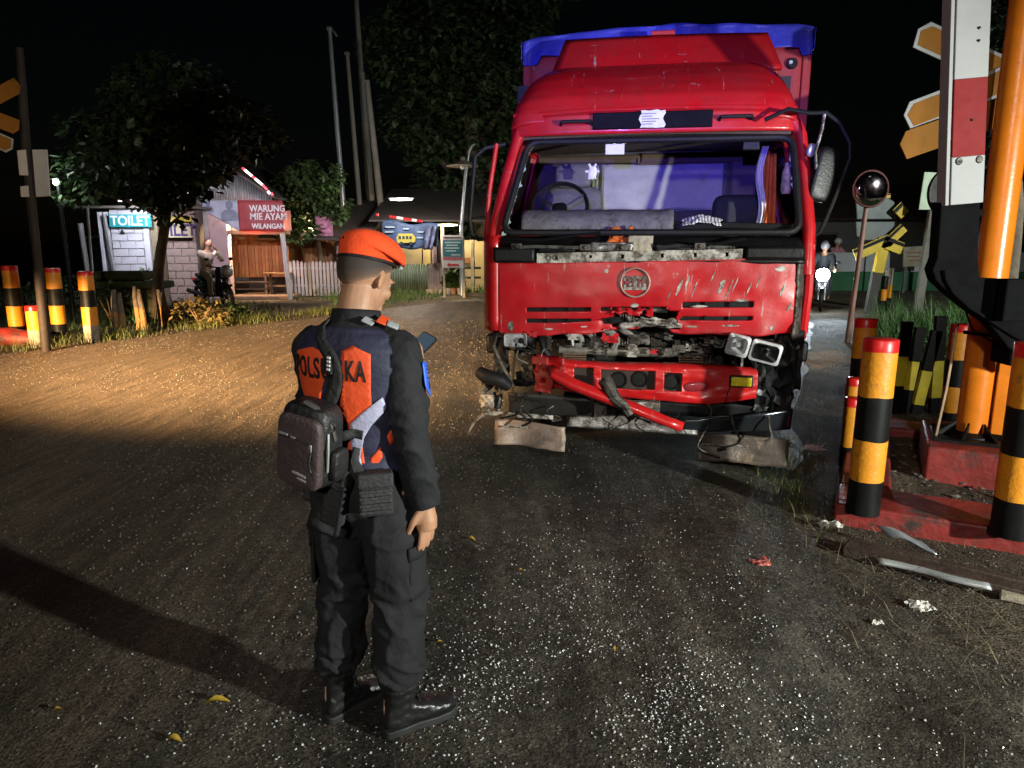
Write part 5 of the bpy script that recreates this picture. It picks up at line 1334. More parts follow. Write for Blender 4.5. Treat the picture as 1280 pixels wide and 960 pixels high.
# ---------------------------------------------------------------- sling bag (worn, still a thing of its own)
bag = thing('sling_bag', 'brown and black sling bag hanging at the uniformed man\'s left hip', 'bag', (-0.595, 2.07, 1.06), R(-26))
bag.rotation_euler = (R(4), R(9), R(-24))
bagm = mat('bag_brown', (.062, .042, .042), .55, var=.2, scale=14, bump=.25, bscale=90); bagb = mat('bag_black', (.012, .012, .013), .5, var=.3, scale=14, bump=.25)
def sbox(hx, hy, hz, z0=0, n=.35, yoff=0):
    mb = MB(); mb2 = pillow((0, yoff, z0), hx * 2, hy * 2, hz * 2, (0, 0, 0), n, 28, 16); return mb2
sbox(.082, .055, .13, 0, .38).build('bag_body', bagb, bag, smooth='all')
fpan = sbox(.076, .022, .112, -.012, .30, -.048).build('front_pocket', bagm, bag, smooth='all')
mb = MB(); mb.tube([(-.062, -.071, .032), (0, -.0735, .034), (.058, -.071, .028)], .0028, 6); mb.build('zip', mat('zip_black', (.02, .02, .02), .4), fpan, smooth=True)
mb = MB(); mb.box((-.045, -.074, .040), (.03, .003, .006)); mb.box((-.01, -.075, .037), (.016, .003, .005)); mb.build('zip_highlight', chrome, fpan)
mb = MB(); mb.tube([(.050, -.073, .03), (.056, -.076, .005), (.05, -.076, -.03), (.058, -.075, -.055)], .0035, 6); mb.build('zip_pull', bagb, fpan, smooth=True)
mb = MB(); mb.box((.054, -.0755, .02), (.008, .004, .022)); mb.build('zip_slider', chrome, fpan, bevel=.001)
mb = MB(); mb.box((.012, -.0725, -.075), (.05, .002, .007), (0, R(8), 0)); mb.box((.022, -.0725, -.09), (.032, .002, .005), (0, R(8), 0)); mb.build('maker_label', mat('label_grey', (.35, .33, .33), .5), fpan)
mb = MB(); mb.tube([(-.03, -.02, .118), (0, -.03, .135), (.045, -.025, .12), (.075, -.01, .08), (.082, .0, .03)], [.012, .014, .014, .013, .012], 8, flat=.6); mb.build('bag_handle', mat('bag_handle', (.05, .045, .042), .6), bag, smooth=True)
mb = MB(); mb.torus((.078, -.02, .075), .014, .004, Euler((R(90), 0, R(40))).to_matrix(), 6, 20); mb.build('strap_ring', bagb, bag, smooth=True)
pillow((.092, .01, -.05), .03, .07, .10, (0, 0, 0), .5).build('side_pocket', bagb, bag, smooth='all')
mb = MB(); mb.tube([(.084, -.035, .06), (.09, -.04, 0), (.086, -.035, -.06)], .004, 6); mb.build('side_zip', chrome, bag, smooth=True)
# straps over the back, laid on the vest surface (in the man's frame, parented to the bag)
MW = Matrix.Translation((-0.482, 2.24, 0.012)) @ Matrix.Rotation(-PH, 4, 'Z') @ Matrix.Scale(MS, 4)
BWi = (Matrix.Translation(bag.location) @ Euler(bag.rotation_euler).to_matrix().to_4x4()).inverted()
def strap(name, pts, w, m, off=.024):
    mb = MB(); P = catmull([Vector((s_, z, o)) for s_, z, o in pts], 6)
    for i, p in enumerate(P):
        q = P[min(i + 1, len(P) - 1)] - P[max(i - 1, 0)]; dx, dz = q.x, q.y; L_ = math.hypot(dx, dz) or 1; nx, nz = -dz / L_, dx / L_
        row = []
        for t in (-.5, -.17, .17, .5):
            s_, z = p.x + nx * w * t, p.y + nz * w * t
            row.append(BWi @ (MW @ tors(sth(s_), z, off + p.z)))
        mb.v += [tuple(r_) for r_ in row]
        if i:
            a = 4 * (i - 1)
            for k in range(3): mb.f.append((a + k, a + k + 1, a + k + 5, a + k + 4))
    return mb.build(name, m, bag, smooth='all', solid=.005)
strap('shoulder_strap', [(-.078, 1.402, -.008), (-.066, 1.38, -.006), (-.03, 1.34, -.006), (-.002, 1.30, -.004), (.010, 1.25, -.002), (.002, 1.19, .004), (-.02, 1.14, .02), (-.045, 1.11, .04)], .030, mat('strap_webbing', (.013, .013, .014), .7, var=.3, scale=40, bump=.3))
strap('lower_strap', [(-.03, 1.06, .035), (.01, 1.06, .02), (.045, 1.065, -.004), (.075, 1.06, -.006)], .030, mat('strap_webbing', (.013, .013, .014), .7))
pbk = BWi @ (MW @ tors(sth(.0), 1.275, .036)); mb = MB(); mb.box(pbk, (.028, .012, .05), (0, R(-8), 0)); mb.build('strap_buckle', bagb, bag, bevel=.003)
pbk = BWi @ (MW @ tors(sth(.004), 1.285, .045))
mb = MB(); 
for k in range(4): mb.box(pbk + Vector((0, 0, .018 - k * .012)), (.010, .004, .006))
mb.build('buckle_print', white, bag)

# ---------------------------------------------------------------- phone
ph_c = MW @ Vector((.002, .388, 1.245))
phone = thing('phone', 'black smartphone with lit screen held up in front of the man\'s chest', 'phone', ph_c, -PH)
phone.rotation_euler = (R(-48), R(18), -PH - R(20))
mb = MB(); mb.prism([(x, -.004, z) for x, z in rr(.037, .077, .01, 4)], (0, .008, 0)); mb.build('phone_case', blk, phone, bevel=.001)
mb = MB(); mb.prism([(x, -.0050, z) for x, z in rr(.034, .073, .008, 4)], (0, .0008, 0)); mb.build('screen', mat('phone_screen', (.02, .03, .04), .1, emit=(.35, .55, .75), estr=.12), phone)
mb = MB(); mb.box((-.018, .0055, .055), (.028, .003, .03)); mb.build('camera_bump', blk, phone, bevel=.001)

# ================================================================== right-hand crossing equipment
yel = mat('amber_paint', (0.70, 0.26, 0.012), 0.5, var=.2, scale=9, dirt=(.16, .075, .025), dirt_amt=.22, dscale=9, bump=.2, bscale=40)
bkp = mat('black_paint', (0.0055, 0.0058, 0.006), 0.5, spec=.18, var=.3, scale=9, dirt=(.016, .015, .0135), dirt_amt=.2, dscale=7)
rdp = mat('red_reflective', (0.62, 0.015, 0.015), 0.35, var=.15, scale=30)
wht = mat('white_board', (0.34, 0.34, 0.35), 0.65, spec=.25, var=.06, scale=7, dirt=(.27, .265, .25), dirt_amt=.0, dscale=5)
brd = mat('red_board', (0.20, 0.012, 0.014), 0.65, spec=.2, var=.12, scale=9)
kerb_m = mat('red_kerb_paint', (0.22, 0.022, 0.018), 0.5, var=.35, scale=6, dirt=(.05, .03, .025), dirt_amt=.35, dscale=4, bump=.35, bscale=20)
orp = mat('orange_mast_paint', (0.75, 0.20, 0.012), 0.3, var=.12, scale=6, dirt=(.28, .09, .02), dirt_amt=.0, dscale=5, bump=.06)
conc = mat('worn_concrete', (0.30, 0.25, 0.19), 0.85, var=.35, scale=8, dirt=(.12, .10, .07), dirt_amt=.3, dscale=6, bump=.4, bscale=30)

LET = {'y': yel, 'k': bkp, 'r': rdp, 'c': conc}


def bollard(loc, h, r, bands, label, group, lean=(0, 0), n=24):
    """bands: list of (letter, fraction) from the ground up"""
    o = thing('bollard', label, 'bollard', loc, random.uniform(0, 6), group); o.rotation_euler = (lean[0], lean[1], 0)
    z = 0; tot = sum(b[1] for b in bands)
    for c, fr in bands:
        z1 = z + h * fr / tot; mb = MB(); wob = lambda zz, i: zz + (.006 * noise.noise((math.cos(2 * math.pi * i / n) * 1.5, math.sin(2 * math.pi * i / n) * 1.5, zz * 9)) if .01 < zz < h - .02 else 0); k = .0015 if c in 'r' else (.0006 if c == 'y' else 0)
        if z1 > h - .001:
            mb.loft([[(rr_ * math.cos(2 * math.pi * i / n), rr_ * math.sin(2 * math.pi * i / n), wob(zz, i)) for i in range(n)] for rr_, zz in ((r + k, z), (r + k, z1 - .008), (r + k - .003, z1 - .003), (r + k - .009, z1))])
        else: mb.loft([[((r + k) * math.cos(2 * math.pi * i / n), (r + k) * math.sin(2 * math.pi * i / n), wob(zz, i)) for i in range(n)] for zz in (z, z1)])
        mb.build({'y': 'yellow_band', 'k': 'black_band', 'r': 'red_band', 'c': 'concrete_foot'}[c], LET[c], o, smooth=50); z = z1
    return o


KY = R(-27); KA = Vector((1.90, 4.02, 0))
kx, ky = Vector((math.cos(KY), math.sin(KY), 0)), Vector((-math.sin(KY), math.cos(KY), 0))
def kp(a, b, z=0): return KA + kx * a + ky * b + Vector((0, 0, z))
plat = thing('kerb_island', 'red painted concrete kerb island carrying the barrier mast and bollards', 'kerb', KA, KY)
def kerbpiece(a0, b0, a1, b1, h):
    mb = MB(); mb.grid(lambda u, v: (0, 0, 0), 1, 1); mb = MB(); mb.b2((a0, b0, -.02), (a1, b1, h)); mb.build('kerb', kerb_m, plat, bevel=.018, seg=3)
kerbpiece(0, 0, 3.4, .42, .13); kerbpiece(0, .425, .30, 2.1, .127); kerbpiece(0, 2.105, 3.4, 2.45, .13)
mb = MB(); mb.grid(lambda u, v: (.3 + 3.1 * u, .42 + 1.69 * v, .055 + .03 * noise.noise((u * 6, v * 5, 0))), 30, 20); mb.build('earth_fill', dirt_m, plat, smooth='all')
mb = MB(); mb.b2((.50, .95, .03), (1.75, 1.80, .30)); pl = mb.build('mast_plinth', kerb_m, plat, bevel=.02, seg=3)
# rubble on the island
rq = random.Random(21); sp = []
for _ in range(420):
    p = kp(rq.uniform(.3, 2.6), rq.uniform(.45, 2.1)); sp.append((p.x, p.y, .07, rq.uniform(.008, .03)))
chips('rubble', sp, mat('rubble', (.12, .105, .09), .9, var=.5, scale=14), 'grey rubble lying inside the red kerb island', 'rubble', (.4, .9))

G = 'yellow and black bollards by the barrier'
B5 = [('k', .20), ('y', .235), ('k', .245), ('y', .25), ('r', .07)]
pb = gnd(1078, 640, .125); bollard(pb, 1.0, .089, B5, 'tall striped bollard on the corner of the red kerb, nearest the truck', G, (0, R(.5)))
pb = gnd(1264, 668, .125); bollard(pb, 1.02, .10, B5, 'tall striped bollard at the right edge, in front of the orange mast', G)
pb = at(1083, 398, 5.9); bollard((pb.x, pb.y, 0), pb.z, .086, B5, 'tall striped bollard just behind the kerb-corner bollard', G)
pb = at(1203, 405, 6.1); bollard((pb.x, pb.y, 0), pb.z, .088, B5, 'tall striped bollard half hidden behind the orange mast', G)
pb = gnd(1069, 472, .60); bollard((pb.x, pb.y, .0), .60, .060, [('k', .3), ('y', .6), ('r', .1)], 'short orange guard post peeping out left of the kerb-corner bollard, higher one', G)
pb = gnd(1067, 497, .52); bollard((pb.x, pb.y, .0), .52, .060, [('k', .3), ('y', .58), ('r', .12)], 'short orange guard post peeping out left of the kerb-corner bollard, lower one', G)

# mast with box, foot and gussets
MX, MY = 3.205, 4.86
mast = thing('barrier_mast', 'thick orange steel mast on a red plinth at the right edge', 'mast', (MX, MY, .30), KY)
mb = MB(); mb.tube([(0, 0, .03), (0, 0, 4.6)], .098, 28); mb.build('pole', orp, mast, smooth=50)
mb = MB(); mb.b2((.10, -.07, .05), (.205, .06, .72)); mb.build('cable_duct', orp, mast, bevel=.006)
mb = MB(); mb.tube([(0, 0, .0), (0, 0, .03), (0, 0, .05)], [.17, .16, .118], 24); mb.build('foot', bkp, mast, smooth=40)
mb = MB(); mb.b2((-.24, -.24, -.012), (.30, .24, .02)); mb.build('base_plate', bkp, mast, bevel=.004)
for a in (200, 250, 300, 20):
    d_ = Vector((math.cos(R(a)), math.sin(R(a)), 0)); mb = MB(); mb.prism([d_ * .11 + Vector((0, 0, .02)), d_ * .25 + Vector((0, 0, .02)), d_ * .11 + Vector((0, 0, .12))], Vector((-d_.y, d_.x, 0)) * .012); mb.build('gusset', bkp, mast)
mb = MB(); mb.tube([(-.11, -.06, .74), (-.13, -.10, .74), (.12, -.12, .72)], .012, 6); mb.build('cable_clip', bkp, mast, smooth=True)
mb = MB(); mb.tube([(-.18, -.06, 1.25), (-.17, -.12, 1.05), (-.14, -.13, .90), (-.08, -.13, .76), (.02, -.13, .70), (.12, -.13, .66)], .007, 6); mb.build('loose_cable', blk, mast, smooth=True)
mb = MB(); mb.tube([(-.23, -.14, -.1), (-.19, -.13, .35), (-.17, -.12, .80)], .009, 6); mb.build('conduit', mat('rusty_conduit', (.45, .32, .22), .5, .3, var=.3), mast, smooth=True)

# raised boom with its bracket
mbk = mat('matt_black_casting', (0.006, 0.0063, 0.0066), 0.9, spec=.04, var=.35, scale=7, bump=.25, bscale=30)
YB = 4.30
boom = thing('barrier_boom', 'raised white and red level crossing boom standing upright in black bracket', 'barrier', at(1205, 255, YB))
o0 = boom.location.copy(); top = at(1214, 0, YB) - o0; dirb = top.normalized(); W_ = .188
side = Vector((1, 0, 0)); side = (side - dirb * side.dot(dirb)).normalized()
def bseg(t0, t1, m, name):
    mb = MB(); mb.bar(dirb * t0, dirb * t1, W_, .055, up=Vector((0, 1, 0))); return mb.build(name, m, boom, bevel=.004)
Lt = top.length
bseg(0, .242 * Lt, wht, 'white_section'); bseg(.242 * Lt, .625 * Lt, brd, 'red_section'); bseg(.625 * Lt, 1.06 * Lt, wht, 'white_section'); bseg(1.06 * Lt, 1.5 * Lt, brd, 'red_section'); bseg(1.5 * Lt, 1.9 * Lt, wht, 'white_section')
mb = MB(); mb.bar(dirb * 0 + side * (-W_ / 2 - .012) + Vector((0, .03, 0)), dirb * (1.9 * Lt) + side * (-W_ / 2 - .012) + Vector((0, .03, 0)), .022, .09, up=Vector((0, 1, 0))); mb.build('edge_rail', wht, boom, bevel=.003)
for t_, s_ in ((.22, -.055), (.22, .06), (.42, .01), (.80, .03), (.86, .03)):
    p = dirb * (t_ * Lt) + side * s_ + Vector((0, -.0275, 0)); mb = MB(); r_ = .022 if t_ < .3 else .008; mb.cyl(p, p + Vector((0, -.01, 0)), r_, r_ * .8, 14); mb.build('bolt', grim if t_ < .3 else bkp, boom, smooth=40)
pts = [(1177, 252), (1226, 252), (1223, 325), (1225, 347), (1262, 349), (1300, 351), (1330, 352), (1330, 470), (1285, 452), (1262, 436), (1238, 405), (1208, 384), (1184, 364), (1170, 350), (1166, 337), (1172, 322)]
mb = MB(); mb.prism([at(u, v, YB + .02) - o0 for u, v in pts], (0, .10, 0)); mb.build('bracket', mbk, boom, bevel=.008)
mb = MB(); mb.tube([at(u, v, YB - .0) - o0 for u, v in ((1181, 338), (1183, 350), (1192, 366), (1212, 384), (1240, 402), (1268, 420), (1330, 450))], .010, 6); mb.build('bracket_flange', mbk, boom, smooth=True)
mb = MB(); mb.b2(at(1245, 375, YB - .03) - o0 + Vector((0, -.08, -.12)), at(1330, 348, YB - .03) - o0 + Vector((0, .0, 0))); mb.build('counterweight', mbk, boom, bevel=.01)
mb = MB(); mb.bar(at(1258, 372, YB - .1) - o0, at(1276, 392, YB - .1) - o0, .012, .012); mb.build('pin', stl, boom)
mb = MB(); mb.b2(at(1262, 458, YB + .05) - o0, at(1330, 405, YB + .05) - o0 + Vector((0, .2, 0))); mb.build('drive_box', mbk, boom, bevel=.015)
# signal disc and its lens behind the bracket
sig = thing('signal_lamp', 'round black signal backboard with glowing pink lens behind the boom bracket', 'signal', at(1195, 240, 4.62))
s0 = sig.location.copy()
mb = MB(); mb.cyl((0, 0, 0), (0, .03, 0), .165, .165, 36); mb.build('backboard', bkp, sig, smooth=40)
mb = MB(); mb.tube([(.0, .05, .0), (.12, .12, -.12), (.30, .2, -.12)], .025, 8); mb.build('stem', bkp, sig, smooth=True)
mb = MB(); mb.tube([at(1171, 288, 4.60) - s0, at(1170, 300, 4.60) - s0, at(1170, 316, 4.60) - s0, at(1169, 330, 4.60) - s0, at(1168, 336, 4.6) - s0], [.006, .022, .03, .032, .02], 14); mb.build('lens', mat('lit_pink_lens', (.8, .35, .28), .2, emit=(1.0, .55, .42), estr=.9), sig, smooth=True)
for v_ in (305, 332):
    mb = MB(); p = at(1170, v_, 4.6) - s0; mb.torus(p, .033, .004, Matrix.Identity(3), 6, 20); mb.build('lens_ring', bkp, sig, smooth=True)

# crossbuck on the mast, seen at an angle
amber_b = mat('amber_board', (0.26, 0.105, 0.014), 0.7, spec=.2, var=.15, scale=5, dirt=(.15, .065, .015), dirt_amt=.15, dscale=4)
xb = thing('crossing_sign', 'large amber crossbuck boards with white edges behind the raised boom', 'sign', at(1290, 120, 5.15))
x0 = xb.location.copy()
def arm(u0, v0, u1, v1, Yy, w, border, parent, origin, bm=amber_b, tip=.45):
    a, b = at(u0, v0, Yy) - origin, at(u1, v1, Yy) - origin; d_ = (b - a).normalized(); n_ = Vector((-d_.z, 0, d_.x)); 
    def plate_(k, y, ww):
        p = [a + d_ * (tip * w) * 0 + n_ * 0] if False else []
        q = [a + d_ * (k + w * .32) + n_ * ww / 2, a + d_ * k + n_ * ww * .12, a + d_ * (k + w * .12) - n_ * ww / 2, b - n_ * ww / 2, b + n_ * ww / 2]
        return [x + Vector((0, y, 0)) for x in q]
    mb = MB(); mb.prism(plate_(0, 0, w), (0, .012, 0)); ob_ = mb.build('board', wht if border else bm, parent, bevel=.002)
    if border: mb = MB(); mb.prism(plate_(.022, -.004, w - .045), (0, .003, 0)); mb.build('board_face', bm, ob_)
    return ob_
arm(1146, 40, 1330, 124, 5.15, .185, True, xb, x0); arm(1131, 148, 1330, 72, 5.13, .185, True, xb, x0); arm(1126, 184, 1330, 112, 5.10, .18, False, xb, x0)
mb = MB(); mb.box((at(1290, 118, 5.18) - x0), (.12, .04, .5)); mb.build('clamp', bkp, xb, bevel=.005)

# guard slats behind
yb = mat('yellow_slat_paint', (.62, .48, .03), .45, var=.2, scale=12)
GS = 'leaning striped slats behind the island'
for k, (u0, v0, u1, v1, lab) in enumerate(((1118, 512, 1131, 425, 'leftmost leaning yellow and black slat in front of the grass bank'), (1127, 520, 1146, 432, 'second leaning yellow and black slat from the left before the grass bank'),
                                           (1137, 545, 1164, 440, 'longest leaning yellow and black slat before the grass bank'), (1166, 540, 1174, 425, 'rightmost upright yellow and black slat beside the mast'))):
    a, b = at(u0, v0, 6.8), at(u1, v1, 6.8); a = a + (b - a) * (-a.z / (b.z - a.z)) if a.z > 0 else a
    s_o = thing('marker_slat', lab, 'slat', a, 0, GS); d_ = b - a
    for t0, t1, m_, nm in ((0, .38, bkp, 'black_band'), (.38, .78, yb, 'yellow_band'), (.78, 1.25, bkp, 'black_band')):
        mb = MB(); mb.bar(d_ * t0, d_ * t1, .10, .05, up=(0, 1, 0)); mb.build(nm, m_, s_o, bevel=.003)

# loose rails and strips lying before the kerb
rl = thing('steel_beam', 'rusty brown steel beam lying on the dirt along the kerb', 'beam', (0, 0, 0))
a, b = gnd(1056, 693), gnd(1330, 762); dd = (b - a).normalized(); nn = Vector((-dd.y, dd.x, 0))
brn = mat('rusty_beam', (.075, .052, .042), .6, .4, var=.4, scale=9, bump=.3)
mb = MB(); mb.bar(a + Vector((0, 0, .035)), b + Vector((0, 0, .035)), .11, .05); mb.build('web', brn, rl, bevel=.004)
mb = MB(); mb.bar(a + nn * .06 + Vector((0, 0, .062)), b + nn * .06 + Vector((0, 0, .062)), .05, .02); mb.build('flange', brn, rl, bevel=.004)
a, b = gnd(1098, 712), gnd(1240, 748); mb = MB(); mb.grid(lambda u, v: (a.lerp(b, u) + Vector((.02 * math.sin(u * 6), .05 * v, .03 + .02 * math.sin(v * 3) + .01 * u))), 20, 4)
tag(mb.build('metal_strip', mat('pale_alloy', (.42, .44, .45), .35, .4, var=.2, scale=8), smooth='all', solid=.012), 'pale bent metal strip lying in front of the brown beam', 'strip')
a, b = gnd(1240, 748), gnd(1330, 765); mb = MB(); mb.bar(a + Vector((.03, 0, .025)), b + Vector((0, 0, .025)), .07, .04); tag(mb.build('grey_block', conc, bevel=.008), 'grey flat bar lying at the end of the pale strip', 'bar')
a = gnd(1112, 672, .09); b = gnd(1172, 690, .09); mb = MB(); mb.grid(lambda u, v: a.lerp(b, u) + Vector((-.03 * v, .09 * v, .015 * math.sin(u * 5) + .03 * v)), 12, 4)
tag(mb.build('sheet_offcut', mat('bluish_alloy', (.36, .40, .44), .3, .5, var=.3, scale=9), smooth='all', solid=.008), 'bluish sheet metal offcut leaning between the kerb and the brown beam', 'sheet')

# ================================================================== beyond the truck on the right
mirr = thing('convex_mirror', 'round convex traffic mirror on a thin leaning pole', 'mirror', gnd(1059, 428))
m0 = mirr.location.copy(); Ym = m0.y; mc = at(1088, 236, Ym) - m0; rM = 21 * Ym / 900
cm = mat('mirror_dome', (.55, .45, .5), .06, 1.0, var=.05)
mb = MB(); mb.loft([[mc + Vector((rM * math.cos(t) * math.cos(2 * math.pi * k / 32), -rM * .35 * math.sin(t), rM * math.cos(t) * math.sin(2 * math.pi * k / 32))) for k in range(32)] for t in (0, .25, .5, .8, 1.1, 1.35, 1.5)]); mb.build('dome', cm, mirr, smooth=True)
mb = MB(); mb.torus(mc, rM, .02, Euler((R(90), 0, 0)).to_matrix(), 8, 36); mb.build('rim', mat('mirror_rim', (.12, .03, .03), .4), mirr, smooth=True)
mb = MB(); mb.tube([(0, 0, 0), (mc + Vector((0, .05, -rM * .6))) * .55, mc + Vector((0, .06, 0))], [.045, .04, .035], 10); mb.build('pole', mat('faded_red_pole', (.28, .14, .11), .5, var=.5, scale=1.4), mirr, smooth=True)

lp = thing('leaning_post', 'grey leaning post with a pale rectangular plate, right of the far crossbuck', 'post', gnd(1146, 395))
l0 = lp.location.copy(); Yl = l0.y
mb = MB(); mb.bar((0, 0, 0), at(1172, 225, Yl) - l0, .17, .10, up=(0, 1, 0)); mb.build('post', mat('weathered_post', (.16, .15, .13), .7, var=.3, scale=4), lp, bevel=.01)
mb = MB(); mb.prism([at(u, v, Yl - .1) - l0 for u, v in ((1156, 215), (1176, 216), (1172, 262), (1149, 262))], (0, .03, 0)); mb.build('plate', mat('pale_green_plate', (.55, .66, .50), .4, var=.1), lp)

rs = thing('far_crossing_sign', 'yellow and black crossbuck and grey sign backs on a post beyond the truck', 'sign', gnd(1086, 392))
r0 = rs.location.copy(); Yr = r0.y; P_ = lambda u, v, dy=0: at(u, v, Yr + dy) - r0
ylw = mat('traffic_yellow', (.65, .45, .03), .4, var=.2, scale=4); gsg = mat('grey_sign_back', (.12, .135, .14), .5, .3, var=.2, scale=3)
mb = MB(); mb.bar((0, 0, 0), P_(1096, 340), .20, .12, up=(0, 1, 0)); mb.build('post', mat('dark_post', (.05, .045, .04), .7), rs)
mb = MB(); mb.bar(P_(1097, 341), P_(1107, 296), .22, .13, up=(0, 1, 0)); mb.build('yellow_post', ylw, rs, bevel=.01)
for (u0, v0, u1, v1, w) in ((1068, 319, 1112, 300, .26), (1104, 302, 1128, 311, .26), (1108, 305, 1130, 284, .22), (1121, 268, 1131, 258, .28), (1105, 244, 1113, 245, .1)):
    a, b = P_(u0, v0, -.1), P_(u1, v1, -.1); mb = MB(); mb.bar(a, b, w, .03, up=(0, 1, 0)); bo = mb.build('arm', ylw, rs, bevel=.004)
    d_ = (b - a).normalized(); n_ = Vector((-d_.z, 0, d_.x)); mb = MB(); mb.bar(a + n_ * w * .3 + Vector((0, -.02, 0)) - d_ * .003, b + n_ * w * .3 + Vector((0, -.02, 0)), w * .28, .01, up=(0, 1, 0)); mb.build('black_stripe', bkp, bo)
mb = MB(); mb.prism([P_(u, v, .1) for u, v in ((1072, 274), (1070, 252), (1074, 248), (1108, 246), (1118, 252), (1121, 266), (1120, 274))], (0, .04, 0)); mb.build('sign_back', gsg, rs, bevel=.01)
mb = MB(); mb.prism([P_(u, v, .1) for u, v in ((1070, 277), (1119, 277), (1116, 290), (1106, 300), (1082, 300), (1072, 294))], (0, .04, 0)); mb.build('sign_back', gsg, rs, bevel=.01)

fw = thing('roadside_wall', 'low white and green wall far beyond the truck on the right', 'wall', at(1150, 370, 24) * 1.0)
w0 = Vector((fw.location.x, 24, 0)); fw.location = w0
whw = mat('limewash', (.42, .44, .46), .8, var=.2, scale=1.2); grw = mat('green_base', (.03, .13, .06), .8, var=.3, scale=1.5)
for k in range(9):
    mb = MB(); mb.b2((-3.4 + k * 1.5, 0, .62), (-1.95 + k * 1.5, .15, 1.25)); mb.build('wall_panel', whw, fw, bevel=.02)
    mb = MB(); mb.b2((-3.4 + k * 1.5, -.03, 0), (-1.95 + k * 1.5, .18, .615)); mb.build('wall_base', grw, fw, bevel=.02)
bb = thing('notice_hoarding', 'pale framed notice hoarding above the far white and green wall', 'sign', Vector((at(1146, 330, 23).x, 23, 0)))
b0 = bb.location.copy()
mb = MB(); mb.prism([at(u, v, 23) - b0 for u, v in ((1129, 334), (1160, 332), (1160, 307), (1130, 309))], (0, .08, 0)); mb.build('board', mat('hoarding_face', (.34, .31, .22), .7, var=.4, scale=3), bb, bevel=.02)
for u in (1133, 1157):
    p = at(u, 334, 23) - b0; mb = MB(); mb.b2((p.x - .04, .02, 0), (p.x + .04, .08, p.z)); mb.build('leg', gsg, bb)
for v_, u1 in ((315, 1156), (320, 1150), (325, 1156)):
    mb = MB(); mb.prism([at(u, v, 22.98) - b0 for u, v in ((1134, v_ + 1.5), (u1, v_ + 1), (u1, v_ - .5), (1134, v_))], (0, .01, 0)); mb.build('print_row', mat('faint_print', (.3, .12, .10), .7), bb)
hs = thing('far_house', 'dim low house with a dark tiled roof far behind the right wall', 'house', (17, 34, 0))
mb = MB(); mb.b2((-5, 0, 0), (9, 5, 2.6)); mb.build('wall', mat('dim_plaster', (.16, .16, .15), .9), hs)
mb = MB(); mb.prism([(-5.6, -.6, 2.5), (9.6, -.6, 2.5), (9.6, 2.5, 4.2), (-5.6, 2.5, 4.2)], (0, .05, .12)); mb.build('roof', mat('dark_tiles', (.05, .03, .025), .9), hs)
for x in (-3, 0, 3, 6):
    mb = MB(); mb.b2((x, -.03, 1.0), (x + 1.1, .02, 2.0)); wn = mb.build('window', mat('dim_frame', (.12, .1, .08), .7), hs)
    mb = MB(); mb.b2((x + .1, -.05, 1.1), (x + 1.0, -.035, 1.9)); mb.build('pane', mat('dim_pane', (.02, .02, .025), .15), wn)


# ================================================================== motorcycles and riders
def scooter(loc, rz, label, col, group=None, lit=None, sc=1.0):
    """front towards +x"""
    o = thing('motor_scooter', label, 'scooter', loc, rz, group); o.scale = (sc,) * 3
    pm = mat('scooter_paint_%d' % int(col[0] * 1000), col, .25, var=.1, coat=.5)
    for x in (-.62, .62):
        w = thing('wheel', '', ''); del w['label'], w['category']; w.parent = o; w.location = (x, 0, .28)
        mb = MB(); mb.torus((0, 0, 0), .235, .05, Euler((R(90), 0, 0)).to_matrix(), 8, 24); mb.build('tyre', rub, w, smooth=True)
        mb = MB(); mb.cyl((0, -.04, 0), (0, .04, 0), .05, .05, 10)
        for a in range(0, 360, 72): mb.bar((0, 0, 0), (.2 * math.cos(R(a)), 0, .2 * math.sin(R(a))), .03, .03)
        mb.build('rim', stl, w)
    mb = MB(); pts = [(-.80, .62), (-.55, .72), (-.10, .64), (.02, .36), (.30, .32), (.40, .34), (.42, .28), (.0, .24), (-.30, .30), (-.55, .48)]
    mb.prism([(x, -.13, z) for x, z in pts], (0, .26, 0)); mb.build('body', pm, o, bevel=.05, seg=3)
    mb = MB(); mb.prism([(x, -.16, z) for x, z in ((.34, .32), (.42, .30), (.56, .90), (.46, 1.0), (.40, .92))], (0, .32, 0)); mb.build('front_shield', pm, o, bevel=.04, seg=3)
    mb = MB(); mb.prism([(x, -.06, z) for x, z in ((.42, .55), (.80, .52), (.84, .58), (.50, .66))], (0, .12, 0)); mb.build('front_fender', pm, o, bevel=.02)
    mb = MB(); mb.tube([(.62, .07, .28), (.5, .07, .7)], .025, 8); mb.tube([(.62, -.07, .28), (.5, -.07, .7)], .025, 8); mb.build('fork', stl, o, smooth=True)
    pillow((-.30, 0, .76), .75, .26, .12, (0, R(3), 0), .5).build('seat', blk, o, smooth='all')
    mb = MB(); mb.tube([(.38, -.34, 1.02), (.44, -.18, 1.0), (.46, 0, .98), (.44, .18, 1.0), (.38, .34, 1.02)], .016, 8); mb.build('handlebar', blk, o, smooth=True)
    pillow((.70, 0, .90), .20, .31, .31, (0, 0, 0), .85).build('headlight', chrome if not lit else mat('lit_headlight', (1, 1, 1), .2, emit=(.85, .95, 1.0), estr=lit), o, smooth='all')
    for s_ in (-1, 1):
        mb = MB(); mb.tube([(.40, s_ * .22, 1.0), (.38, s_ * .30, 1.15)], .007, 6); ell(mb, (.38, s_ * .32, 1.19), (.015, .06, .04), None, 12, 8); mb.build('mirror', blk, o, smooth=True)
    mb = MB(); mb.tube([(-.95, -.14, .38), (-.6, -.15, .33), (-.2, -.13, .28)], [.055, .05, .02], 10); mb.build('exhaust', stl, o, smooth=True)
    mb = MB(); mb.box((-.84, 0, .66), (.05, .14, .07)); mb.build('tail_lamp', rdp, o, bevel=.01)
    mb = MB(); mb.box((.58, 0, .80), (.01, .2, .1), (0, -.2, 0)); mb.build('number_plate', mat('plate_white', (.6, .6, .6), .5), o)
    return o


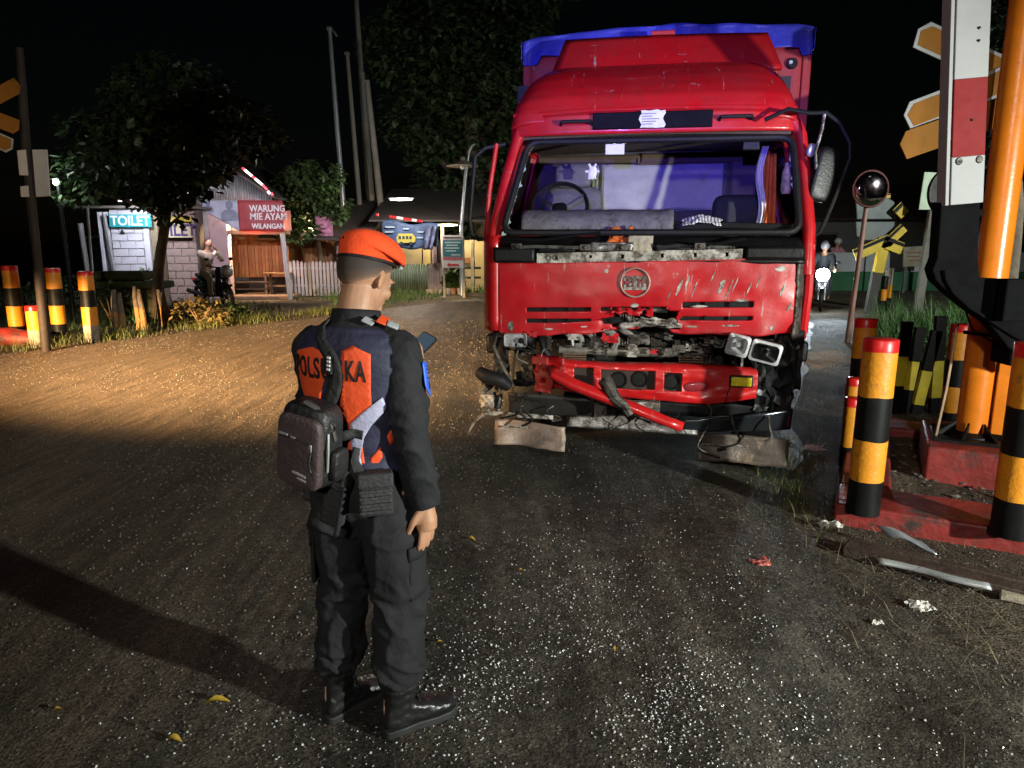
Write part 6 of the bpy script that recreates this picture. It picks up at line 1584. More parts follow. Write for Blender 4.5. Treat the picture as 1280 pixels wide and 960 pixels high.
def figure(name, label, loc, rz, J, shirt, pants, sc=1.0, skin_m=skin, helmet=None, cat='person', group=None, vox=.014):
    """small seated or standing figure from joints; front +x"""
    o = thing(name, label, cat, loc, rz, group); o.scale = (sc,) * 3
    b = MB(); V = {k: Vector(q) for k, q in J.items()}
    limb(b, [V['hip'], V['hip'].lerp(V['chest'], .5), V['chest'], V['neck']], [.13, .12, .14, .06], 14)
    limb(b, [V['neck'] - Vector((0, 0, .03)), V['head']], [.055, .055], 12)
    ell(b, V['head'] + Vector((.0, 0, .04)), (.092, .075, .115)); ell(b, V['head'] + Vector((.09, 0, .02)), (.018, .014, .025), None, 10, 8)
    for s_ in (-1, 1):
        ell(b, V['head'] + Vector((0, s_ * .078, .03)), (.02, .012, .032), None, 10, 8)
    for s_ in ('l', 'r'):
        limb(b, [V['sh' + s_], V['el' + s_], V['wr' + s_]], [.055, .042, .03], 12); w_, e_ = V['wr' + s_], V['el' + s_]
        hand(b, w_, w_ - e_, (0, 0, -1), 1 if s_ == 'l' else -1, .5, 1.0)
        limb(b, [V['th' + s_], V['kn' + s_], V['an' + s_]], [.09, .062, .042], 12)
        limb(b, [V['an' + s_] + Vector((-.05, 0, -.03)), V['an' + s_] + Vector((.05, 0, -.035)), V['an' + s_] + Vector((.15, 0, -.05))], [.04, .042, .03], 10)
    link('body', remeshed(b, vox, 3, .5), skin_m, o, smooth='all')
    c = MB(); limb(c, [V['hip'] - (V['chest'] - V['hip']) * .15, V['hip'].lerp(V['chest'], .5), V['chest'], V['chest'].lerp(V['neck'], .75)], [.145, .14, .16, .10], 14)
    for s_ in ('l', 'r'): limb(c, [V['chest'].lerp(V['sh' + s_], .6), V['sh' + s_], V['sh' + s_].lerp(V['el' + s_], .5), V['el' + s_], V['el' + s_].lerp(V['wr' + s_], .85)], [.07, .075, .066, .056, .044], 12)
    link('shirt', remeshed(c, vox, 4, .5), shirt, o, smooth='all')
    c = MB(); ell(c, V['hip'], (.15, .16, .12))
    for s_ in ('l', 'r'): limb(c, [V['hip'].lerp(V['th' + s_], .8), V['th' + s_].lerp(V['kn' + s_], .3), V['kn' + s_], V['an' + s_]], [.105, .10, .075, .058], 12)
    link('trousers', remeshed(c, vox, 4, .5), pants, o, smooth='all')
    if helmet:
        c = MB(); ell(c, V['head'] + Vector((-.01, 0, .075)), (.13, .115, .12)); c.build('helmet', helmet, o, smooth='all')
    else:
        c = MB(); ell(c, V['head'] + Vector((-.018, 0, .07)), (.094, .08, .098)); c.build('hair', hairm, o, smooth='all')
    for s_ in (-1, 1):
        c = MB(); ell(c, V['head'] + Vector((.082, s_ * .03, .05)), (.012, .012, .008), None, 10, 6); c.build('eye', mat('eye_dark', (.03, .02, .015), .3), o, smooth='all')
    return o


SIT = dict(hip=(-.25, 0, .88), chest=(-.17, 0, 1.22), neck=(-.13, 0, 1.42), head=(-.09, 0, 1.53), shl=(-.15, .18, 1.34), shr=(-.15, -.18, 1.34), ell=(.08, .24, 1.14), elr=(.08, -.24, 1.14), wrl=(.33, .26, 1.04), wrr=(.33, -.26, 1.04),
           thl=(-.22, .1, .84), thr=(-.22, -.1, .84), knl=(.18, .17, .74), knr=(.18, -.17, .74), anl=(.13, .15, .36), anr=(.13, -.15, .36))
pl_ = at(1018, 340, 17)
scooter((pl_.x + .42, 17.5, 0), R(-113), 'far motorcycle with blazing headlight on the road right of the truck', (.02, .02, .022), 'far motorcycles', lit=120, sc=.95)
figure('person', 'dark rider on the far motorcycle with the blazing headlight', (pl_.x + .42, 17.5, 0), R(-113), SIT, mat('dark_jacket', (.03, .032, .04), .8), mat('dark_jeans', (.02, .022, .03), .8), .95, helmet=mat('grey_helmet', (.2, .2, .22), .3), group='far riders')
hp = spot('motorcycle_headlight', (pl_.x + .14, 16.7, pl_.z + .02), (5.2, 9.0, .0), 520, (.72, .88, 1.0), 60, .9, .14)
p2 = gnd(1108, 362)
scooter((p2.x, p2.y, 0), R(160), 'far motorcycle standing sideways beneath the far crossbuck', (.025, .02, .022), 'far motorcycles')
figure('person', 'rider in a dark jacket on the motorcycle beneath the far crossbuck', (p2.x, p2.y, 0), R(160), SIT, mat('dark_jacket', (.03, .032, .04), .8), mat('dark_jeans', (.02, .022, .03), .8), helmet=mat('black_helmet', (.02, .02, .02), .25), group='far riders')
p3 = gnd(1062, 364)
scooter((p3.x, p3.y + 1, 0), R(-70), 'far motorcycle with green trim between the headlight and the far crossbuck', (.05, .16, .03), 'far motorcycles')
figure('person', 'rider in a pink top on the green-trimmed far motorcycle', (p3.x, p3.y + 1, 0), R(-70), SIT, mat('pink_top', (.45, .2, .24), .8), mat('dark_jeans', (.02, .022, .03), .8), helmet=mat('pale_helmet', (.4, .4, .4), .3), group='far riders')
bo_ = gnd(1101, 388); 
bollard(gnd(1102, 392), .85, .07, [('k', .35), ('y', .3), ('k', .35)], 'short black post beside the foot of the far crossbuck', 'far roadside posts')
bollard(gnd(1107, 388), 1.0, .09, [('k', .3), ('y', .3), ('c', .4)], 'short post with a yellow band beside the foot of the far crossbuck', 'far roadside posts')

# ================================================================== left-hand crossing posts
GL = 'striped bollards at the left road edge'
LB = [('k', .22), ('y', .26), ('k', .235), ('y', .225), ('r', .06)]
LBc = [('c', .24), ('y', .26), ('k', .235), ('y', .205), ('r', .06)]
def hgt(base, u, v): return at(u, v, base.y).z
pb = gnd(24, 428); bollard(pb, hgt(pb, 15, 332), .115, LB, 'leftmost tall striped bollard standing on a red block', GL)
pb = gnd(76, 424); bollard(pb, hgt(pb, 66, 335), .115, LB, 'tall striped bollard with grey black foot, second tall one from the left edge', GL)
pb = gnd(116, 427); bollard(pb, hgt(pb, 110, 339), .115, LBc, 'tall striped bollard on a pale concrete foot, left of the bare stumps', GL)
pb = gnd(48, 434); bollard(pb, hgt(pb, 47, 382), .115, [('c', .42), ('y', .46), ('r', .12)], 'short stub bollard with yellow upper half, between two tall bollards', GL)
p = gnd(16, 433); mb = MB(); mb.tube([p + Vector((-1.2, .2, .1)), p + Vector((-.1, .1, .12)), p + Vector((.28, .1, .09))], [.16, .17, .13], 14)
tag(mb.build('red_block', kerb_m, smooth=True), 'rounded red concrete block at the foot of the leftmost bollard', 'block')
wood = mat('weathered_wood', (.20, .13, .075), .85, var=.4, scale=8, bump=.4, bscale=30)
GW = 'bare old stumps in the verge grass'
for (u, v, ut, vt, w, lab) in ((150, 420, 145, 362, .17, 'split grey stump nearest the concrete-footed bollard'), (177, 412, 170, 358, .15, 'thin leaning stump between the two thicker stumps'), (206, 408, 200, 362, .17, 'rightmost bare stump below the dark tree')):
    b = gnd(u, v); t = at(ut, vt, b.y + .05); s_o = thing('stump', lab, 'stump', b, 0, GW); d_ = t - b
    flk = mat('orange_flaked_wood', (.34, .19, .07), .85, var=.35, scale=6, dirt=(.12, .09, .065), dirt_amt=.4, dscale=3.5, bump=.5, bscale=20)
    gry = mat('grey_bare_wood', (.17, .14, .12), .9, var=.4, scale=7, dirt=(.07, .055, .045), dirt_amt=.3, dscale=5, bump=.6, bscale=25)
    for k, (dx, hh) in enumerate(((-.3, 1.0), (.25, .93))):
        q0, q1, q2 = Vector((dx * w, 0, -.02)), Vector((dx * w, 0, 0)) + d_ * hh * .52 + Vector((.02 * k, 0, 0)), Vector((dx * w * .9, .02, 0)) + d_ * hh
        mb = MB(); mb.tube([q0, (q0 + q1) / 2 + Vector((.012, 0, 0)), q1], [w * .36, w * .34, w * .31], 8); mb.build('painted_stave', flk, s_o, smooth=35)
        mb = MB(); mb.tube([q1, (q1 + q2) / 2 - Vector((.012, 0, 0)), q2], [w * .30, w * .28, w * .20], 8); mb.build('bare_stave', gry, s_o, smooth=35)

ls = thing('crossing_sign', 'rusty post at the left edge with two white plates and amber boards', 'sign', gnd(58, 440))
s0 = ls.location.copy(); Ys = s0.y; Q = lambda u, v, dy=0: at(u, v, Ys + dy) - s0
mb = MB(); mb.tube([(0, 0, 0), Q(33, 190), Q(24, 60)], [.065, .06, .055], 14); mb.build('post', mat('rusted_post', (.022, .014, .011), .75, .1, var=.4, scale=5), ls, smooth=True)
for poly in (((21, 188), (31, 187), (34, 219), (24, 219)), ((25, 233), (34, 232), (35, 246), (26, 246)), ((40, 187), (58, 187), (62, 245), (45, 246))):
    mb = MB(); mb.prism([Q(u, v, -.1) for u, v in poly], (0, .03, 0)); mb.build('plate', mat('grey_white_plate', (.52, .48, .46), .6, var=.08), ls, bevel=.004)
arm(24, 105, -60, 150, Ys - .1, .21, False, ls, s0); arm(24, 160, -60, 128, Ys - .12, .21, False, ls, s0); arm(16, 184, -60, 150, Ys - .14, .22, True, ls, s0)

# mossy concrete culvert head
cul = thing('culvert_head', 'mossy dark concrete culvert head behind the stumps', 'culvert', gnd(160, 398))
moss = mat('mossy_concrete', (.06, .07, .035), .9, var=.5, scale=4, dirt=(.03, .05, .012), dirt_amt=.4, dscale=3, bump=.6, bscale=14)
mb = MB(); mb.b2((-.62, 0, 0), (.62, .5, .62)); mb.build('wall', moss, cul, bevel=.05, seg=3)
mb = MB(); mb.b2((-.82, -.08, .63), (.80, .6, .78)); mb.build('coping', moss, cul, bevel=.04, seg=3)
mb = MB(); mb.b2((-.85, .3, .785), (.25, .9, .98)); mb.build('upper_slab', moss, cul, bevel=.05, seg=3)

# ================================================================== toilet block
YT = 19.6
TB = thing('toilet_block', 'small whitewashed block-built toilet house with thin dark roof', 'building', (at(190, 360, YT).x, YT, 0)); t0 = TB.location.copy()
def X(u, Y, v=300): return at(u, v, Y).x
wb = mat('whitewashed_block', (.50, .50, .54), .85, var=.15, scale=3, dirt=(.28, .26, .25), dirt_amt=.15, dscale=2.2, bump=.35, bscale=16)
bb_ = mat('pinkish_block', (.27, .20, .17), .85, var=.2, scale=3, dirt=(.14, .10, .085), dirt_amt=.3, dscale=2.0, bump=.35, bscale=16)
mort = mat('mortar', (.33, .32, .32), .95, var=.2, scale=6)
def blocks(parent, x0, x1, z0, z1, y, m, cw=.42, ch=.2, jt=.022):
    mb = MB(); mb.b2((x0, y + .02, z0), (x1, y + .14, z1)); mb.build('mortar_wall', mort, parent)
    n = max(1, round((z1 - z0) / ch)); hh = (z1 - z0) / n; cache = {}
    for j in range(n):
        x = x0 - (cw / 2 if j % 2 else 0)
        while x < x1 - .02:
            a, b = max(x, x0), min(x + cw, x1); w = b - a - jt
            if w > .03:
                k = round(w, 3)
                if k not in cache: mb = MB(); mb.box((0, 0, 0), (w, .1, hh - jt)); cache[k] = mb.mesh('block'); cache[k].materials.append(m)
                o = bpy.data.objects.new('block', cache[k]); COL.objects.link(o); o.parent = parent
                o.location = ((a + b) / 2, y + .05 - .014 + random.uniform(-.006, .004), z0 + hh * (j + .5)); o.rotation_euler = (random.uniform(-.01, .01), random.uniform(-.008, .008), random.uniform(-.01, .01))
            x += cw
ux = lambda u, Y=YT: X(u, Y) - t0.x
zt = lambda v, Y=YT: at(300, v, Y).z
blocks(TB, ux(140), ux(181), 0, zt(262), 0, wb)
blocks(TB, ux(199), ux(240), 0, zt(262), .35, bb_)
mb = MB(); mb.b2((ux(181) + .005, -.06, 0), (ux(188), .2, zt(262))); mb.build('corner_pier', wb, TB, bevel=.01)
mb = MB(); mb.b2((ux(189), .0, 0), (ux(198), .45, zt(262))); mb.build('pier', mat('ochre_pier', (.22, .18, .11), .9, var=.3, scale=3), TB, bevel=.01)
mb = MB(); mb.b2((ux(241), .2, 0), (ux(246), .5, zt(255))); mb.build('downpipe', mat('dark_timber', (.05, .035, .028), .8), TB, bevel=.01)
for u0, u1 in ((126, 131), (132, 139)):
    mb = MB(); mb.b2((ux(u0), -.05 if u0 < 130 else -.02, 0), (ux(u1) - .02, .08, zt(265))); mb.build('door_board', wb, TB, bevel=.008)
mb = MB(); mb.b2((ux(110), -.45, zt(261)), (ux(252), 1.6, zt(258))); mb.build('roof_sheet', mat('roof_sheet', (.10, .085, .07), .8), TB)
mb = MB(); mb.b2((ux(128), .9, 0), (ux(243), 2.2, zt(262))); mb.build('rear_room', mort, TB)
mb = MB(); mb.tube([(ux(146), -.16, 0), (ux(138), -.16, zt(268))], .035, 8); mb.build('vent_pipe', mat('pipe_grey', (.22, .22, .22), .6), TB, smooth=True)
mb = MB(); mb.prism([(ux(152), -.07, zt(292)), (ux(158), -.07, zt(292)), (ux(155), -.07, zt(287))], (0, .05, 0)); mb.build('vent_slot', mat('slot_dark', (.02, .02, .02), .9), TB)
# signs on it
def sign_flat(name, label, u0, v0, u1, v1, Y, m, parent=None, cat='sign'):
    c = at((u0 + u1) / 2, (v0 + v1) / 2, Y); o = thing(name, label, cat, c); a, b = at(u0, v0, Y), at(u1, v1, Y)
    mb = MB(); mb.box((0, 0, 0), (b.x - a.x, .03, a.z - b.z)); mb.build('board', m, o, bevel=.004); return o, b.x - a.x, a.z - b.z
def lettering(o, txt, size, x, z, m, y=-.02, sx=1.0, bold=.0, label=None, depth=.006, align='CENTER'):
    me = text_mesh(txt, size, depth, bold, sx, align); t = link('lettering', me, m, o, label=label); t.location = (x, y, z); t.rotation_euler = (R(90), 0, 0); return t
teal = mat('teal_board', (.02, .28, .30), .5, var=.1); wl = mat('white_letter', (.75, .75, .75), .6); purp = mat('purple_letter', (.05, .025, .10), .7)
so1, w, h = sign_flat('toilet_sign', 'teal TOILET sign with white letters on the whitewashed wall', 136, 268, 190, 284, YT - .14, teal); lettering(so1, 'TOILET', h * 1.05, .0, -.01, wl, sx=.92, bold=.008)
so2, w, h = sign_flat('toilet_sign', 'cream TOILET sign with dark purple letters on the pinkish wall', 191, 279, 241, 297, YT + .12, mat('cream_board', (.40, .36, .22), .7, var=.3, scale=4)); lettering(so2, 'TOILET', h * 1.12, 0, -.01, purp, sx=.92, bold=.012)
so3, w, h = sign_flat('name_board', 'small yellow board above the cream toilet sign', 199, 271, 240, 277, YT + .10, mat('yellow_board', (.42, .32, .04), .6, var=.5, scale=5))
# side gate and pale pole left of it
gt = thing('sheet_gate', 'dark green sheet gate at the left end of the toilet block', 'gate', (X(117, 20.2), 20.2, 0))
mb = MB(); mb.b2((X(108, 20.2) - gt.location.x, 0, .1), (X(130, 20.2) - gt.location.x, .04, zt(297, 20.2))); mb.build('sheet', mat('green_sheet', (.018, .04, .04), .6), gt)
mb = MB(); mb.tube([(X(108, 20.2) - gt.location.x, -.04, 0), (X(104, 20.2) - gt.location.x, -.04, zt(279, 20.2))], .07, 8); mb.build('gate_post', mat('pale_post', (.35, .33, .33), .7), gt, smooth=True)
mb = MB(); mb.bar((X(108, 20.2) - gt.location.x, -.02, zt(297, 20.2)), (X(131, 20.2) - gt.location.x, -.02, zt(295, 20.2)), .04, .06); mb.build('gate_rail', mat('pale_post', (.35, .33, .33), .7), gt)
fp_ = gnd(119, 384); pp = thing('flag_pole', 'thin pale leaning pole left of the toilet block', 'pole', fp_)
mb = MB(); mb.tube([(0, 0, 0), at(113, 310, fp_.y) - fp_, at(107, 228, fp_.y) - fp_], [.035, .032, .026], 8); mb.build('shaft', mat('pale_pipe', (.5, .5, .5), .4), pp, smooth=True)
mb = MB(); ell(mb, at(107, 227, fp_.y) - fp_, (.05, .05, .05)); mb.build('finial', wl, pp, smooth='all')

# ================================================================== food stall
YF = 20.6
FS = thing('food_stall', 'roadside food stall with corrugated gable and orange plank wall', 'building', (X(300, YF), YF, 0)); f0 = FS.location.copy()
fx = lambda u, Y=YF: X(u, Y) - f0.x
fz = lambda v, Y=YF: at(300, v, Y).z
tin = mat('zinc_sheet', (.30, .31, .31), .45, .5, var=.25, scale=3, dirt=(.18, .15, .12), dirt_amt=.2, dscale=2.5)
def gable_top(u):
    return fz(250 - (u - 205) * .85) if u < 268 else fz(192 + (u - 268) * .72)
us = [205 + k * 9.2 for k in range(16)]
for a, b in zip(us[:-1], us[1:]):
    xa, xb_ = fx(a), fx(b); mb = MB()
    mb.grid(lambda u, v: (xa + (xb_ - xa) * u, .02 * math.sin(u * 2 * math.pi * 3), fz(263) + ((gable_top(a) * (1 - u) + gable_top(b) * u) - fz(263)) * v), 18, 2); mb.build('gable_sheet', tin, FS, smooth=60, solid=.006)
mb = MB(); mb.prism([(fx(266), -.4, gable_top(268) + .08), (fx(352), -.4, gable_top(352) + .06), (fx(352), 4.5, gable_top(352) + .06), (fx(266), 4.5, gable_top(268) + .08)], (0, 0, .06)); mb.build('roof_slope', mat('roof_tin_dark', (.06, .05, .045), .7), FS)
mb = MB(); mb.prism([(fx(205), -.4, fz(252)), (fx(266), -.4, gable_top(268) + .08), (fx(266), 4.5, gable_top(268) + .08), (fx(205), 4.5, fz(252))], (0, 0, .06)); mb.build('roof_slope', mat('roof_tin_dark', (.06, .05, .045), .7), FS)
pk = mat('pink_plaster', (.44, .33, .34), .85, var=.15, scale=2, dirt=(.28, .20, .18), dirt_amt=.2, dscale=2, bump=.2)
mb = MB(); mb.b2((fx(247), .03, 0), (fx(284), .3, fz(264))); mb.build('pier', pk, FS, bevel=.015)
mb = MB(); mb.b2((fx(285), 0, fz(293)), (fx(362), .12, fz(288))); mb.build('lintel', mat('lintel_wood', (.30, .20, .12), .8), FS)
mb = MB(); mb.b2((fx(284.5), .35, fz(288)), (fx(360), .4, fz(263))); mb.build('upper_wall', pk, FS)
# planks
plank_m = [mat('teak_plank_%d' % k, c, .5, var=.25, scale=4, bump=.25, bscale=18) for k, c in enumerate(((.36, .14, .04), (.43, .18, .055), (.30, .11, .03)))]
YP = 1.3
for k in range(17):
    a = 287 + k * 4.3; xa, xb_ = fx(a, YF + YP), fx(a + 4.1, YF + YP); mb = MB(); mb.b2((xa, YP + random.uniform(-.015, .015), .55), (xb_, YP + .04, fz(289, YF + YP))); mb.build('plank', plank_m[k % 3], FS, bevel=.006)
mb = MB(); mb.b2((fx(286), 1.34, 0), (fx(362), 1.5, .55)); mb.build('under_floor', mat('under_dark', (.02, .015, .012), .9), FS)
mb = MB(); mb.b2((fx(285), -.2, 0), (fx(362), 1.3, .10)); mb.build('floor_slab', mat('earth_floor', (.22, .14, .09), .9, var=.2, scale=2), FS, bevel=.02)
mb = MB(); mb.tube([(fx(362), -.25, 0), (fx(357), -.25, fz(292))], .07, 8); mb.build('white_post', mat('white_paint_post', (.5, .46, .45), .7), FS, smooth=True)
mb = MB(); mb.b2((fx(205), 4.2, 0), (fx(440), 4.3, fz(255))); mb.build('back_wall', pk, FS)
# glowing strip along the roof edge
led_w = mat('led_white', (.8, .8, .8), .4, emit=(1, .86, .88), estr=5.0); led_r = mat('led_red', (.5, .02, .03), .4, emit=(1, .05, .08), estr=2.2)
led = thing('light_strip', 'red and white lit strip running down the stall roof edge', 'light', (0, YF - .45, 0))
seq = [(285, 199, 287, 201, 0), (287, 201, 290.5, 204.5, 1), (303, 210, 306, 212.5, 1), (306, 212.5, 315, 220, 0), (315, 220, 319, 223.5, 1), (319, 223.5, 328, 231, 0), (328, 231, 334, 237, 1), (335, 239, 337, 242, 0), (339, 241, 341, 244, 1)]
for u0, v0, u1, v1, r_ in seq:
    a, b = at(u0, v0, YF - .45), at(u1, v1, YF - .45); a.y = b.y = 0; mb = MB(); mb.bar(a, b, .05, .05, up=(0, 1, 0)); mb.build('red_segment' if r_ else 'white_segment', led_r if r_ else led_w, led)
led2 = thing('light_strip', 'red and white lit strip along the eave above the blue banner', 'light', (0, YF, 0))
for u0, u1, r_ in ((470, 473, 1), (487, 496, 1), (496, 504, 0), (504, 515, 1), (515, 521, 0), (521, 528, 1)):
    a, b = at(u0, 268 + (u0 - 470) * .15, YF), at(u1, 268 + (u1 - 470) * .15, YF); a.y = b.y = 0; mb = MB(); mb.bar(a, b, .07, .07, up=(0, 1, 0)); mb.build('red_segment' if r_ else 'white_segment', mat('led_red_dim', (.5, .03, .04), .5, emit=(1, .05, .06), estr=.7) if r_ else mat('led_white_dim', (.8, .75, .72), .5, emit=(1, .85, .8), estr=1.0), led2)
# banner
bn = thing('stall_banner', 'red and pale banner reading WARUNG MIE AYAM above the stall front', 'banner', (X(262, YF - .12), YF - .12, 0)); n0 = bn.location.copy()
bxx = lambda u: X(u, YF - .12) - n0.x
def bz(v): return at(300, v, YF - .12).z
def bgrid(u0, u1, f_top, f_bot, dy, nu=20, nv=8):
    mb = MB(); mb.grid(lambda a, b: (bxx(u0 + (u1 - u0) * a), dy + .015 * math.sin(a * 14 + b * 2), bz(f_bot(u0 + (u1 - u0) * a) * (1 - b) + f_top(u0 + (u1 - u0) * a) * b)), nu, nv); return mb
T_ = lambda u: 250.5; Bt = lambda u: 262 + (u - 256) * .62 if u < 300 else 289
bgrid(256, 300, T_, Bt, 0).build('pale_part', mat('banner_pale', (.42, .46, .55), .6, var=.2, scale=2), bn, smooth='all', solid=.004)
bgrid(300, 356, T_, lambda u: 289, 0).build('red_part', mat('banner_red', (.36, .055, .06), .6, var=.2, scale=2), bn, smooth='all', solid=.004)
# generic printed silhouettes on the pale part
for u, v, k in ((264, 257, .6), (290, 262, 1.0)):
    mb = MB(); c = Vector((bxx(u), -.035, bz(v)))
    n = 12; mb.add([c + Vector((.10 * k * math.cos(2 * math.pi * q / n), 0, .13 * k * math.sin(2 * math.pi * q / n) + .12 * k)) for q in range(n)], [tuple(range(n))])
    mb.add([c + Vector((x * k, -.001, z * k)) for x, z in ((-.25, -.30), (.25, -.30), (.22, -.08), (.1, .0), (-.1, .0), (-.22, -.08))], [tuple(range(6))]); mb.build('printed_figure', mat('print_greyblue', (.22, .25, .32), .7, var=.4, scale=5), bn)
cl = mat('banner_white_letter', (.78, .74, .72), .6)
for txt, u, v, px, sx in (('WARUNG', 337, 261, 11, 1.0), ('MIE AYAM', 338, 271, 11.5, 1.0), ('WILANGAN', 337, 283, 8.5, 1.0)):
    sz = px / 900 * YF * .98; t = lettering(bn, txt, sz, bxx(u), bz(v), cl, y=-.03, sx=.88, bold=.006)
# tables
def table(name, label, p, w, d, h, m, cat='table'):
    o = thing(name, label, cat, p); mb = MB(); mb.b2((-w / 2, -d / 2, h - .04), (w / 2, d / 2, h)); mb.build('top', m, o, bevel=.005)
    for x in (-w / 2 + .05, w / 2 - .05):
        for y in (-d / 2 + .05, d / 2 - .05): mb = MB(); mb.b2((x - .03, y - .03, 0), (x + .03, y + .03, h - .04)); mb.build('leg', m, o)
    mb = MB(); mb.b2((-w / 2 + .05, -d / 2 + .04, h * .35), (w / 2 - .05, -d / 2 + .06, h * .35 + .05)); mb.build('stretcher', m, o); return o
table('table', 'rough wooden table standing in the stall before the plank wall', Vector((X(346, 21.3), 21.3, .10)), .75, .5, .62, mat('table_wood', (.30, .15, .06), .6, var=.3, scale=5))
table('bench', 'low dark bench under the left end of the plank wall', Vector((X(312, 21.2), 21.2, .10)), 1.3, .35, .36, mat('bench_wood', (.06, .035, .02), .6, var=.3, scale=5), 'bench')

# second bay: plank wall, picket fence
YV = 21.4
pf = thing('picket_fence', 'white painted picket fence with a mouldy foot beside the stall', 'fence', (X(360, YV), YV, 0)); 
pm_ = mat('picket_white', (.46, .42, .43), .8, var=.15, scale=3, dirt=(.12, .10, .09), dirt_amt=.25, dscale=2.2)
for k in range(17):
    u = 361 + k * 4.7; x = X(u, YV) - pf.location.x; hh = fz(326 + random.uniform(-1.5, 1.5), YV)
    mb = MB(); mb.prism([(x - .038, 0, .03), (x + .038, 0, .03), (x + .038, 0, hh - .05), (x, 0, hh), (x - .038, 0, hh - .05)], (0, .025, 0)); mb.build('picket', pm_, pf)
for z in (.3, .8): mb = MB(); mb.b2((0, .03, z), (X(442, YV) - pf.location.x, .07, z + .07)); mb.build('rail', pm_, pf)
sb = thing('side_shop', 'low shop bay with plank wall and posts behind the picket fence', 'building', (X(400, 23), 23, 0)); q0 = sb.location.copy()
sxx = lambda u, Y=23: X(u, Y) - q0.x
for k in range(12):
    a = 361 + k * 4.0; mb = MB(); mb.b2((sxx(a), random.uniform(-.01, .01), .2), (sxx(a + 3.8), .04, fz(297, 23))); mb.build('plank', plank_m[(k + 1) % 3], sb, bevel=.006)
mb = MB(); mb.b2((sxx(409), -.02, 0), (sxx(424), .05, fz(297, 23))); mb.build('plaster_panel', mat('buff_plaster', (.42, .27, .17), .85, var=.15, scale=2), sb)
for u, m_ in ((427, pk), (437, mat('dark_timber', (.05, .035, .028), .8)), (434, pk), (443, mat('brown_post', (.14, .09, .06), .8))):
    mb = MB(); mb.b2((sxx(u) - .06, -.5, 0), (sxx(u) + .06, -.38, fz(292, 22.5))); mb.build('post', m_, sb, bevel=.008)
mb = MB(); mb.b2((sxx(408), -1.2, fz(297, 22)), (sxx(428), -1.17, fz(270, 22))); mb.build('pink_poster', mat('pink_poster', (.50, .20, .32), .6, var=.6, scale=9), sb)
mb = MB(); mb.prism([(sxx(340), -1.4, fz(300, 22)), (sxx(474), -1.4, fz(300, 22)), (sxx(474), 2.5, fz(300, 22) + 1.3), (sxx(340), 2.5, fz(300, 22) + 1.3)], (0, 0, .05)); mb.build('awning_roof', mat('roof_tin_dark', (.06, .05, .045), .7), sb)
# third bay
YG = 22.4
cf = thing('sheet_fence', 'grey green corrugated sheet fence right of the man\'s head', 'fence', (X(500, YG), YG, 0)); cfx = lambda u: X(u, YG) - cf.location.x
gsh = mat('green_zinc', (.20, .25, .18), .5, .3, var=.2, scale=2, dirt=(.10, .11, .07), dirt_amt=.25, dscale=2)
for k in range(8):
    a = 486 + k * 6; mb = MB(); mb.grid(lambda u, v: (cfx(a) + (cfx(a + 6) - cfx(a)) * u, .02 * math.sin(u * 4 * math.pi), .12 + (fz(330, YG) - .12) * v), 16, 1); mb.build('sheet', gsh, cf, smooth=60, solid=.005)
for k in range(6):
    u = 534 + k * 3.0; mb = MB(); mb.b2((cfx(u), -.02, .15), (cfx(u + 2.6), .02, fz(329 + random.uniform(-1, 1), YG))); mb.build('board', mat('mauve_board', (.20, .16, .16), .8, var=.3, scale=3), cf)
mb = MB(); mb.b2((cfx(484), -.05, 0), (cfx(553), .1, .12)); mb.build('sill', moss, cf)
tb = thing('shop_front', 'lit cream shop front behind the corrugated sheet fence', 'building', (X(530, 24), 24, 0)); tx = lambda u, Y=24: X(u, Y) - tb.location.x
crm = mat('cream_wall', (.52, .40, .22), .8, var=.15, scale=2); dkw = mat('dark_timber', (.05, .035, .028), .8)
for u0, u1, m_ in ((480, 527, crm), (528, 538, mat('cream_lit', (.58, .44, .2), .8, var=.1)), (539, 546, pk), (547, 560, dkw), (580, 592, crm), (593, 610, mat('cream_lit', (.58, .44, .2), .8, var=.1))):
    mb = MB(); mb.b2((tx(u0), 0, 0), (tx(u1) - .01, .1, fz(300, 24))); mb.build('wall_panel', m_, tb, bevel=.01)
mb = MB(); mb.b2((tx(553), -.6, 0), (tx(557), -.5, fz(282, 23.4))); mb.build('post', mat('grey_post', (.30, .26, .22), .8, var=.3), tb, bevel=.01)
mb = MB(); mb.b2((tx(590), -.9, 0), (tx(594), -.8, fz(300, 23))); mb.build('post', mat('buff_post', (.42, .34, .2), .8, var=.3), tb, bevel=.01)
for v_ in (335, 347): mb = MB(); mb.bar((tx(572), -.7, fz(v_, 23.3)), (tx(602), -.7, fz(v_, 23.3)), .05, .07); mb.build('rail', dkw, tb)
mb = MB(); mb.b2((tx(580), -.1, .9), (tx(591), -.03, fz(322, 24))); mb.build('orange_cupboard', mat('cupboard', (.30, .12, .05), .7), tb)
mb = MB(); mb.prism([(tx(476), -1.9, fz(277, 22.1)), (tx(615), -1.9, fz(277, 22.1)), (tx(615), 2.5, fz(277, 22.1) + 1.2), (tx(476), 2.5, fz(277, 22.1) + 1.2)], (0, 0, .05)); mb.build('awning_roof', mat('roof_tin_dark', (.06, .05, .045), .7), tb)
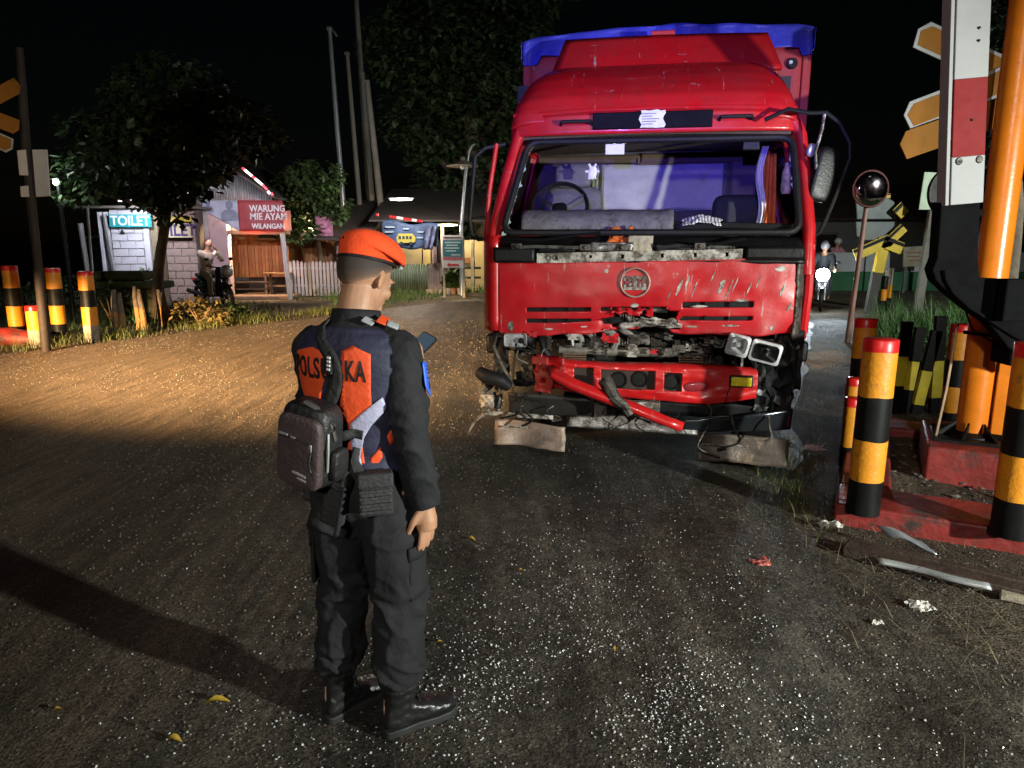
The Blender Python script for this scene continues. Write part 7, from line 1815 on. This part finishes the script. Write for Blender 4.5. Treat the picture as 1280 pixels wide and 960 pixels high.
# blue banner with a yellow bus
b2 = thing('blue_banner', 'blue banner with a yellow bus picture above the sheet fence', 'banner', (X(520, 21.9), 21.9, 0)); bx2 = lambda u: X(u, 21.9) - b2.location.x
z2 = lambda v: at(520, v, 21.9).z
mb = MB(); mb.grid(lambda u, v: (bx2(478 + 70 * u), .04 * math.sin(u * 17) * (1 - v), z2(310 - 2 * math.sin(u * 9)) + (z2(276 + 5 * u) - z2(310)) * v), 34, 8); mb.build('sheet', mat('banner_blue', (.035, .07, .16), .6, var=.7, scale=2.5), b2, smooth='all', solid=.004)
bus_y = mat('print_yellow', (.42, .36, .06), .7); 
mb = MB(); mb.prism([(bx2(u), -.075, z2(v)) for u, v in ((497, 304), (519, 303), (520, 297), (516, 292), (499, 292), (496, 297))], (0, .004, 0)); bus = mb.build('printed_bus', bus_y, b2)
for k in range(4): mb = MB(); mb.b2((bx2(499 + k * 4.4), -.081, z2(299)), (bx2(502 + k * 4.4), -.0755, z2(295))); mb.build('printed_window', mat('print_dark', (.02, .03, .05), .7), bus)
for u in (502, 514): mb = MB(); mb.cyl((bx2(u), -.078, z2(304)), (bx2(u), -.072, z2(304)), .05, .05, 12); mb.build('printed_wheel', mat('print_dark', (.02, .03, .05), .7), bus)
for k, (u0, u1, v) in enumerate(((482, 494, 284), (482, 493, 290), (505, 512, 286), (522, 530, 290), (521, 529, 297))): mb = MB(); mb.b2((bx2(u0), -.06, z2(v + 1)), (bx2(u1), -.055, z2(v - 1))); mb.build('printed_text', mat('print_pale', (.25, .32, .42), .7), b2)
mb = MB(); mb.grid(lambda u, v: (bx2(535 + 12 * u - 6 * (1 - v)), -.08 + .05 * math.sin(u * 12), z2(312) + (z2(283) - z2(312)) * v), 16, 8); mb.build('furled_edge', mat('banner_fold', (.16, .18, .30), .6, var=.9, scale=6), b2, smooth='all', solid=.004)
# notice board with red arrow
nb = thing('notice_board', 'teal and white notice board with a red arrow left of the truck', 'sign', (X(567, 21), 21, 0)); nx = lambda u: X(u, 21) - nb.location.x
nz_ = lambda v: at(567, v, 21).z
mb = MB(); mb.b2((nx(552.5), 0, nz_(335)), (nx(579), .04, nz_(294))); mb.build('board', mat('notice_white', (.62, .55, .54), .6, var=.08), nb, bevel=.006)
mb = MB(); mb.b2((nx(553.5), -.006, nz_(321)), (nx(578), -.002, nz_(300))); mb.build('teal_panel', mat('notice_teal', (.03, .14, .18), .6, var=.25, scale=3), nb)
mb = MB(); mb.b2((nx(553.5), -.006, nz_(325)), (nx(578), -.002, nz_(321.5))); mb.build('pink_strip', mat('notice_pink', (.45, .10, .13), .6), nb)
mb = MB(); mb.prism([(nx(u), -.009, nz_(v)) for u, v in ((558, 331), (561.5, 328), (561.5, 329.8), (573, 329.8), (573, 332.4), (561.5, 332.4), (561.5, 334))], (0, .005, 0)); mb.build('red_arrow', mat('arrow_red', (.5, .03, .05), .6), nb)
for k, (u0, u1) in enumerate(((555, 577), (556, 576), (558, 572), (556, 574), (557, 570), (564, 576))): v = (297, 303, 306.5, 310, 313.5, 318.5)[k]; mb = MB(); mb.b2((nx(u0), -.012, nz_(v + .9)), (nx(u1), -.008, nz_(v - .7))); mb.build('printed_row', mat('notice_dark', (.10, .05, .06), .7) if k == 0 else mat('notice_pale', (.45, .55, .55), .7), nb)
for u in (554, 579): mb = MB(); mb.b2((nx(u) - .03, .045, 0), (nx(u) + .03, .1, nz_(296))); mb.build('leg', mat('grey_post', (.30, .26, .22), .8), nb)


def leaf_mass(clumps, n, size, seed, droop=.35):
    """leaf-sized folded faces spread through clumps: (centre, radii)"""
    rq = random.Random(seed); vs, fs = [], []; tot = sum(r[0] * r[1] * r[2] for _, r in clumps)
    for c, r in clumps:
        m = int(n * r[0] * r[1] * r[2] / tot)
        for _ in range(m):
            while True:
                p = Vector((rq.uniform(-1, 1), rq.uniform(-1, 1), rq.uniform(-1, 1)))
                if .10 < p.length < 1: break
            if rq.random() < .45: p = p.normalized() * rq.uniform(.75, 1.08)
            q = Vector(c) + Vector((p.x * r[0], p.y * r[1], p.z * r[2]))
            if noise.noise(q * 1.9) < -.18: continue
            L_ = size * rq.uniform(.6, 1.35); w = L_ * rq.uniform(.28, .42)
            d = Vector((p.x * .7 + rq.uniform(-.8, .8), p.y * .7 + rq.uniform(-.8, .8), -droop + rq.uniform(-.6, .5))).normalized()
            s_ = d.cross(Vector((rq.uniform(-.5, .5), rq.uniform(-.5, .5), 1))).normalized(); up = s_.cross(d)
            k = len(vs); vs += [tuple(q), tuple(q + d * L_ * .5 + s_ * w + up * .06 * L_), tuple(q + d * L_), tuple(q + d * L_ * .5 - s_ * w + up * .06 * L_)]
            fs += [(k, k + 1, k + 2), (k, k + 2, k + 3)]
    me = bpy.data.meshes.new('crown'); me.from_pydata(vs, [], fs); return me


def tree(label, base, trunk, limbs, clumps, n, size, leafm, seed, bark=None, group='trees'):
    o = thing('tree', label, 'tree', base, 0, group); bark = bark or mat('bark', (.11, .08, .055), .9, var=.4, scale=5, bump=.6, bscale=18)
    pts, rs = trunk; mb = MB(); P = catmull(pts, 4); m = len(pts) - 1
    R_ = [rs[min(int(i / 4), m - 1)] * (1 - (i / 4 - min(int(i / 4), m - 1))) + rs[min(int(i / 4), m - 1) + 1] * (i / 4 - min(int(i / 4), m - 1)) for i in range(len(P))]
    mb.tube(P, R_, 10); tk = mb.build('trunk', bark, o, smooth=True)
    for L_ in limbs: mb = MB(); q = catmull(L_[0], 4); mb.tube(q, [L_[1] * (1 - .75 * i / len(q)) for i in range(len(q))], 7); mb.build('limb', bark, o, smooth=True)
    link('crown', leaf_mass(clumps, n, size, seed), leafm, o); return o


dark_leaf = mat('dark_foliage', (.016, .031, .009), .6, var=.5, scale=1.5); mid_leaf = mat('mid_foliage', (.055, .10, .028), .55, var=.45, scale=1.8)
b = gnd(197, 398); c = lambda u, v, dy=0: at(u, v, b.y + dy) - b
tree('dark spreading tree overhanging the toilet block', b, ([(0, 0, 0), c(198, 340), c(205, 290), c(210, 255)], [.13, .11, .10, .08]),
     [([c(207, 275), c(170, 255, -.3), c(120, 240, -.6)], .06), ([c(208, 265), c(250, 235, .2), c(300, 210)], .06), ([c(210, 258), c(200, 200), c(190, 150)], .07), ([c(204, 290), c(225, 270, -.5), c(245, 255, -.8)], .04)],
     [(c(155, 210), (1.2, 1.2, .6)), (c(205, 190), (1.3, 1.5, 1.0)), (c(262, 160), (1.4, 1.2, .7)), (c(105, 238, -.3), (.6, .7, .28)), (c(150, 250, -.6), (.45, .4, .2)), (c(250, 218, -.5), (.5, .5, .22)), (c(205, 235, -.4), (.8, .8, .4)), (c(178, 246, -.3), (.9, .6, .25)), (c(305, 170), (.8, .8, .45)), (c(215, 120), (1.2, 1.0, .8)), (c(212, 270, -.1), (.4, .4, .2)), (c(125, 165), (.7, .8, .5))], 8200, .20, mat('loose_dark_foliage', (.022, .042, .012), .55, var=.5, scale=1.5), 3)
b = gnd(405, 369); c = lambda u, v, dy=0: at(u, v, b.y + dy) - b
tree('young green tree in front of the picket fence', b, ([(0, 0, 0), c(402, 335), c(398, 305), c(392, 270)], [.10, .085, .075, .05]),
     [([c(399, 305), c(375, 275), c(355, 250)], .04), ([c(396, 290), c(410, 255), c(418, 225)], .04), ([c(394, 280), c(385, 250), c(390, 220)], .04)],
     [(c(380, 240), (.9, .8, .75)), (c(400, 225), (.7, .7, .6)), (c(355, 268), (.65, .6, .5)), (c(412, 255), (.6, .6, .6)), (c(372, 288, -.3), (.7, .5, .35)), (c(340, 285), (.35, .4, .3)), (c(385, 212), (.5, .5, .3))], 6500, .17, mid_leaf, 5)
b = gnd(440, 360); c = lambda u, v, dy=0: at(u, v, b.y + dy) - b
tree('low leafy bush behind the man\'s beret', b, ([(0, 0, 0), c(440, 330), c(442, 300)], [.08, .06, .04]), [([c(440, 320), c(425, 295), c(415, 285)], .03)],
     [(c(440, 283), (.7, .6, .4)), (c(465, 280), (.6, .6, .32)), (c(418, 296, -.3), (.5, .5, .3)), (c(490, 285), (.4, .4, .25))], 2600, .17, mid_leaf, 8)
b = Vector((X(600, 27), 27, 0)); c = lambda u, v, dy=0: at(u, v, b.y + dy) - b
tree('huge dark tree towering behind the truck\'s left side', b, ([(0, 0, 0), c(602, 280), c(590, 180), c(585, 90)], [.4, .34, .28, .18]),
     [([c(600, 260), c(550, 200), c(510, 150)], .14), ([c(592, 190), c(630, 130), c(650, 80)], .14), ([c(588, 130), c(550, 70), c(530, 20)], .12)],
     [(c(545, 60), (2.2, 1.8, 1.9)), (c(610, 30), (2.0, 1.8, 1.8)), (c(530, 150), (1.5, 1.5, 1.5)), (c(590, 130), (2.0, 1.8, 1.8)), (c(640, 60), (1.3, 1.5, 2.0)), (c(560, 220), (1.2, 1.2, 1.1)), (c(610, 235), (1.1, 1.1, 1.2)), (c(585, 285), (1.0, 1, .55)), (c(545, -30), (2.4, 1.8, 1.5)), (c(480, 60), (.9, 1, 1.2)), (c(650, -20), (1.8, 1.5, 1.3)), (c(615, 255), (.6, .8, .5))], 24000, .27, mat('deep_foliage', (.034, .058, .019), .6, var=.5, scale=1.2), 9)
b = Vector((X(1262, 8.6, 300), 8.6, 0)); c = lambda u, v, dy=0: at(u, v, b.y + dy) - b
tree('dark tree reaching in at the right edge behind the mast', b, ([(0, 0, 0), c(1262, 260), c(1250, 180), c(1265, 60)], [.16, .14, .11, .07]),
     [([c(1255, 220), c(1238, 190), c(1225, 178)], .03)],
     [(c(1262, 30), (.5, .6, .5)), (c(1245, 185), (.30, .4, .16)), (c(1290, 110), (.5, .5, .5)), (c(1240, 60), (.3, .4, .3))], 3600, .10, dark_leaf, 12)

# shrubs on the verge
def shrub(label, base, r, h, n, m, seed):
    o = thing('shrub', label, 'shrub', base, 0, 'shrubs on the left verge')
    for k in range(4):
        a = k * 1.6 + seed; mb = MB(); mb.tube([(0, 0, 0), (r * .4 * math.cos(a), r * .4 * math.sin(a), h * .7)], [.02, .008], 6); mb.build('stem', wood, o, smooth=True)
    link('foliage', leaf_mass([((0, 0, h * .5), (r, r * .8, h * .55)), ((r * .5, 0, h * .35), (r * .6, r * .6, h * .4))], n, .10, seed, .1), m, o); return o
dryl = mat('dry_foliage', (.16, .12, .04), .7, var=.5, scale=4)
shrub('dry yellowish shrub at the verge right of the stumps', gnd(252, 408), .62, .55, 1300, dryl, 1)
shrub('green shrub on the verge between the dry shrub and the man', gnd(282, 402), .55, .38, 900, mid_leaf, 2)
shrub('green weed clump at the foot of the toilet block pier', gnd(187, 380), .4, .9, 800, mid_leaf, 3)
shrub('dark bush left of the pale leaning pole', gnd(85, 385), .9, .8, 1500, mid_leaf, 4)
shrub('dark bush behind the leftmost bollard', gnd(20, 395), 1.0, .7, 1500, mid_leaf, 6)
shrub('creeper smothering the culvert head', gnd(140, 402), .5, .7, 1100, dark_leaf, 5)
# potted plants under the notice board
for k, (u, lab) in enumerate(((560, 'left potted plant under the notice board'), (567, 'middle potted plant under the notice board'), (575, 'right potted plant under the notice board'))):
    p = gnd(u, 368); o = thing('potted_plant', lab, 'plant', p, 0, 'pots under the notice board')
    mb = MB(); mb.tube([(0, 0, 0), (0, 0, .16), (0, 0, .2)], [.07, .1, .105], 14); mb.build('pot', mat('pot_%d' % (k % 2), ((.35, .33, .3), (.3, .14, .08))[k % 2], .7), o, smooth=40)
    link('foliage', leaf_mass([((0, 0, .42), (.16, .16, .26))], 160, .15, 30 + k, -.4), mid_leaf, o)
p = gnd(543, 368); mb = MB(); mb.b2((-.25, -.1, 0), (.25, .1, .16)); bo = mb.build('stone_block', conc, bevel=.02); bo.location = p; tag(bo, 'pale stone block at the foot of the sheet fence', 'block')

# ================================================================== poles, lamps
polem = mat('pole_concrete', (.20, .185, .16), .7, var=.2, scale=2); polew = mat('pole_steel', (.30, .32, .34), .35, .5, var=.2, scale=2)
GP = 'tall bare poles behind the stalls'
for (ub, vb, ut, vt, Y, r_, m_, lab) in ((430, 271, 412, 38, 24, .10, polew, 'leftmost tall pole with a fitting on top'), (450, 262, 434, 69, 25, .10, polem, 'second tall pole from the left, shorter, thin'), (463, 267, 444, -20, 26, .12, polem, 'tallest pole, running out of the top of the picture'),
                                    (466, 267, 453, 94, 25.5, .12, polem, 'fourth tall pole from the left, close beside the tallest'), (478, 275, 459, 104, 24.5, .13, polem, 'rightmost tall pole above the beret')):
    a, b_ = at(ub, vb, Y), at(ut, vt, Y); d_ = (b_ - a); g0 = a - d_ * (a.z / d_.z); o = thing('utility_pole', lab, 'pole', g0, 0, GP)
    mb = MB(); mb.tube([(0, 0, 0), (b_ - g0) * .5, b_ - g0], [r_, r_ * .85, r_ * .65], 12); mb.build('shaft', m_, o, smooth=True)
    mb = MB(); t_ = b_ - g0; mb.box(t_ + Vector((0, 0, .05)), (.16, .16, .10)); mb.build('cap', m_, o, bevel=.02)
    if ub == 430: mb = MB(); mb.tube([t_, t_ + Vector((.15, -.1, -.05)), t_ + Vector((.25, -.1, -.2))], .03, 6); mb.build('fitting', m_, o, smooth=True)
sl0 = Vector((X(577, 22, 340), 22, 0)); lampo = thing('street_lamp', 'dish-shaded street lamp on a curved pole left of the truck cab', 'lamp', sl0); c = lambda u, v: at(u, v, 22) - sl0
mb = MB(); mb.tube([(0, 0, 0), c(577, 280), c(582, 220), c(586, 190), c(590, 182), c(594, 180)], [.07, .06, .055, .045, .04, .03], 10); mb.build('pole', polew, lampo, smooth=True)
mb = MB(); cc = c(578, 206); mb.loft([[cc + Vector((r_ * math.cos(2 * math.pi * k / 24), r_ * math.sin(2 * math.pi * k / 24), z)) for k in range(24)] for r_, z in ((.47, -.05), (.47, -.03), (.30, .05), (.10, .12), (.07, .22))]); mb.build('shade', mat('lamp_shade', (.30, .24, .18), .5), lampo, smooth=40)
mb = MB(); ell(mb, cc + Vector((0, 0, -.06)), (.09, .09, .08)); mb.build('bulb', mat('dead_bulb', (.4, .38, .35), .3), lampo, smooth='all')

# bright lamp behind the left sign plates
lb = at(70, 228, 14.5); bl = thing('yard_lamp', 'bright white lamp on a post behind the left sign plates', 'lamp', (lb.x, 14.5, 0))
mb = MB(); mb.tube([(0, .06, 0), (0, .06, lb.z + .1)], .04, 8); mb.build('post', bkp, bl, smooth=True)
mb = MB(); ell(mb, (0, 0, lb.z), (.055, .055, .06)); mb.build('bulb', mat('lit_bulb', (1, 1, 1), .3, emit=(.9, 1.0, .95), estr=30), bl, smooth='all')
point('yard_lamp_light', (lb.x, 14.35, lb.z), 32, (.85, 1.0, .88), .06)
for u, v, col, nm in ((205, 240, (.1, .1, 1), 'blue'), (178, 246, (.1, .9, .5), 'green'), (185, 247, (.12, .2, 1), 'deep_blue')):
    pass
# stall lamps: under the gable front and inside over the plank wall
def stall_lamp(loc, label, power, col, tube_len=.6, tgt=None):
    o = thing('tube_lamp', label, 'lamp', loc, 0, 'stall lamps'); mb = MB(); mb.tube([(-tube_len / 2, 0, 0), (tube_len / 2, 0, 0)], .02, 8); mb.build('tube', mat('tube_glow_%d' % int(col[2] * 100), (1, 1, 1), .4, emit=col, estr=3), o, smooth=True)
    mb = MB(); mb.box((0, 0, .035), (tube_len + .1, .06, .03)); mb.build('batten', wl, o)
    if tgt: spot('tube_lamp_light', (loc[0], loc[1], loc[2] - .06), tgt, power, col, 110, .5, .08)
    else: point('tube_lamp_light', (loc[0], loc[1], loc[2] - .06), power, col, .08)
stall_lamp((X(320, 20.9), 20.9, 2.15), 'tube lamp under the stall lintel lighting the plank wall', 480, (1.0, .66, .36))
stall_lamp((X(390, 22.3), 22.3, 2.0), 'tube lamp under the eave of the side shop bay', 160, (1.0, .70, .42))
stall_lamp((X(250, 17.2), 17.2, 2.7), 'added fill tube among the leaves before the stall banner', 420, (.95, .85, 1.0), tgt=(X(272, 20.6), 20.6, 2.5))  # added fixture, placed to light the gable, banner and scooter rider
stall_lamp((X(168, 18.3), 18.3, 2.6), 'added fill tube under the leaves before the whitewashed toilet wall', 210, (.82, .88, 1.0), tgt=(X(165, 19.6), 19.6, 1.3))  # added fixture, put in to brighten the whitewashed wall
stall_lamp((X(560, 22.9), 22.9, 2.1), 'tube lamp inside the cream shop front', 160, (1.0, .82, .5))
stall_lamp((X(505, 20.9), 20.6, 2.75), 'tube lamp at the eave lighting the blue banner', 260, (1.0, .9, .8))

# ================================================================== scooter and rider before the stall
ps_ = gnd(268, 383)
scooter((ps_.x, ps_.y, 0), R(-38), 'black scooter parked on the forecourt in front of the stall', (.015, .015, .017))
RJ = dict(SIT); RJ.update(wrl=(.12, .10, 1.42), ell=(.10, .26, 1.16), head=(-.04, 0, 1.54), neck=(-.10, 0, 1.42))
figure('person', 'man in a pale shirt seated on the black scooter with a hand at his face', (ps_.x, ps_.y, 0), R(-38), RJ, mat('pale_shirt', (.55, .46, .36), .8, var=.1), mat('tan_trousers', (.30, .25, .20), .8))
